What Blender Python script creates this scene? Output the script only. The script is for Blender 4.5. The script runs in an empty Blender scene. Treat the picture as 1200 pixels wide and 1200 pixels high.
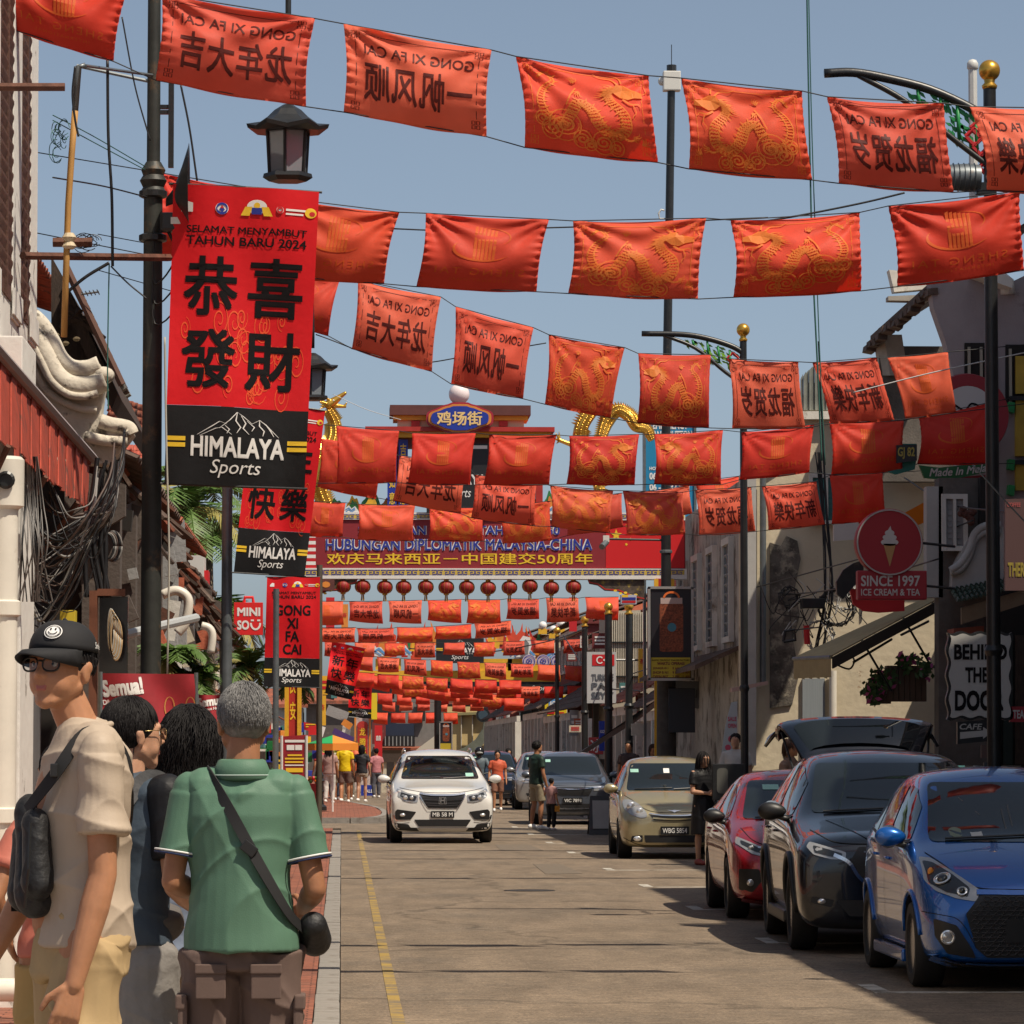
import bpy,bmesh,math,random
import numpy as np
from mathutils import Vector,Matrix
from mathutils.bvhtree import BVHTree
from mathutils.geometry import delaunay_2d_cdt
scene=bpy.context.scene
COL=scene.collection
rnd=random.Random(7)
R=math.radians
PI=math.pi
# ---------------------------------------------------------------- camera
FPX=4600.0
PITCH=math.atan(278/FPX)
YAW=math.atan(200/FPX*math.cos(PITCH))
EYE=Vector((0,0,1.65))
cam_data=bpy.data.cameras.new('camera')
cam_data.sensor_width=36
cam_data.lens=36*FPX/1200
cam_data.clip_start=0.5
cam_data.clip_end=4000
cam=bpy.data.objects.new('camera',cam_data)
COL.objects.link(cam)
cam.location=EYE
cam.rotation_euler=(PI/2+PITCH,0,-YAW)
scene.camera=cam
# ---------------------------------------------------------------- world, sun, exposure
SUN=Vector((0.45,-0.40,1.0)).normalized()
SUN_EL=math.asin(SUN.z)
SUN_AZ=math.atan2(SUN.x,SUN.y)
world=bpy.data.worlds.new('World')
scene.world=world
world.use_nodes=True
nt=world.node_tree
nt.nodes.clear()
sky=nt.nodes.new('ShaderNodeTexSky')
sky.sky_type='NISHITA'
sky.sun_disc=False
sky.sun_elevation=SUN_EL
sky.sun_rotation=SUN_AZ
sky.altitude=0
sky.air_density=0.6
sky.dust_density=1.6
sky.ozone_density=2.0
hsv=nt.nodes.new('ShaderNodeHueSaturation')
hsv.inputs['Saturation'].default_value=0.74
hsv.inputs['Hue'].default_value=0.489
bg=nt.nodes.new('ShaderNodeBackground')
bg.inputs['Strength'].default_value=0.113
wo=nt.nodes.new('ShaderNodeOutputWorld')
nt.links.new(sky.outputs[0],hsv.inputs['Color'])
nt.links.new(hsv.outputs[0],bg.inputs['Color'])
nt.links.new(bg.outputs[0],wo.inputs['Surface'])
sun_data=bpy.data.lights.new('sun','SUN')
sun_data.energy=4.9
sun_data.angle=R(0.53)
sun_data.color=(1.0,0.885,0.72)
sun_o=bpy.data.objects.new('sun',sun_data)
COL.objects.link(sun_o)
sun_o.location=(20,-20,60)
sun_o.rotation_euler=SUN.to_track_quat('Z','Y').to_euler()
scene.view_settings.view_transform='Standard'
scene.view_settings.look='None'
scene.view_settings.exposure=0.0
scene.view_settings.gamma=1.0
scene.view_settings.use_curve_mapping=False
scene.render.engine='CYCLES'
scene.cycles.max_bounces=6
scene.cycles.transparent_max_bounces=6
# ---------------------------------------------------------------- pixel <-> place
_f=Vector((math.sin(YAW)*math.cos(PITCH),math.cos(YAW)*math.cos(PITCH),math.sin(PITCH)))
_r=Vector((math.cos(YAW),-math.sin(YAW),0))
_u=_r.cross(_f)
def W(px,py,Y):
 "the place at depth Y that the photograph shows at pixel px, py"
 d=_f+_r*((px-600)/FPX)+_u*((600-py)/FPX)
 return EYE+d*(Y/d.y)
def WG(px,py,z=0.0):
 "the place on the level z that the photograph shows at px, py"
 d=_f+_r*((px-600)/FPX)+_u*((600-py)/FPX)
 return EYE+d*((z-EYE.z)/d.z)
 # ---------------------------------------------------------------- materials
def lin(c):
 if isinstance(c,str):
  c=[int(c[i:i+2],16)/255 for i in(0,2,4)]
  c=[x/12.92 if x<=0.04045 else((x+0.055)/1.055)**2.4 for x in c]
 return tuple(c[:3])+(1.0,)
_M={}
def mat(name,col=None,rough=0.6,metal=0.0,var=0.0,vs=3.0,bump=0.0,bs=30.0,coat=0.0,dirt=None,ds=2.0,dt=0.55,dw=0.12,spec=0.5,emit=0.0,stretch=None,clear=0.0,bd=.02):
 if name in _M:return _M[name]
 m=bpy.data.materials.new(name)
 m.use_nodes=True
 n,l=m.node_tree.nodes,m.node_tree.links
 p=n['Principled BSDF']
 c=lin(col)
 p.inputs['Base Color'].default_value=c
 p.inputs['Roughness'].default_value=rough
 p.inputs['Metallic'].default_value=metal
 p.inputs['Specular IOR Level'].default_value=spec
 if coat:p.inputs['Coat Weight'].default_value=coat;p.inputs['Coat Roughness'].default_value=0.03
 if emit:
  p.inputs['Emission Color'].default_value=c;p.inputs['Emission Strength'].default_value=emit
 if clear:p.inputs['Transmission Weight'].default_value=clear
 if var or bump or dirt:
  tc=n.new('ShaderNodeTexCoord')
  src=tc.outputs['Object']
  if stretch:
   mp=n.new('ShaderNodeMapping');mp.inputs['Scale'].default_value=stretch
   l.new(src,mp.inputs['Vector']);src=mp.outputs['Vector']
 cur=None
 if var:
  t=n.new('ShaderNodeTexNoise');t.inputs['Scale'].default_value=vs;t.inputs['Detail'].default_value=6
  t.inputs['Roughness'].default_value=0.65
  l.new(src,t.inputs['Vector'])
  rp=n.new('ShaderNodeMapRange');rp.inputs['From Min'].default_value=0.3;rp.inputs['From Max'].default_value=0.7
  rp.inputs['To Min'].default_value=1-var;rp.inputs['To Max'].default_value=1+var
  l.new(t.outputs['Fac'],rp.inputs['Value'])
  mx=n.new('ShaderNodeVectorMath');mx.operation='SCALE'
  mx.inputs[0].default_value=c[:3]
  l.new(rp.outputs[0],mx.inputs['Scale'])
  cur=mx.outputs[0]
 if dirt is not None:
  t=n.new('ShaderNodeTexNoise');t.inputs['Scale'].default_value=ds;t.inputs['Detail'].default_value=8
  t.inputs['Roughness'].default_value=0.7
  l.new(src,t.inputs['Vector'])
  rp=n.new('ShaderNodeMapRange');rp.inputs['From Min'].default_value=dt;rp.inputs['From Max'].default_value=dt+dw
  l.new(t.outputs['Fac'],rp.inputs['Value'])
  mx=n.new('ShaderNodeMix');mx.data_type='RGBA'
  l.new(rp.outputs[0],mx.inputs[0])
  if cur:l.new(cur,mx.inputs[6])
  else:mx.inputs[6].default_value=c
  mx.inputs[7].default_value=lin(dirt)
  cur=mx.outputs[2]
 if cur:l.new(cur,p.inputs['Base Color'])
 if bump:
  t=n.new('ShaderNodeTexNoise');t.inputs['Scale'].default_value=bs;t.inputs['Detail'].default_value=5
  l.new(src,t.inputs['Vector'])
  b=n.new('ShaderNodeBump');b.inputs['Strength'].default_value=min(1,bump);b.inputs['Distance'].default_value=bd
  l.new(t.outputs['Fac'],b.inputs['Height']);l.new(b.outputs[0],p.inputs['Normal'])
 _M[name]=m
 return m
def cloth(name,col,trans=0.35,var=0.08,rough=0.55,bump=0.15,bs=14):
 if name in _M:return _M[name]
 m=mat(name,col,rough=rough,var=var,vs=6,bump=bump,bs=bs,spec=0.25,bd=(.02 if bs<30 else .0012))
 n,l=m.node_tree.nodes,m.node_tree.links
 p=n['Principled BSDF'];out=n['Material Output']
 tr=n.new('ShaderNodeBsdfTranslucent');tr.inputs['Color'].default_value=lin(col)
 mx=n.new('ShaderNodeMixShader');mx.inputs[0].default_value=trans
 l.new(p.outputs[0],mx.inputs[1]);l.new(tr.outputs[0],mx.inputs[2]);l.new(mx.outputs[0],out.inputs['Surface'])
 return m
 # ---------------------------------------------------------------- objects
ORG={}
def org(o):return ORG.get(o.name,Vector((0,0,0)))if o else Vector((0,0,0))
def tagd(o,label=None,cat=None,group=None,kind=None):
 if label:o['label']=label
 if cat:o['category']=cat
 if group:o['group']=group
 if kind:o['kind']=kind
 return o
def thing(name,label,cat,loc=(0,0,0),group=None,rotz=0.0):
 o=bpy.data.objects.new(name,None)
 o.empty_display_size=0.2
 COL.objects.link(o)
 o.location=loc;o.rotation_euler=(0,0,rotz)
 ORG[o.name]=Vector(loc)if not rotz else Vector((0,0,0))
 return tagd(o,label,cat,group)
class MB:
 "collects shapes; build() links them as one mesh object"
 def __init__(s):s.v=[];s.f=[]
 def add(s,vs,fs):
  n=len(s.v);s.v.extend([tuple(a)for a in vs]);s.f.extend([tuple(i+n for i in f)for f in fs]);return s
 def box(s,x0,x1,y0,y1,z0,z1):
  v=[(x,y,z)for z in(z0,z1)for y in(y0,y1)for x in(x0,x1)]
  return s.add(v,[(0,2,3,1),(4,5,7,6),(0,1,5,4),(2,6,7,3),(0,4,6,2),(1,3,7,5)])
 def cbox(s,c,size,M=None):
  a,b,d=(k/2 for k in size)
  v=[Vector((x*a,y*b,z*d))for z in(-1,1)for y in(-1,1)for x in(-1,1)]
  if M is not None:v=[M@q for q in v]
  return s.add([q+Vector(c)for q in v],[(0,2,3,1),(4,5,7,6),(0,1,5,4),(2,6,7,3),(0,4,6,2),(1,3,7,5)])
 def tube(s,pts,r,n=8,cap=True,r2=None):
  pts=[Vector(p)for p in pts]
  m=len(pts);rings=[]
  up=Vector((0,0,1));prev=None
  for i,p in enumerate(pts):
   d=(pts[min(i+1,m-1)]-pts[max(i-1,0)])
   if d.length<1e-9:d=Vector((0,0,1))
   d.normalize()
   if prev is None:
    a=d.cross(up)if abs(d.z)<.95 else d.cross(Vector((1,0,0)))
   else:
    a=prev-d*prev.dot(d)
    if a.length<1e-6:a=d.cross(up)
   a.normalize();prev=a;b=d.cross(a)
   rr=r[i]if isinstance(r,(list,tuple))else(r if r2 is None else r+(r2-r)*i/max(1,m-1))
   rings.append([p+(a*math.cos(t)+b*math.sin(t))*rr for t in(2*PI*k/n for k in range(n))])
  v=[q for rg in rings for q in rg]
  f=[(i*n+k,i*n+(k+1)%n,(i+1)*n+(k+1)%n,(i+1)*n+k)for i in range(m-1)for k in range(n)]
  if cap:f+=[tuple(range(n))[::-1],tuple((m-1)*n+k for k in range(n))]
  return s.add(v,f)
 def lathe(s,c,prof,n=20,ax='z'):
  c=Vector(c);v=[];m=len(prof)
  for r,z in prof:
   for k in range(n):
    t=2*PI*k/n
    q=(r*math.cos(t),r*math.sin(t),z)
    if ax=='y':q=(q[0],-q[2],q[1])
    if ax=='x':q=(q[2],q[0],q[1])
    v.append(c+Vector(q))
  f=[(i*n+k,i*n+(k+1)%n,(i+1)*n+(k+1)%n,(i+1)*n+k)for i in range(m-1)for k in range(n)]
  f+=[tuple(range(n))[::-1],tuple((m-1)*n+k for k in range(n))]
  return s.add(v,f)
 def ball(s,c,r,n=14,m=8):
  if not isinstance(r,(tuple,list)):r=(r,r,r)
  c=Vector(c);v=[];f=[]
  for i in range(m+1):
   p=PI*i/m
   for k in range(n):
    t=2*PI*k/n
    sp=max(math.sin(p),1e-3)
    v.append(c+Vector((r[0]*sp*math.cos(t),r[1]*sp*math.sin(t),r[2]*math.cos(p))))
  for i in range(m):
   for k in range(n):f.append((i*n+(k+1)%n,i*n+k,(i+1)*n+k,(i+1)*n+(k+1)%n))
  return s.add(v,f)
 def quad(s,a,b,c,d):return s.add([a,b,c,d],[(0,1,2,3)])
 def slab(s,pts,off):
  "polygon pts thickened by vector off"
  pts=[Vector(p)for p in pts];off=Vector(off);n=len(pts)
  v=pts+[p+off for p in pts]
  f=[tuple(range(n)),tuple(range(2*n-1,n-1,-1))]+[(i,i+n,(i+1)%n+n,(i+1)%n)for i in range(n)]
  return s.add(v,f)
 def build(s,name,m,parent=None,smooth=False,label=None,cat=None,group=None,kind=None,world=True,bevel=0,mesh=None,solid=0,fixn=True):
  me=bpy.data.meshes.new(name)
  o0=org(parent)if world else Vector((0,0,0))
  if o0.length:me.from_pydata([(a[0]-o0.x,a[1]-o0.y,a[2]-o0.z)for a in s.v],[],s.f)
  else:me.from_pydata(s.v,[],s.f)
  if fixn or bevel:
   bm=bmesh.new();bm.from_mesh(me)
   if fixn:bmesh.ops.recalc_face_normals(bm,faces=bm.faces)
   if bevel:
    bmesh.ops.remove_doubles(bm,verts=bm.verts,dist=1e-5)
    bmesh.ops.bevel(bm,geom=[e for e in bm.edges if e.is_manifold and e.calc_face_angle(0)>.6],offset=bevel,segments=2,affect='EDGES',profile=.6)
   bm.to_mesh(me);bm.free()
  if m:me.materials.append(m)
  if smooth:
   me.polygons.foreach_set('use_smooth',[True]*len(me.polygons))
   if smooth!='all':
    try:me.set_sharp_from_angle(angle=R(38))
    except Exception:pass
  o=bpy.data.objects.new(name,me)
  COL.objects.link(o)
  if parent:o.parent=parent;ORG[o.name]=ORG.get(parent.name,Vector((0,0,0)))
  if solid:
   md=o.modifiers.new('thickness','SOLIDIFY');md.thickness=solid;md.offset=-1
  return tagd(o,label,cat,group,kind)
def copy_tree(o,parent=None,label=None):
 c=o.copy();COL.objects.link(c)
 if parent:c.parent=parent
 if label:c['label']=label
 for ch in[k for k in bpy.data.objects if k.parent==o]:copy_tree(ch,c)
 return c
 # ---------------------------------------------------------------- print: flat shapes in 2-D, mapped on surfaces
_T={}
def c3(v):
 v=np.asarray(v,float)
 return v if v.ndim==2 and v.shape[1]==3 else np.concatenate([v.reshape(-1,2),np.zeros((len(v),1))],1)
def layered(*ts,step=.0003):
 "stacks overlapping pieces of one print, each a hair above the one below"
 out=[]
 for i,(v,f)in enumerate(ts):
  v=c3(v).copy();v[:,2]+=step*i;out.append((v,f))
 return merge(*out)
def flipy(g):
 v=c3(g[0]).copy();v[:,1]*=-1
 return(v,g[1])
def text2d(s,bold=0.0,shear=0.0,spacing=1.0):
 key=(s,bold,shear,spacing)
 if key in _T:return _T[key]
 cu=bpy.data.curves.new('t','FONT')
 cu.body=s;cu.size=1;cu.offset=0;cu.shear=shear;cu.space_character=spacing
 cu.resolution_u=3;cu.fill_mode='FRONT'
 o=bpy.data.objects.new('t',cu)
 COL.objects.link(o)
 dg=bpy.context.evaluated_depsgraph_get();dg.update()
 me=bpy.data.meshes.new_from_object(o.evaluated_get(dg))
 v=np.array([(p.co.x,p.co.y)for p in me.vertices]).reshape(-1,2)
 f=[tuple(p.vertices)for p in me.polygons]
 bpy.data.objects.remove(o);bpy.data.curves.remove(cu);bpy.data.meshes.remove(me)
 if bold>.001:
  b=bold*1.15
  v,f=layered(*[(v+np.array(d),f)for d in((-b,-b),(b,-b),(-b,b),(b,b),(0,0))])
 _T[key]=(v,f)
 return _T[key]
def fit(tv,x0,y0,x1,y1,keep=False,mirror=False):
 v,f=tv
 if len(v)==0:return(v,f)
 v=c3(v);lay=v[:,2:].copy();v=v[:,:2]
 a,b=v.min(0),v.max(0)
 q=(v-a)/np.maximum(b-a,1e-9)
 if mirror:q[:,0]=1-q[:,0]
 if keep:
  asp=(b-a)[0]/(b-a)[1];w,h=x1-x0,y1-y0
  if asp*h>w:hh=w/asp;cy=(y0+y1)/2;y0,y1=cy-hh/2,cy+hh/2
  else:ww=asp*h;cx=(x0+x1)/2;x0,x1=cx-ww/2,cx+ww/2
 return(np.concatenate([np.stack([x0+q[:,0]*(x1-x0),y0+q[:,1]*(y1-y0)],1),lay],1),f)
def merge(*ts):
 vs,fs,n=[],[],0
 for v,f in ts:
  if len(v)==0:continue
  vs.append(c3(v));fs+=[tuple(i+n for i in q)for q in f];n+=len(v)
 return(np.concatenate(vs),fs)if vs else(np.zeros((0,3)),[])
def cut(tv,nx,ny,box=(0,0,1,1)):
 "splits a flat shape along a grid so it can bend"
 v,f=tv
 bm=bmesh.new()
 vv=[bm.verts.new(a)for a in c3(v)]
 for q in f:
  try:bm.faces.new([vv[i]for i in q])
  except ValueError:pass
 x0,y0,x1,y1=box
 for i in range(1,nx):
  bmesh.ops.bisect_plane(bm,geom=bm.verts[:]+bm.edges[:]+bm.faces[:],plane_co=(x0+(x1-x0)*i/nx,0,0),plane_no=(1,0,0))
 for i in range(1,ny):
  bmesh.ops.bisect_plane(bm,geom=bm.verts[:]+bm.edges[:]+bm.faces[:],plane_co=(0,y0+(y1-y0)*i/ny,0),plane_no=(0,1,0))
 bm.verts.index_update()
 r=(np.array([tuple(a.co)for a in bm.verts]),[tuple(k.index for k in q.verts)for q in bm.faces])
 bm.free()
 return r
def stroke(pts,w,closed=False):
 "a line of varying width as one strip of quads"
 p=np.array(pts,float);n=len(p)
 w=np.full(n,w)if np.isscalar(w)else np.interp(np.linspace(0,1,n),np.linspace(0,1,len(w)),w)
 if closed:d=np.roll(p,-1,0)-np.roll(p,1,0)
 else:d=np.gradient(p,axis=0)
 d/=np.maximum(np.linalg.norm(d,axis=1,keepdims=True),1e-9)
 nn=np.stack([-d[:,1],d[:,0]],1)
 v=np.concatenate([p+nn*w[:,None]/2,p-nn*w[:,None]/2])
 m=n if closed else n-1
 return(v,[(i,(i+1)%n,(i+1)%n+n,i+n)for i in range(m)])
def smooth_pts(pts,n=24):
 "Catmull-Rom through the points"
 p=[np.array(q,float)for q in pts];p=[2*p[0]-p[1]]+p+[2*p[-1]-p[-2]]
 out=[];m=len(p)-3
 for i in range(m):
  a,b,c,d=p[i:i+4]
  k=max(2,n//m)
  for j in range(k+(i==m-1)):
   t=j/k
   out.append(.5*((2*b)+(-a+c)*t+(2*a-5*b+4*c-d)*t*t+(-a+3*b-3*c+d)*t**3))
 return np.array(out)
def poly2d(pts):
 return(np.array(pts,float),[tuple(range(len(pts)))])
def disc2d(cx,cy,r,n=20,ry=None):
 t=np.linspace(0,2*PI,n,endpoint=False)
 return(np.stack([cx+r*np.cos(t),cy+(ry or r)*np.sin(t)],1),[tuple(range(n))])
def ring2d(cx,cy,r,w,n=28,ry=None):
 t=np.linspace(0,2*PI,n,endpoint=False)
 return stroke(np.stack([cx+r*np.cos(t),cy+(ry or r)*np.sin(t)],1),w,True)
def rect2d(x0,y0,x1,y1):return poly2d([(x0,y0),(x1,y0),(x1,y1),(x0,y1)])
def spiral2d(cx,cy,r,turns,w,a0=0,d=1):
 t=np.linspace(0.12,1,int(14*turns))
 return stroke(np.stack([cx+r*t*np.cos(a0+d*2*PI*turns*t),cy+r*t*np.sin(a0+d*2*PI*turns*t)],1),[w*.5,w,w,w*.4])
def put(tv,fn,name,m,parent,**k):
 v,f=tv
 mb=MB();mb.v=[tuple(Vector(fn(a[0],a[1]))+Vector((0,-a[2],0)))for a in c3(v)];mb.f=list(f)
 return mb.build(name,m,parent,fixn=False,**k)
def plane(o,ex,ey,off=0.004):
 "maps x,y on the plane at o with axes ex, ey, raised by off along the normal"
 o,ex,ey=Vector(o),Vector(ex),Vector(ey);n=ex.cross(ey).normalized()*off
 return lambda x,y:o+ex*x+ey*y+n
 # ---------------------------------------------------------------- common materials
BLACKM=mat('black_painted_metal',(.018,.019,.02),.38,.0,var=.25,vs=8,bump=.06,dirt=(.07,.055,.04),ds=3,dt=.62)
GREYM=mat('grey_galvanised_metal',(.16,.18,.19),.42,.5,var=.2,vs=6,dirt=(.2,.12,.07),ds=4,dt=.6)
RUSTM=mat('rusty_metal',(.13,.055,.035),.8,.2,var=.4,vs=12,bump=.3)
GOLDM=mat('gold_paint',(.75,.42,.07),.28,.75,var=.1,vs=9)
DARKW=mat('dark_weathered_wood',(.055,.035,.025),.75,var=.4,vs=6,bump=.3,stretch=(6,6,1))
WHITEP=mat('white_plaster',(.72,.69,.62),.85,var=.1,vs=2,bump=.3,bs=9,dirt=(.26,.22,.17),ds=1.6,dt=.55)
CREAMP=mat('cream_plaster',(.62,.53,.38),.88,var=.12,vs=1.5,bump=.35,bs=8,dirt=(.2,.15,.1),ds=1.1,dt=.58)
PVC=mat('white_pipe_plastic',(.7,.66,.58),.4,var=.08,vs=4,dirt=(.35,.28,.2),ds=3,dt=.6)
WIREM=mat('black_cable_rubber',(.012,.012,.014),.5)
WHITE=mat('white_print',(.8,.79,.76),.5)
BLACKP=mat('black_print',(.006,.005,.006),.75,spec=.2)
YELLOWP=mat('yellow_print',(.85,.55,.03),.5)
BLUEP=mat('blue_print',(.02,.035,.30),.5)
GREENP=mat('green_print',(.02,.22,.06),.5)
REDP=mat('red_print',(.55,.015,.02),.5)
# ================================================================ the setting: ground, road, kerbs
def sheet(name,x0,x1,y0,y1,z,m,nx=1,ny=1,**k):
 mb=MB()
 for j in range(ny+1):
  for i in range(nx+1):mb.v.append((x0+(x1-x0)*i/nx,y0+(y1-y0)*j/ny,z))
 for j in range(ny):
  for i in range(nx):
   a=j*(nx+1)+i
   mb.f.append((a,a+1,a+nx+2,a+nx+1))
 return mb.build(name,m,fixn=False,kind='structure',**k)
asph=mat('asphalt',(.195,.148,.103),.86,var=.14,vs=.9,bump=.5,bs=60,dirt=(.15,.12,.09),ds=.35,dt=.5,dw=.2)
def asphalt_detail():
 n,l=asph.node_tree.nodes,asph.node_tree.links
 p=n['Principled BSDF'];src=p.inputs['Base Color'].links[0].from_socket
 tc=n.new('ShaderNodeTexCoord')
 t=n.new('ShaderNodeTexNoise');t.inputs['Scale'].default_value=45;t.inputs['Detail'].default_value=3
 l.new(tc.outputs['Object'],t.inputs['Vector'])
 mr=n.new('ShaderNodeMapRange');mr.inputs['From Min'].default_value=.3;mr.inputs['From Max'].default_value=.7
 mr.inputs['To Min'].default_value=.58;mr.inputs['To Max'].default_value=1.42
 l.new(t.outputs['Fac'],mr.inputs['Value'])
 # tar-sealed cracks
 v=n.new('ShaderNodeTexVoronoi');v.feature='DISTANCE_TO_EDGE';v.inputs['Scale'].default_value=.15
 ns=n.new('ShaderNodeTexNoise');ns.inputs['Scale'].default_value=1.3;ns.inputs['Detail'].default_value=5
 l.new(tc.outputs['Object'],ns.inputs['Vector'])
 ad=n.new('ShaderNodeMixRGB');ad.blend_type='ADD';ad.inputs[0].default_value=.9
 l.new(tc.outputs['Object'],ad.inputs[1]);l.new(ns.outputs['Color'],ad.inputs[2]);l.new(ad.outputs[0],v.inputs['Vector'])
 mc=n.new('ShaderNodeMapRange');mc.inputs['From Min'].default_value=.003;mc.inputs['From Max'].default_value=.009
 mc.inputs['To Min'].default_value=.68;mc.inputs['To Max'].default_value=1
 l.new(v.outputs['Distance'],mc.inputs['Value'])
 mm=n.new('ShaderNodeMath');mm.operation='MULTIPLY'
 l.new(mr.outputs[0],mm.inputs[0]);l.new(mc.outputs[0],mm.inputs[1])
 for sc_,lo,hi,st_ in((9,.80,1.2,(1,1,1)),(2.2,.82,1.16,(1,.22,1)),(150,.75,1.3,(1,1,1))):
  q=n.new('ShaderNodeTexNoise');q.inputs['Scale'].default_value=sc_;q.inputs['Detail'].default_value=4
  mp=n.new('ShaderNodeMapping');mp.inputs['Scale'].default_value=st_;l.new(tc.outputs['Object'],mp.inputs['Vector']);l.new(mp.outputs[0],q.inputs['Vector'])
  m2=n.new('ShaderNodeMapRange');m2.inputs['From Min'].default_value=.32;m2.inputs['From Max'].default_value=.68;m2.inputs['To Min'].default_value=lo;m2.inputs['To Max'].default_value=hi
  l.new(q.outputs['Fac'],m2.inputs['Value']);m3=n.new('ShaderNodeMath');m3.operation='MULTIPLY';l.new(mm.outputs[0],m3.inputs[0]);l.new(m2.outputs[0],m3.inputs[1]);mm=m3
 sc=n.new('ShaderNodeVectorMath');sc.operation='SCALE'
 l.new(src,sc.inputs[0]);l.new(mm.outputs[0],sc.inputs['Scale']);l.new(sc.outputs[0],p.inputs['Base Color'])
asphalt_detail()
soil=mat('dusty_ground',(.17,.14,.11),.95,var=.2,vs=.5,bump=.3)
sheet('ground',-900,900,-300,1600,-0.02,soil)
sheet('road',0.0,5.9,-20,205,0.0,asph,4,40)
paver=mat('red_brick_pavers',(.30,.105,.062),.85,var=.25,vs=7,bump=.3,dirt=(.16,.08,.055),ds=1.2,dt=.5,dw=.2)
def brick_joints(m,s,mortar=(.09,.06,.045)):
 n,l=m.node_tree.nodes,m.node_tree.links
 p=n['Principled BSDF'];src=p.inputs['Base Color'].links[0].from_socket
 tc=n.new('ShaderNodeTexCoord')
 b=n.new('ShaderNodeTexBrick');b.inputs['Scale'].default_value=s
 b.inputs['Color2'].default_value=(.75,.75,.75,1);b.inputs['Color1'].default_value=(1.1,1.1,1.1,1)
 b.inputs['Mortar'].default_value=(.35,.35,.35,1);b.inputs['Mortar Size'].default_value=.015
 l.new(tc.outputs['Object'],b.inputs['Vector'])
 mx=n.new('ShaderNodeMixRGB');mx.blend_type='MULTIPLY';mx.inputs[0].default_value=1
 l.new(src,mx.inputs[1]);l.new(b.outputs['Color'],mx.inputs[2]);l.new(mx.outputs[0],p.inputs['Base Color'])
brick_joints(paver,2.4)
sheet('left_pavement',-14,-0.172,-20,82,0.012,paver)
conc=mat('kerb_concrete',(.26,.24,.215),.9,var=.16,vs=5,bump=.4,bs=25,dirt=(.13,.11,.09),ds=3,dt=.56)
# the flush gutter edging: every block a stone of its own
edge_root=thing('kerb_line','flush grey concrete edging blocks between red paving and road','kerb',(-.09,20,0))
stone_mb=MB().box(-.076,.082,-.44,.44,-.1,.028)
first=None
for i in range(66):
 yy=16.0+i*0.9
 if first is None:first=stone_mb.build('kerb_stone',conc,edge_root,world=False,bevel=.008);o=first
 else:
  o=bpy.data.objects.new('kerb_stone',first.data);COL.objects.link(o);o.parent=edge_root
 o.location=(rnd.uniform(-.003,.003),yy-20,rnd.uniform(-.006,.004));o.rotation_euler=(0,rnd.uniform(-.012,.012),0)
sheet('side_street',-14,0.0,82,87.5,0.004,asph)
# far pavement, raised, with a rounded corner that comes out into the road
def far_pavement():
 A=[(-14,87.6),(.2,87.6),(.55,88.0),(.85,89.2),(1.05,92),(1.12,97),(1.0,104),(.5,112),(.1,118),(0.0,206),(-14,206)]
 MB().slab([(x-.13 if x>0 else x,y+(.13 if x>-14 and y<88.5 else 0),.10)for x,y in A],(0,0,.025)).build('far_left_pavement',paver,kind='structure')
 k=thing('kerb_line','raised grey kerb rounding the far left corner of the pavement','kerb',(0,88,0))
 pts=smooth_pts(A[:9],72)
 pts=[Vector((p[0],p[1],0))for p in pts]
 line=[pts[0]]
 for p in pts:
  if(p-line[-1]).length>.8:line.append(p)
 for a,b in zip(line[:-1],line[1:]):
  d=(b-a).normalized();n=Vector((-d.y,d.x,0))*.13;a2,b2=a+d*.012,b-d*.012
  MB().slab([a2+Vector((0,0,-.05)),b2+Vector((0,0,-.05)),b2+n+Vector((0,0,-.05)),a2+n+Vector((0,0,-.05))],(0,0,.18)).build('kerb_stone',conc,k)
far_pavement()
# right pavement and its kerb
sheet('right_pavement',6.05,14,-20,206,0.13,mat('grey_pavement',(.17,.15,.13),.9,var=.2,vs=3,bump=.3))
k2=thing('kerb_line','black and white painted kerb behind the parked cars','kerb',(5.97,20,0))
kw,kb=mat('kerb_white',(.5,.48,.44),.8,var=.2,vs=9),mat('kerb_black',(.03,.03,.03),.8,var=.3,vs=9)
km={}
for i in range(120):
 m=kw if i%2 else kb
 if m.name not in km:
  o=MB().box(-.075,.078,-.73,.73,-.02,.14).build('kerb_stone',m,k2,world=False,bevel=.01);km[m.name]=o
 else:
  o=bpy.data.objects.new('kerb_stone',km[m.name].data);COL.objects.link(o);o.parent=k2
 o.location=(0,10+i*1.49-20,0)
 # road paint
ypaint=mat('worn_yellow_road_paint',(.36,.24,.06),.85,var=.2,vs=8,dirt=(.17,.135,.095),ds=2.2,dt=.42,dw=.16)
wpaint=mat('worn_white_road_paint',(.5,.47,.41),.8,var=.15,vs=8,dirt=(.17,.145,.11),ds=3,dt=.5,dw=.1)
sheet('yellow_edge_line',.31,.39,22,80,0.004,ypaint,1,20)
def parking():
 r=thing('parking_markings','worn white bay lines painted beside the parked cars','road marking',(3.8,40,0))
 for y in(26.6,33.4,40.4,47.0,53.6,62.5,69,76,83):
  MB().box(3.62,4.35,y,y+.13,.0,.004).build('bay_line',wpaint,r)
  MB().box(3.62,3.74,y+.132,y+1.0,.0,.004).build('bay_line',wpaint,r)
  MB().box(4.352,5.88,y+.03,y+.11,.0,.004).build('bay_line',wpaint,r)
parking()
patch=mat('darker_asphalt_patch',(.165,.132,.098),.85,var=.25,vs=30,bump=.4,bs=60)
for i,(x0,x1,y0,y1)in enumerate(((2.7,3.2,52,56.5),(2.6,3.3,64,68))):MB().slab([(x0,y0,.003),(x1,y0+.2,.003),(x1-.05,y1,.003),(x0+.06,y1+.15,.003)],(0,0,.0015)).build('road_patch',patch,kind='structure')
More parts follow.
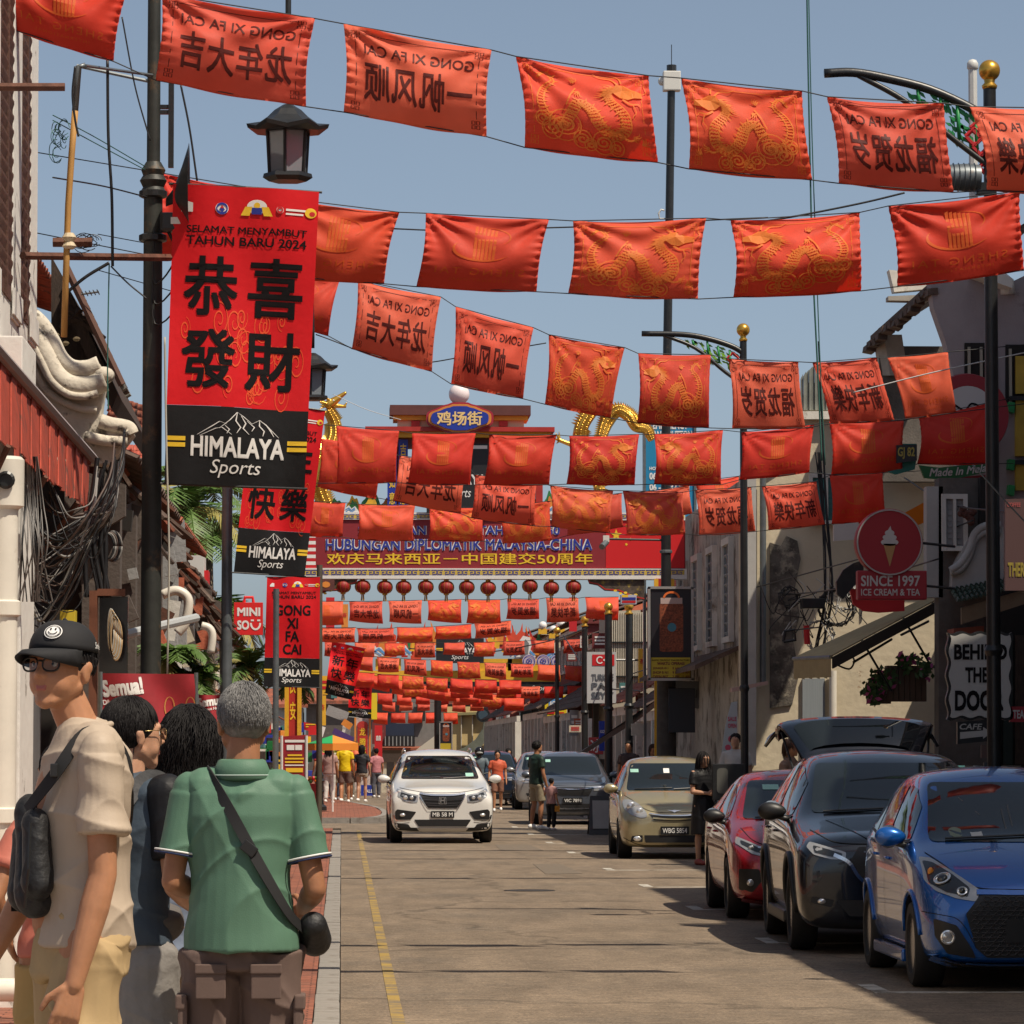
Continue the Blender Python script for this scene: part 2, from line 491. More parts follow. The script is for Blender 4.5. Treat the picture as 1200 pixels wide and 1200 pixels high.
MB().slab([(1.9,94,.004),(2.05,94,.004),(2.05,97,.004),(1.9,97,.004)],(0,0,.001)).build('lane_dash',wpaint,kind='structure')
# a round manhole near the kerb
mh=thing('manhole_cover','round cast iron manhole cover set in the road','manhole cover',(2.2,46,0))
MB().lathe((2.2,46,0),[(.30,.0),(.30,.006),(.27,.008),(.26,.005),(0.001,.006)],24).build('lid',mat('cast_iron',(.06,.055,.05),.6,.5,var=.3,vs=20),mh)
# ================================================================ festival flags on wires
FLAGS={c:cloth('red_flag_cloth_'+n,v,.5,.06)for c,n,v in(('a','coral',(.94,.185,.11)),('b','deep',(.86,.082,.055)),('c','scarlet',(.93,.135,.075)))}
FV={c:[FLAGS[c]]+[cloth('red_flag_cloth_%s_%d'%(n,i),tuple(min(.95,q*f)for q,f in zip(v,fs)),.5,.08)for i,fs in enumerate(((1.0,1.25,1.2),(.90,.85,.9),(.97,1.1,.95)))]for c,n,v in(('a','coral',(.94,.185,.11)),('b','deep',(.86,.082,.055)),('c','scarlet',(.93,.135,.075)))}
INK=cloth('dark_ink_show_through',(.115,.018,.014),.25)
GOLDINK=cloth('gold_ink_on_cloth',(.88,.31,.07),.45)
FAINT=cloth('faint_gold_ink_on_cloth',(.80,.17,.04),.4)
def corner_knots():
 out=[]
 for sx in(0,1):
  for sy in(0,1):
   x,y=(.075,.925)[sx],(.10,.90)[sy];dx=.022
   for ax,ay in((0,0),(1,0),(0,1),(1,1)):
    cx,cy=x+(ax-.5)*dx*1.5,y+(ay-.5)*dx*2.2
    q=[(cx-dx/2,cy-dx*.8),(cx+dx/2,cy-dx*.8),(cx+dx/2,cy+dx*.8),(cx-dx/2,cy+dx*.8)]
    out.append(stroke(q,.006,True))
 out.append(stroke(np.array([(.11,.93),(.3,.93),(.6,.93),(.89,.93)]),.007))
 out.append(stroke(np.array([(.07,.16),(.07,.5),(.07,.84)]),.005));out.append(stroke(np.array([(.93,.16),(.93,.5),(.93,.84)]),.005))
 return merge(*out)
def pr_text(cn):
 return merge(fit(text2d('GONG XI FA CAI',.010),.13,.70,.90,.82,mirror=True),fit(text2d(cn,.012,spacing=1.06),.13,.19,.90,.62,mirror=True),corner_knots())
def pr_dragon(flip):
 s=[]
 body=smooth_pts([(.13,.80),(.20,.88),(.25,.79),(.17,.68),(.13,.52),(.18,.36),(.29,.29),(.36,.42),(.43,.56),(.52,.50),(.575,.34),(.67,.23),(.78,.30),(.78,.48),(.69,.62),(.665,.72),(.72,.79)],80)
 wd=[.008,.018,.026,.04,.055,.065,.075,.08,.085,.09,.09,.09,.085,.08,.075,.07,.06]
 # body: outline strips with scale arcs between them
 d=np.gradient(body,axis=0);d/=np.linalg.norm(d,axis=1,keepdims=True);nn=np.stack([-d[:,1],d[:,0]],1)
 ww=np.interp(np.linspace(0,1,len(body)),np.linspace(0,1,len(wd)),wd)[:,None]
 s.append(stroke(body+nn*ww*.48,.014));s.append(stroke(body-nn*ww*.48,.012))
 for i in range(2,len(body)-1):
  c=body[i];w=ww[i,0]
  for k in(-.28,.02,.3):
   q=c+nn[i]*w*k
   s.append(stroke([q-nn[i]*w*.15,q+d[i]*w*.2,q+nn[i]*w*.15],w*.21))
  if i%2==0:
   b0=c+nn[i]*w*.52
   s.append((np.array([b0-d[i]*.008,b0+d[i]*.010,b0+nn[i]*.038+d[i]*-.012]),[(0,1,2)]))
   # head, jaws, horns, whiskers, mane
 s.append(poly2d([(.69,.76),(.74,.84),(.80,.84),(.86,.79),(.93,.76),(.94,.70),(.87,.69),(.82,.66),(.76,.68)]))
 s.append(stroke(smooth_pts([(.78,.66),(.84,.61),(.90,.62),(.92,.58)],10),[.02,.02,.012,.004]))
 s.append(stroke(smooth_pts([(.75,.84),(.70,.90),(.62,.91),(.57,.95)],10),[.018,.014,.01,.003]))
 s.append(stroke(smooth_pts([(.78,.86),(.76,.93),(.70,.96)],8),[.014,.01,.003]))
 for j in range(7):
  a=2.4+j*.33;x,y=.72-.012*j,.80-.016*j
  s.append(stroke(smooth_pts([(x,y),(x-.05,y+.02-.01*j),(x-.10,y+.015-.012*j)],6),[.012,.008,.002]))
 s.append(stroke(smooth_pts([(.92,.74),(.97,.78),(.95,.86),(.99,.88)],10),[.008,.006,.003]))
 s.append(stroke(smooth_pts([(.86,.60),(.88,.52),(.85,.46),(.87,.42)],10),[.010,.007,.003]))
 # claws
 for x,y,a in((.84,.24,-.5),(.90,.16,.5),(.40,.80,1.4),(.44,.70,-2.2)):
  for k in range(4):
   t=a+(k-1.5)*.5
   s.append(stroke([(x,y),(x+.04*math.cos(t),y+.05*math.sin(t)),(x+.06*math.cos(t+.4),y+.075*math.sin(t+.4))],[.014,.010,.002]))
 s.append(stroke(smooth_pts([(.72,.26),(.80,.20),(.86,.22)],6),.022))
 s.append(stroke(smooth_pts([(.33,.52),(.37,.64),(.42,.74)],6),.012))
 # clouds
 for cx,cy,r,tn,dd in((.31,.30,.11,2.6,1),(.21,.24,.07,2,-1),(.44,.17,.06,2,1),(.60,.15,.075,2.3,-1),(.70,.11,.05,1.8,1),(.50,.12,.04,1.6,1),(.14,.33,.05,1.6,1)):
  s.append(spiral2d(cx,cy,r,tn,.019,cx*9,dd))
  s.append(ring2d(cx,cy,r*1.12,.011,18,r*1.5))
 g=merge(layered(*s,step=.00003),corner_knots())
 if flip:g[0][:,0]=1-g[0][:,0]
 return g
def pr_logo():
 s=[]
 for i in range(6):
  x=.42+i*.033
  s.append(poly2d([(x,.40),(x+.024,.40),(x+.02,.88-.01*i),(x-.004,.87-.01*i)]))
 t=np.linspace(R(150),R(330),22);s.append(stroke(np.stack([.50+.25*np.cos(t),.55+.16*np.sin(t)],1),[.004,.03,.03,.018,.004]))
 t=np.linspace(R(-40),R(100),16);s.append(stroke(np.stack([.52+.2*np.cos(t),.72+.14*np.sin(t)],1),[.003,.014,.012,.003]))
 s.append(fit(text2d('SHENG TAI',0,spacing=1.3),.12,.20,.88,.29,mirror=True))
 s.append(fit(text2d('INTERNATIONAL',-.004,spacing=1.4),.24,.12,.76,.155,mirror=True))
 return merge(*s)
PRINT={'T1':(pr_text('龙年大吉'),INK),'T2':(pr_text('一帆风顺'),INK),'T3':(pr_text('福龙贺岁'),INK),'T4':(pr_text('新年快樂'),INK),'D1':(pr_dragon(False),GOLDINK),'D2':(pr_dragon(True),GOLDINK),'L':(pr_logo(),FAINT)}
PRINTC={k:cut(v[0],14,9)for k,v in PRINT.items()}
def flag_surface(c,Y,seed,bulge,sw):
 rr=random.Random(seed)
 jt=abs(c[1][0]-c[0][0])*.018
 q=[W(x+rr.uniform(-jt,jt),y+rr.uniform(-jt,jt),Y)for x,y in c]
 ph=[rr.uniform(0,6.28)for _ in range(6)]
 wid=(q[1]-q[0]).length;a1,a2=rr.uniform(.6,1.2),rr.uniform(.4,1.1)
 bl=bulge*rr.uniform(.5,1.5);skew=rr.uniform(-.5,.5);n1=rr.choice((2.3,3.1,3.7))
 # x in 0..1 left-right, y in 0..1 bottom-top
 def S(x,y):
  xx=x;u=1-y
  # sides draw in at mid height, the edge is ruched
  inn=math.sin(PI*u)*.022*(1-2*x)
  p=q[0].lerp(q[1],xx+inn).lerp(q[3].lerp(q[2],xx+inn),u)
  sag=math.sin(PI*x)
  p=p+Vector((0,0,-1))*(.018*wid*sag)
  prof=math.sin(PI*min(1,max(0,u))**1.25)
  dy=-bl*wid*(prof*(.85+skew*(x-.5))+.16*sag*prof)
  ed=min(x,1-x)
  ruche=math.exp(-ed*24)*math.sin(u*58+ph[0])*.020*wid
  # folds that radiate from the upper corners
  t1=math.atan2(u+.03,x+.03);t2=math.atan2(u+.03,1.03-x)
  d1=math.hypot(x,u);d2=math.hypot(1-x,u)
  fold=(math.sin(t1*13+ph[1])*math.exp(-d1*2.0)*a1+math.sin(t2*12+ph[2])*math.exp(-d2*2.0)*a2)*.034*min(1,5*d1)*min(1,5*d2)
  fold+=math.sin(x*n1*PI+ph[3]+u*2.2)*.022*u*sw
  fold+=(abs(math.sin(x*4.2+u*1.7+ph[2]))**4)*.022*u*(1-u)*3*a2
  fold+=math.sin(x*9+u*7+ph[4])*math.sin(u*6-x*3+ph[5])*.006
  p=p+Vector((0,dy+ruche+fold*wid,0))
  return p
 return S
_fn=[0]
FLAG_DESC={'T1':'reversed 龙年大吉','T2':'reversed 一帆风顺','T3':'reversed 福龙贺岁','T4':'reversed 新年快樂','D1':'right-facing gold dragon','D2':'left-facing gold dragon','L':'faint tower emblem'}
def flag(c,kind,Y,where,n=None,col='a',bulge=.16,sw=1.0,group='red festival flags strung over the street',printed=True):
 _fn[0]+=1
 S=flag_surface(c,Y,_fn[0]*13+5,bulge,sw)
 w=abs(c[1][0]-c[0][0])
 nx,ny=(48,34)if w>100 else((26,18)if w>55 else(10,7))
 if n:nx,ny=n
 cen=S(.5,.5)
 r=thing('festival_flag',where,'flag',cen,group)
 mb=MB()
 for j in range(ny+1):
  for i in range(nx+1):mb.v.append(tuple(S(i/nx,j/ny)))
 for j in range(ny):
  for i in range(nx):
   a=j*(nx+1)+i;mb.f.append((a,a+1,a+nx+2,a+nx+1))
 o=mb.build('flag_cloth',FV[col][(_fn[0]*7)%4],r,smooth='all',fixn=False)
 o.modifiers.new('cloth','SOLIDIFY').thickness=.0012
 if printed:
  m=PRINT[kind][1]
  put(PRINTC[kind]if w>30 else PRINT[kind][0],lambda x,y:S(x,y)+Vector((0,-.0035 if w>55 else-.012,0)),'printed_design',m,r)
 return S
def wire(name,pts,r,label,cat='cable',m=None,sag=0,n=20,group=None):
 "a hanging line through the given places"
 P=[]
 for a,b in zip(pts[:-1],pts[1:]):
  a,b=Vector(a),Vector(b)
  k=max(1,n//(len(pts)-1))
  for i in range(k):t=i/k;P.append(a.lerp(b,t)-Vector((0,0,sag*4*t*(1-t))))
 P.append(Vector(pts[-1]))
 return MB().tube(P,r,5).build(name,m or WIREM,None,smooth='all',label=label,cat=cat,group=group)
ROWS=[(27,'nearest row',.15,[('L','b',[(0,-50),(155,-22),(133,72),(12,34)]),('T1','a',[(193,-5),(370,20),(361,127),(184,92)]),('T2','a',[(403,27),(574,60),(572,163),(405,134)]),('D1','c',[(607,66),(763,89),(768,192),(612,172)]),('D2','c',[(796,93),(940,109),(949,213),(806,198)]),('T3','a',[(969,112),(1108,122),(1119,225),(984,216)]),('T4','a',[(1137,123),(1262,128),(1275,226),(1155,226)])]),(31,'second row',.15,[('L','b',[(188,203),(316,226),(302,322),(180,300)]),('L','c',[(332,232),(469,247),(449,331),(322,322)]),('L','c',[(498,249),(643,257),(627,344),(489,335)]),('D1','c',[(672,258),(825,258),(817,348),(667,346)]),('D2','c',[(856,258),(1009,247),(1008,341),(858,347)]),('L','b',[(1039,242),(1198,225),(1202,318),(1049,337)])]),(48,'third row',.13,[('L','c',[(322,313),(398,327),(386,393),(312,372)]),('T1','a',[(421,329),(516,349),(505,436),(414,409)]),('T2','a',[(535,360),(627,384),(613,468),(529,450)]),('D1','c',[(643,391),(732,407),(717,490),(637,474)]),('D2','c',[(749,413),(834,417),(832,502),(748,495)]),('T3','a',[(853,422),(935,424),(943,502),(858,503)]),('T4','a',[(951,425),(1028,419),(1049,492),(972,497)]),('L','a',[(1039,419),(1112,412),(1120,484),(1061,492)])]),(57,'fourth row',.13,[('L','c',[(376,513),(452,520),(441,584),(372,570)]),('L','b',[(395,499),(467,505),(465,565),(395,566)]),('L','b',[(483,507),(558,508),(551,568),(478,567)]),('L','b',[(572,509),(651,510),(645,568),(567,567)]),('D1','b',[(668,510),(748,509),(745,568),(664,568)]),('D2','b',[(766,509),(848,504),(845,568),(767,568)]),('L','b',[(868,505),(953,496),(949,555),(867,562)]),('L','b',[(973,495),(1060,492),(1058,550),(974,555)]),('L','b',[(1077,490),(1163,470),(1163,542),(1076,545)])]),(62,'fifth row',.13,[('T1','a',[(467,534),(546,545),(540,602),(461,588)]),('T2','a',[(556,556),(628,565),(627,617),(551,607)]),('D1','a',[(645,569),(719,574),(716,625),(646,618)]),('D2','a',[(730,575),(800,577),(803,626),(733,628)]),('T3','a',[(815,574),(880,571),(885,624),(818,627)]),('T4','a',[(893,571),(957,565),(966,615),(901,621)]),('L','b',[(973,557),(1035,553),(1038,611),(975,613)])]),(69,'sixth row',.13,[('L','c',[(358,587),(405,589),(402,630),(356,629)]),('L','c',[(421,591),(487,592),(483,634),(420,633)]),('D1','c',[(502,593),(567,594),(566,634),(503,634)]),('D2','c',[(584,594),(645,588),(647,632),(589,636)]),('L','a',[(662,585),(728,579),(731,616),(665,627)]),('L','a',[(745,578),(808,569),(811,602),(748,614)]),('L','c',[(815,564),(868,558),(871,596),(819,602)])]),]
ORD=['first','second','third','fourth','fifth','sixth','seventh','eighth','ninth']
for ri,(Y,rn,bl,fl)in enumerate(ROWS):
 tops,bots=[],[]
 for i,(k,c,q)in enumerate(fl):
  yy=Y+(.8 if(ri==3 and i==0)else 0)
  S=flag(q,k,yy,'red flag with %s, %s from left in the %s'%(FLAG_DESC[k],ORD[i],rn),col=c,bulge=bl)
  if ri==3 and i==0:continue
  tops+=[S(0,1),S(1,1)];bots+=[S(0,0),S(1,0)]
 for P,w in((tops,'upper'),(bots,'lower')):
  d0=(P[0]-P[1]).normalized();d1=(P[-1]-P[-2]).normalized()
  a=P[0]+d0*max(.3,(P[0].x+3.0)/max(.2,-d0.x));b=P[-1]+d1*max(.3,(8.6-P[-1].x)/max(.2,d1.x))
  if ri==3:a=P[0]+d0*2.2
  if ri in(4,5):a=P[0]+d0*1.6;b=P[-1]+d1*.8
  wire('flag_wire',[a]+P+[b],.0045 if ri<2 else .006,'thin dark %s wire carrying the %s of red flags'%(w,rn),n=1,group='wires carrying the flags')
def far_row(Y,x0,x1,ya,yb,hgt,n,kinds,name,bulge=.3,gap=.16,col='a',sag=4,printed=True):
 st=(x1-x0)/n
 P=[]
 for i in range(n):
  a=x0+st*i+st*gap/2;b=x0+st*(i+1)-st*gap/2
  t0,t1=(a-x0)/(x1-x0),(b-x0)/(x1-x0)
  y0=ya+(yb-ya)*t0+sag*4*t0*(1-t0);y1=ya+(yb-ya)*t1+sag*4*t1*(1-t1)
  j=rnd.uniform(-1,1)
  k=kinds[i%len(kinds)]
  c='c' if k[0]in 'D' else('a' if k[0]=='T' else col)
  S=flag([(a,y0),(b,y1),(b+j,y1+hgt*rnd.uniform(.85,1.12)),(a+rnd.uniform(-1,1),y0+hgt*rnd.uniform(.85,1.1))],k,Y+rnd.uniform(-.02,.02),'small red flag, %s from left in the %s'%(ORD[i],name),col=c,bulge=bulge,sw=2.5,printed=printed,group='small red flags far down the street')
  P+=[S(0,1),S(1,1)]
 wire('flag_wire',P,.008,'thin wire carrying the %s of small red flags'%name,n=1,group='wires carrying the flags')
far_row(100,360,728,705,699,26,8,['L','T1','T2','D1','D2','T3','T4','L'],'row just past the gate',sag=1)
far_row(105,372,600,735,727,17,5,['T1','T2','D1','D2','T3'],'slack row behind the gate',.38,gap=.06)
far_row(128,408,690,767,780,18,9,['L','T1','T2','D1','D2','T3','T4','L','L'],'row under the dark sports board',sag=2)
far_row(124,412,612,787,797,17,7,['L','L','D1','D2','L','L','L'],'deep red row below the board',col='b',gap=.1,sag=2)
far_row(131,470,690,802,803,15,8,['D1','L','L','L','D2','T3','L','L'],'row touching the second gate',col='b',sag=2)
far_row(137,432,615,790,818,16,7,['L','L','L','L','L','D1','L'],'slanting row before the second gate',col='c',gap=.05,sag=2)
far_row(160,436,538,835,835,13,5,['L','D1','L','L','L'],'lowest row in the far distance',col='c',gap=.15,sag=0,printed=False)
far_row(114,375,690,752,748,16,9,['T2','L','D1','T1','L','D2','T3','L','T4'],'uneven row level with the painted mountains',.35,gap=.3,sag=3)
far_row(143,440,640,812,812,13,9,['L','D1','L','L','D2','L','L','L','L'],'row just below the second gate beam',.3,gap=.2,col='b',sag=2,printed=False)
far_row(172,445,610,822,820,11,8,['L'],'faint row seen through the second gate',.3,gap=.25,sag=2,printed=False)
# ================================================================ cars
GLASS=mat('tinted_car_glass',(.012,.016,.017),.04,.0,spec=.9)
TYRE=mat('tyre_rubber',(.014,.014,.015),.75,bump=.1)
RIM=mat('alloy_rim',(.42,.42,.43),.25,.9)
TRIM=mat('black_plastic_trim',(.014,.014,.015),.45)
SEAM=mat('panel_gap',(.004,.004,.004),.9)
CHROME=mat('chrome',(.75,.75,.76),.12,1.0)
LENS=mat('headlamp_lens',(.38,.39,.40),.06,.35,spec=1.0)
LAMPIN=mat('headlamp_inside',(.06,.065,.07),.1,.6)
LAMPW=mat('headlamp_bulb_reflector',(.9,.9,.88),.08,.7)
STICK=mat('pale_green_sticker',(.35,.62,.52),.5)
def paint(name,c,metal=.35,rough=.28):return mat(name,c,rough,metal,coat=1.0,var=.03,vs=2,spec=.5)
def tri_grid(poly,step):
 "fills a 2-D outline with an even mesh"
 P=[]
 n=len(poly)
 for i in range(n):
  a,b=Vector(poly[i]),Vector(poly[(i+1)%n]);k=max(1,int((b-a).length/step))
  for j in range(k):P.append(a.lerp(b,j/k))
 nb=len(P)
 xs=[p.x for p in P];ys=[p.y for p in P]
 def inside(x,y):
  c=False;j=nb-1
  for i in range(nb):
   if(P[i].y>y)!=(P[j].y>y)and x<(P[j].x-P[i].x)*(y-P[i].y)/(P[j].y-P[i].y)+P[i].x:c=not c
   j=i
  return c
 x=min(xs)+step/2
 while x<max(xs):
  y=min(ys)+step/2
  while y<max(ys):
   if inside(x,y)and min((Vector((x,y))-p).length for p in P[:nb])>step*.45:P.append(Vector((x,y)))
   y+=step
  x+=step
 v,e,f,*_=delaunay_2d_cdt(P,[],[list(range(nb))],1,1e-6)
 return([(a.x,a.y)for a in v],[tuple(q)for q in f])
def rounded(poly,r=.02,k=3):
 out=[];n=len(poly)
 for i in range(n):
  a,b,c=Vector(poly[i-1]),Vector(poly[i]),Vector(poly[(i+1)%n])
  d1,d2=(a-b),(c-b);q=min(r,d1.length*.45,d2.length*.45)
  p1,p2=b+d1.normalized()*q,b+d2.normalized()*q
  for j in range(k+1):
   t=j/k;out.append(tuple(p1.lerp(b,t).lerp(b.lerp(p2,t),t)))
 return out
class Car:
 def __init__(s,sp,label,loc,rotz=0):
  s.sp=sp;s.L,s.W=sp['L'],sp['W']
  s.root=thing('parked_car' if sp.get('parked',True)else 'moving_car',label,'car',(0,0,0),sp.get('group'))
  s.paint=sp['paint'];s.final=(loc,rotz)
  s.body()
 def body(s):
  sp=s.sp;L,Wd=s.L,s.W;st=sp['st']
  prof=lambda t:None
  v=[];n=None;rows=[]
  for(q,zf,zb,zt,wl,wb,wt)in st:
   h=Wd/2;wl,wb,wt=wl*h,wb*h,wt*h
   zm=zf+(zb-zf)*.55
   y=-L/2+q*L
   cr=.02 if zt-zb<.2 else .035
   half=[(0,zf),(wl*.82,zf),(wl*.97,zf+.05),(max(wl,wb)*1.0,zm),(wb,zb-.03),(wb*.985,zb+.01),(wb+(wt-wb)*.45,zb+(zt-zb)*.42),(wt,zt-.06*min(1,(zt-zb)/.2)),(wt*.86,zt-.012),(wt*.45,zt+cr*.6),(0,zt+cr)]
   ring=half+[(-x,z)for x,z in half[-2:0:-1]]
   rows.append([(x,y,z)for x,z in ring])
  n=len(rows[0]);mb=MB()
  for r_ in rows:mb.v+=r_
  for i in range(len(rows)-1):
   for k in range(n):mb.f.append((i*n+k,i*n+(k+1)%n,(i+1)*n+(k+1)%n,(i+1)*n+k))
  def cap(i0):
  # strips across the end, so that it stays smooth
   m=n//2
   for k in range(m):
    a,b,c,d=k,k+1,(n-k-1)%n,(n-k)%n
    fc=[i0+a,i0+b,i0+c,i0+d]
    fc2=[]
    for q in fc:
     if q not in fc2:fc2.append(q)
    if len(fc2)>=3:mb.f.append(tuple(fc2))
  cap(0);cap((len(rows)-1)*n)
  o=mb.build('car_body',s.paint,s.root,smooth='all')
  m=o.modifiers.new('s','SUBSURF');m.levels=2;m.render_levels=2
  # wheel arches
  wr=sp['wr'];cuts=MB()
  for y in(-L/2+sp['fa'],-L/2+sp['fa']+sp['wb']):
   for sx in(-1,1):
    cuts.lathe((sx*Wd/2*.86,y,wr),[(wr*1.14,-.26),(wr*1.14,.26)],36,'x')
  co=cuts.build('cut',TRIM,None)
  b=o.modifiers.new('b','BOOLEAN');b.object=co;b.operation='DIFFERENCE';b.solver='EXACT'
  try:b.material_mode='TRANSFER'
  except Exception:pass
  dg=bpy.context.evaluated_depsgraph_get();dg.update()
  me=bpy.data.meshes.new_from_object(o.evaluated_get(dg))
  s.bvh=None
  old=o.data;o.modifiers.clear();o.data=me;me.name='car_body'
  bpy.data.objects.remove(co)
  me.polygons.foreach_set('use_smooth',[True]*len(me.polygons));me.set_sharp_from_angle(angle=R(40))
  vs=[p.co.copy()for p in me.vertices];s.bvh=BVHTree.FromPolygons(vs,[tuple(p.vertices)for p in me.polygons])
  s.o=o
  s.wheels()
 def hit(s,a,b,ax,off):
  if ax=='f':o,d=Vector((a,-10,b)),Vector((0,1,0))
  elif ax=='t':o,d=Vector((a,b,10)),Vector((0,0,-1))
  elif ax=='l':o,d=Vector((-10,a,b)),Vector((1,0,0))
  elif ax=='b':o,d=Vector((a,10,b)),Vector((0,-1,0))
  else:o,d=Vector((10,a,b)),Vector((-1,0,0))
  p,nn,i,t=s.bvh.ray_cast(o,d)
  if p is None:
   p,nn,i,t=s.bvh.find_nearest(Vector((a,-s.L/2,b))if ax=='f' else(Vector((a,b,2))if ax=='t' else Vector((-1 if ax=='l' else 1,a,b))))
   if p is None:return Vector((a,-s.L/2,b))
  if nn.dot(d)>0:nn=-nn
  return p+nn*off
 def patch(s,name,poly,m,ax='f',off=.005,step=.05,parent=None,sym=False,r=.015,label=None,solid=.004):
  if sym:
   s.patch(name,poly,m,ax,off,step,parent,False,r,label,solid)
   if ax=='l':return s.patch(name,poly,m,'r',off,step,parent,False,r,label,solid)
   poly=[(-a,b)for a,b in poly]
  if r:poly=rounded(poly,r)
  v,f=tri_grid(poly,step)
  mb=MB();mb.v=[tuple(s.hit(a,b,ax,off))for a,b in v];mb.f=f
  o=mb.build(name,m,parent or s.root,smooth='all')
  return o
 def line(s,name,pts,m=None,ax='l',w=.006,off=.004,parent=None,sym=True,n=20):
  for a in(('l','r')if sym and ax=='l' else(ax,)):
   p=smooth_pts(pts,n)if len(pts)>2 else np.array([np.array(pts[0])*(1-t)+np.array(pts[1])*t for t in np.linspace(0,1,n)])
   v,f=stroke(p,w)
   mb=MB();mb.v=[tuple(s.hit(x,y,a,off))for x,y in v];mb.f=f
   mb.build(name,m or SEAM,parent or s.root,fixn=True)
 def wheels(s):
  sp=s.sp;wr=sp['wr'];L=s.L;proto=None
  for y in(-L/2+sp['fa'],-L/2+sp['fa']+sp['wb']):
   for sx in(-1,1):
    if proto is None:
     tw=.105;mb=MB()
     prof=[(wr*.66,-tw*.8),(wr*.7,-tw),(wr*.93,-tw),(wr*.985,-tw*.8),(wr,-tw*.4),(wr,tw*.4),(wr*.985,tw*.8),(wr*.93,tw),(wr*.7,tw),(wr*.66,tw*.8)]
     mb.lathe((0,0,0),prof,36,'x')
     w=mb.build('wheel',TYRE,s.root,smooth=True,world=False)
     rb=MB();rr=wr*.67
     rb.lathe((0,0,0),[(rr,-.085),(rr,-.075),(rr*.93,-.07),(rr*.9,-.01),(rr*.3,-.005),(rr*.3,.02),(.001,.02)],30,'x')
     ns=sp.get('spokes',5)
     for k in range(ns):
      a=2*PI*k/ns
      for da in(-.12,.12)if sp.get('twin')else(0,):
       c,si=math.cos(a+da),math.sin(a+da);c2,s2=math.cos(a+da*.4),math.sin(a+da*.4)
       wd=.035 if not sp.get('twin')else .02
       rb.slab([(-.072,c*rr*.93-si*wd*.8,si*rr*.93+c*wd*.8),(-.072,c*rr*.93+si*wd*.8,si*rr*.93-c*wd*.8),(-.06,c2*rr*.15+s2*wd,s2*rr*.15-c2*wd),(-.06,c2*rr*.15-s2*wd,s2*rr*.15+c2*wd)],(.02,0,0))
     rb.lathe((-.064,0,0),[(.001,0),(rr*.17,.0),(rr*.2,.012),(rr*.2,.03)],14,'x')
     rm=rb.build('rim',RIM,w,world=False,smooth=True)
     bk=MB().lathe((0,0,0),[(rr*.9,-.03),(rr*.9,-.02),(.001,-.02)],24,'x').build('brake_disc',LAMPIN,w,world=False)
     proto=w
    else:w=copy_tree(proto,s.root)
    w.location=(sx*(s.W/2-.115),y,wr);w.rotation_euler=(rnd.uniform(0,3),0,0 if sx<0 else PI)
 def plate(s,txt,z,w=.4,h=.11,m=TRIM,dark=False,cx=0):
  p=s.hit(cx,z,'f',0);y=min(s.hit(cx+k,z+j,'f',0).y for k in(-w/2,0,w/2)for j in(-h/2,h/2))-.012
  o=MB().box(cx-w/2,cx+w/2,y-.008,y+.01,z-h/2,z+h/2).build('number_plate',TRIM,s.root,bevel=.004)
  fr=MB()
  for a,b,c,d in((-w/2,w/2,h/2-.006,h/2+.004),(-w/2,w/2,-h/2-.004,-h/2+.006),(-w/2-.004,-w/2+.005,-h/2,h/2),(w/2-.005,w/2+.004,-h/2,h/2)):
   fr.box(cx+a,cx+b,y-.012,y-.004,z+c,z+d)
  fr.build('plate_frame',WHITE if dark else TRIM,o)
  if txt:put(fit(text2d(txt,.012),cx-w*.44,z-h*.33,cx+w*.44,z+h*.33),lambda a,b:Vector((a,y-.0095,b)),'plate_characters',WHITE,o)
 def mirror(s,y,z,x,m=None,sc=1.0):
  for sx in(-1,1):
   mb=MB();mb.ball((sx*(x+.095*sc),y,z),(.115*sc,.062*sc,.075*sc),18,12)
   for i,q in enumerate(mb.v):
    dx=(q[0]*sx-x)/.2;mb.v[i]=(q[0],y+max(-.07,min(.04,q[1]-y)),z+(q[2]-z)*(.8+.3*min(1,max(0,dx))))
   o=mb.build('wing_mirror',m or s.paint,s.root,smooth='all')
   MB().tube([(sx*(x-.06),y+.02,z-.075),(sx*(x+.05),y+.01,z-.045)],[.028,.022],8).build('mirror_arm',TRIM,o,smooth='all')
   MB().lathe((sx*(x+.1),y+.047,z),[(.001,-.006),(.082*sc,-.005),(.085*sc,0),(.001,.002)],16,'y').build('mirror_glass',CHROME,o)
 def wipers(s,pts):
  for a,b in pts:
   P=[s.hit(a[0]+(b[0]-a[0])*t,a[1]+(b[1]-a[1])*t,'f',.016)for t in np.linspace(0,1,7)]
   MB().tube(P,.008,5).build('wiper',TRIM,s.root)
 def antenna(s,y):
  z=s.hit(0,y,'t',0).z
  MB().tube([(0,y,z-.01),(0,y+.1,z+.12)],[.009,.004],6).build('antenna',TRIM,s.root)
 def side(s,wins,doors,handles,sill=.24,belt=None):
  for w in wins:s.patch('side_window',w,GLASS,'l',.005,.06,sym=True,r=.03)
  for d in doors:s.line('door_seam',d)
  for y,z in handles:
   for sx,ax in((-1,'l'),(1,'r')):
    p=s.hit(y,z,ax,.018)
    MB().tube([p+Vector((-sx*.015,-.09,0)),p+Vector((0,-.06,0)),p+Vector((0,.06,0)),p+Vector((-sx*.015,.09,0))],.012,6).build('door_handle',s.paint,s.root,smooth='all')
 def done(s):
  loc,rz=s.final
  s.root.location=loc;s.root.rotation_euler=(0,0,rz)
  return s.root
def frames(L):return lambda q:-L/2+q*L
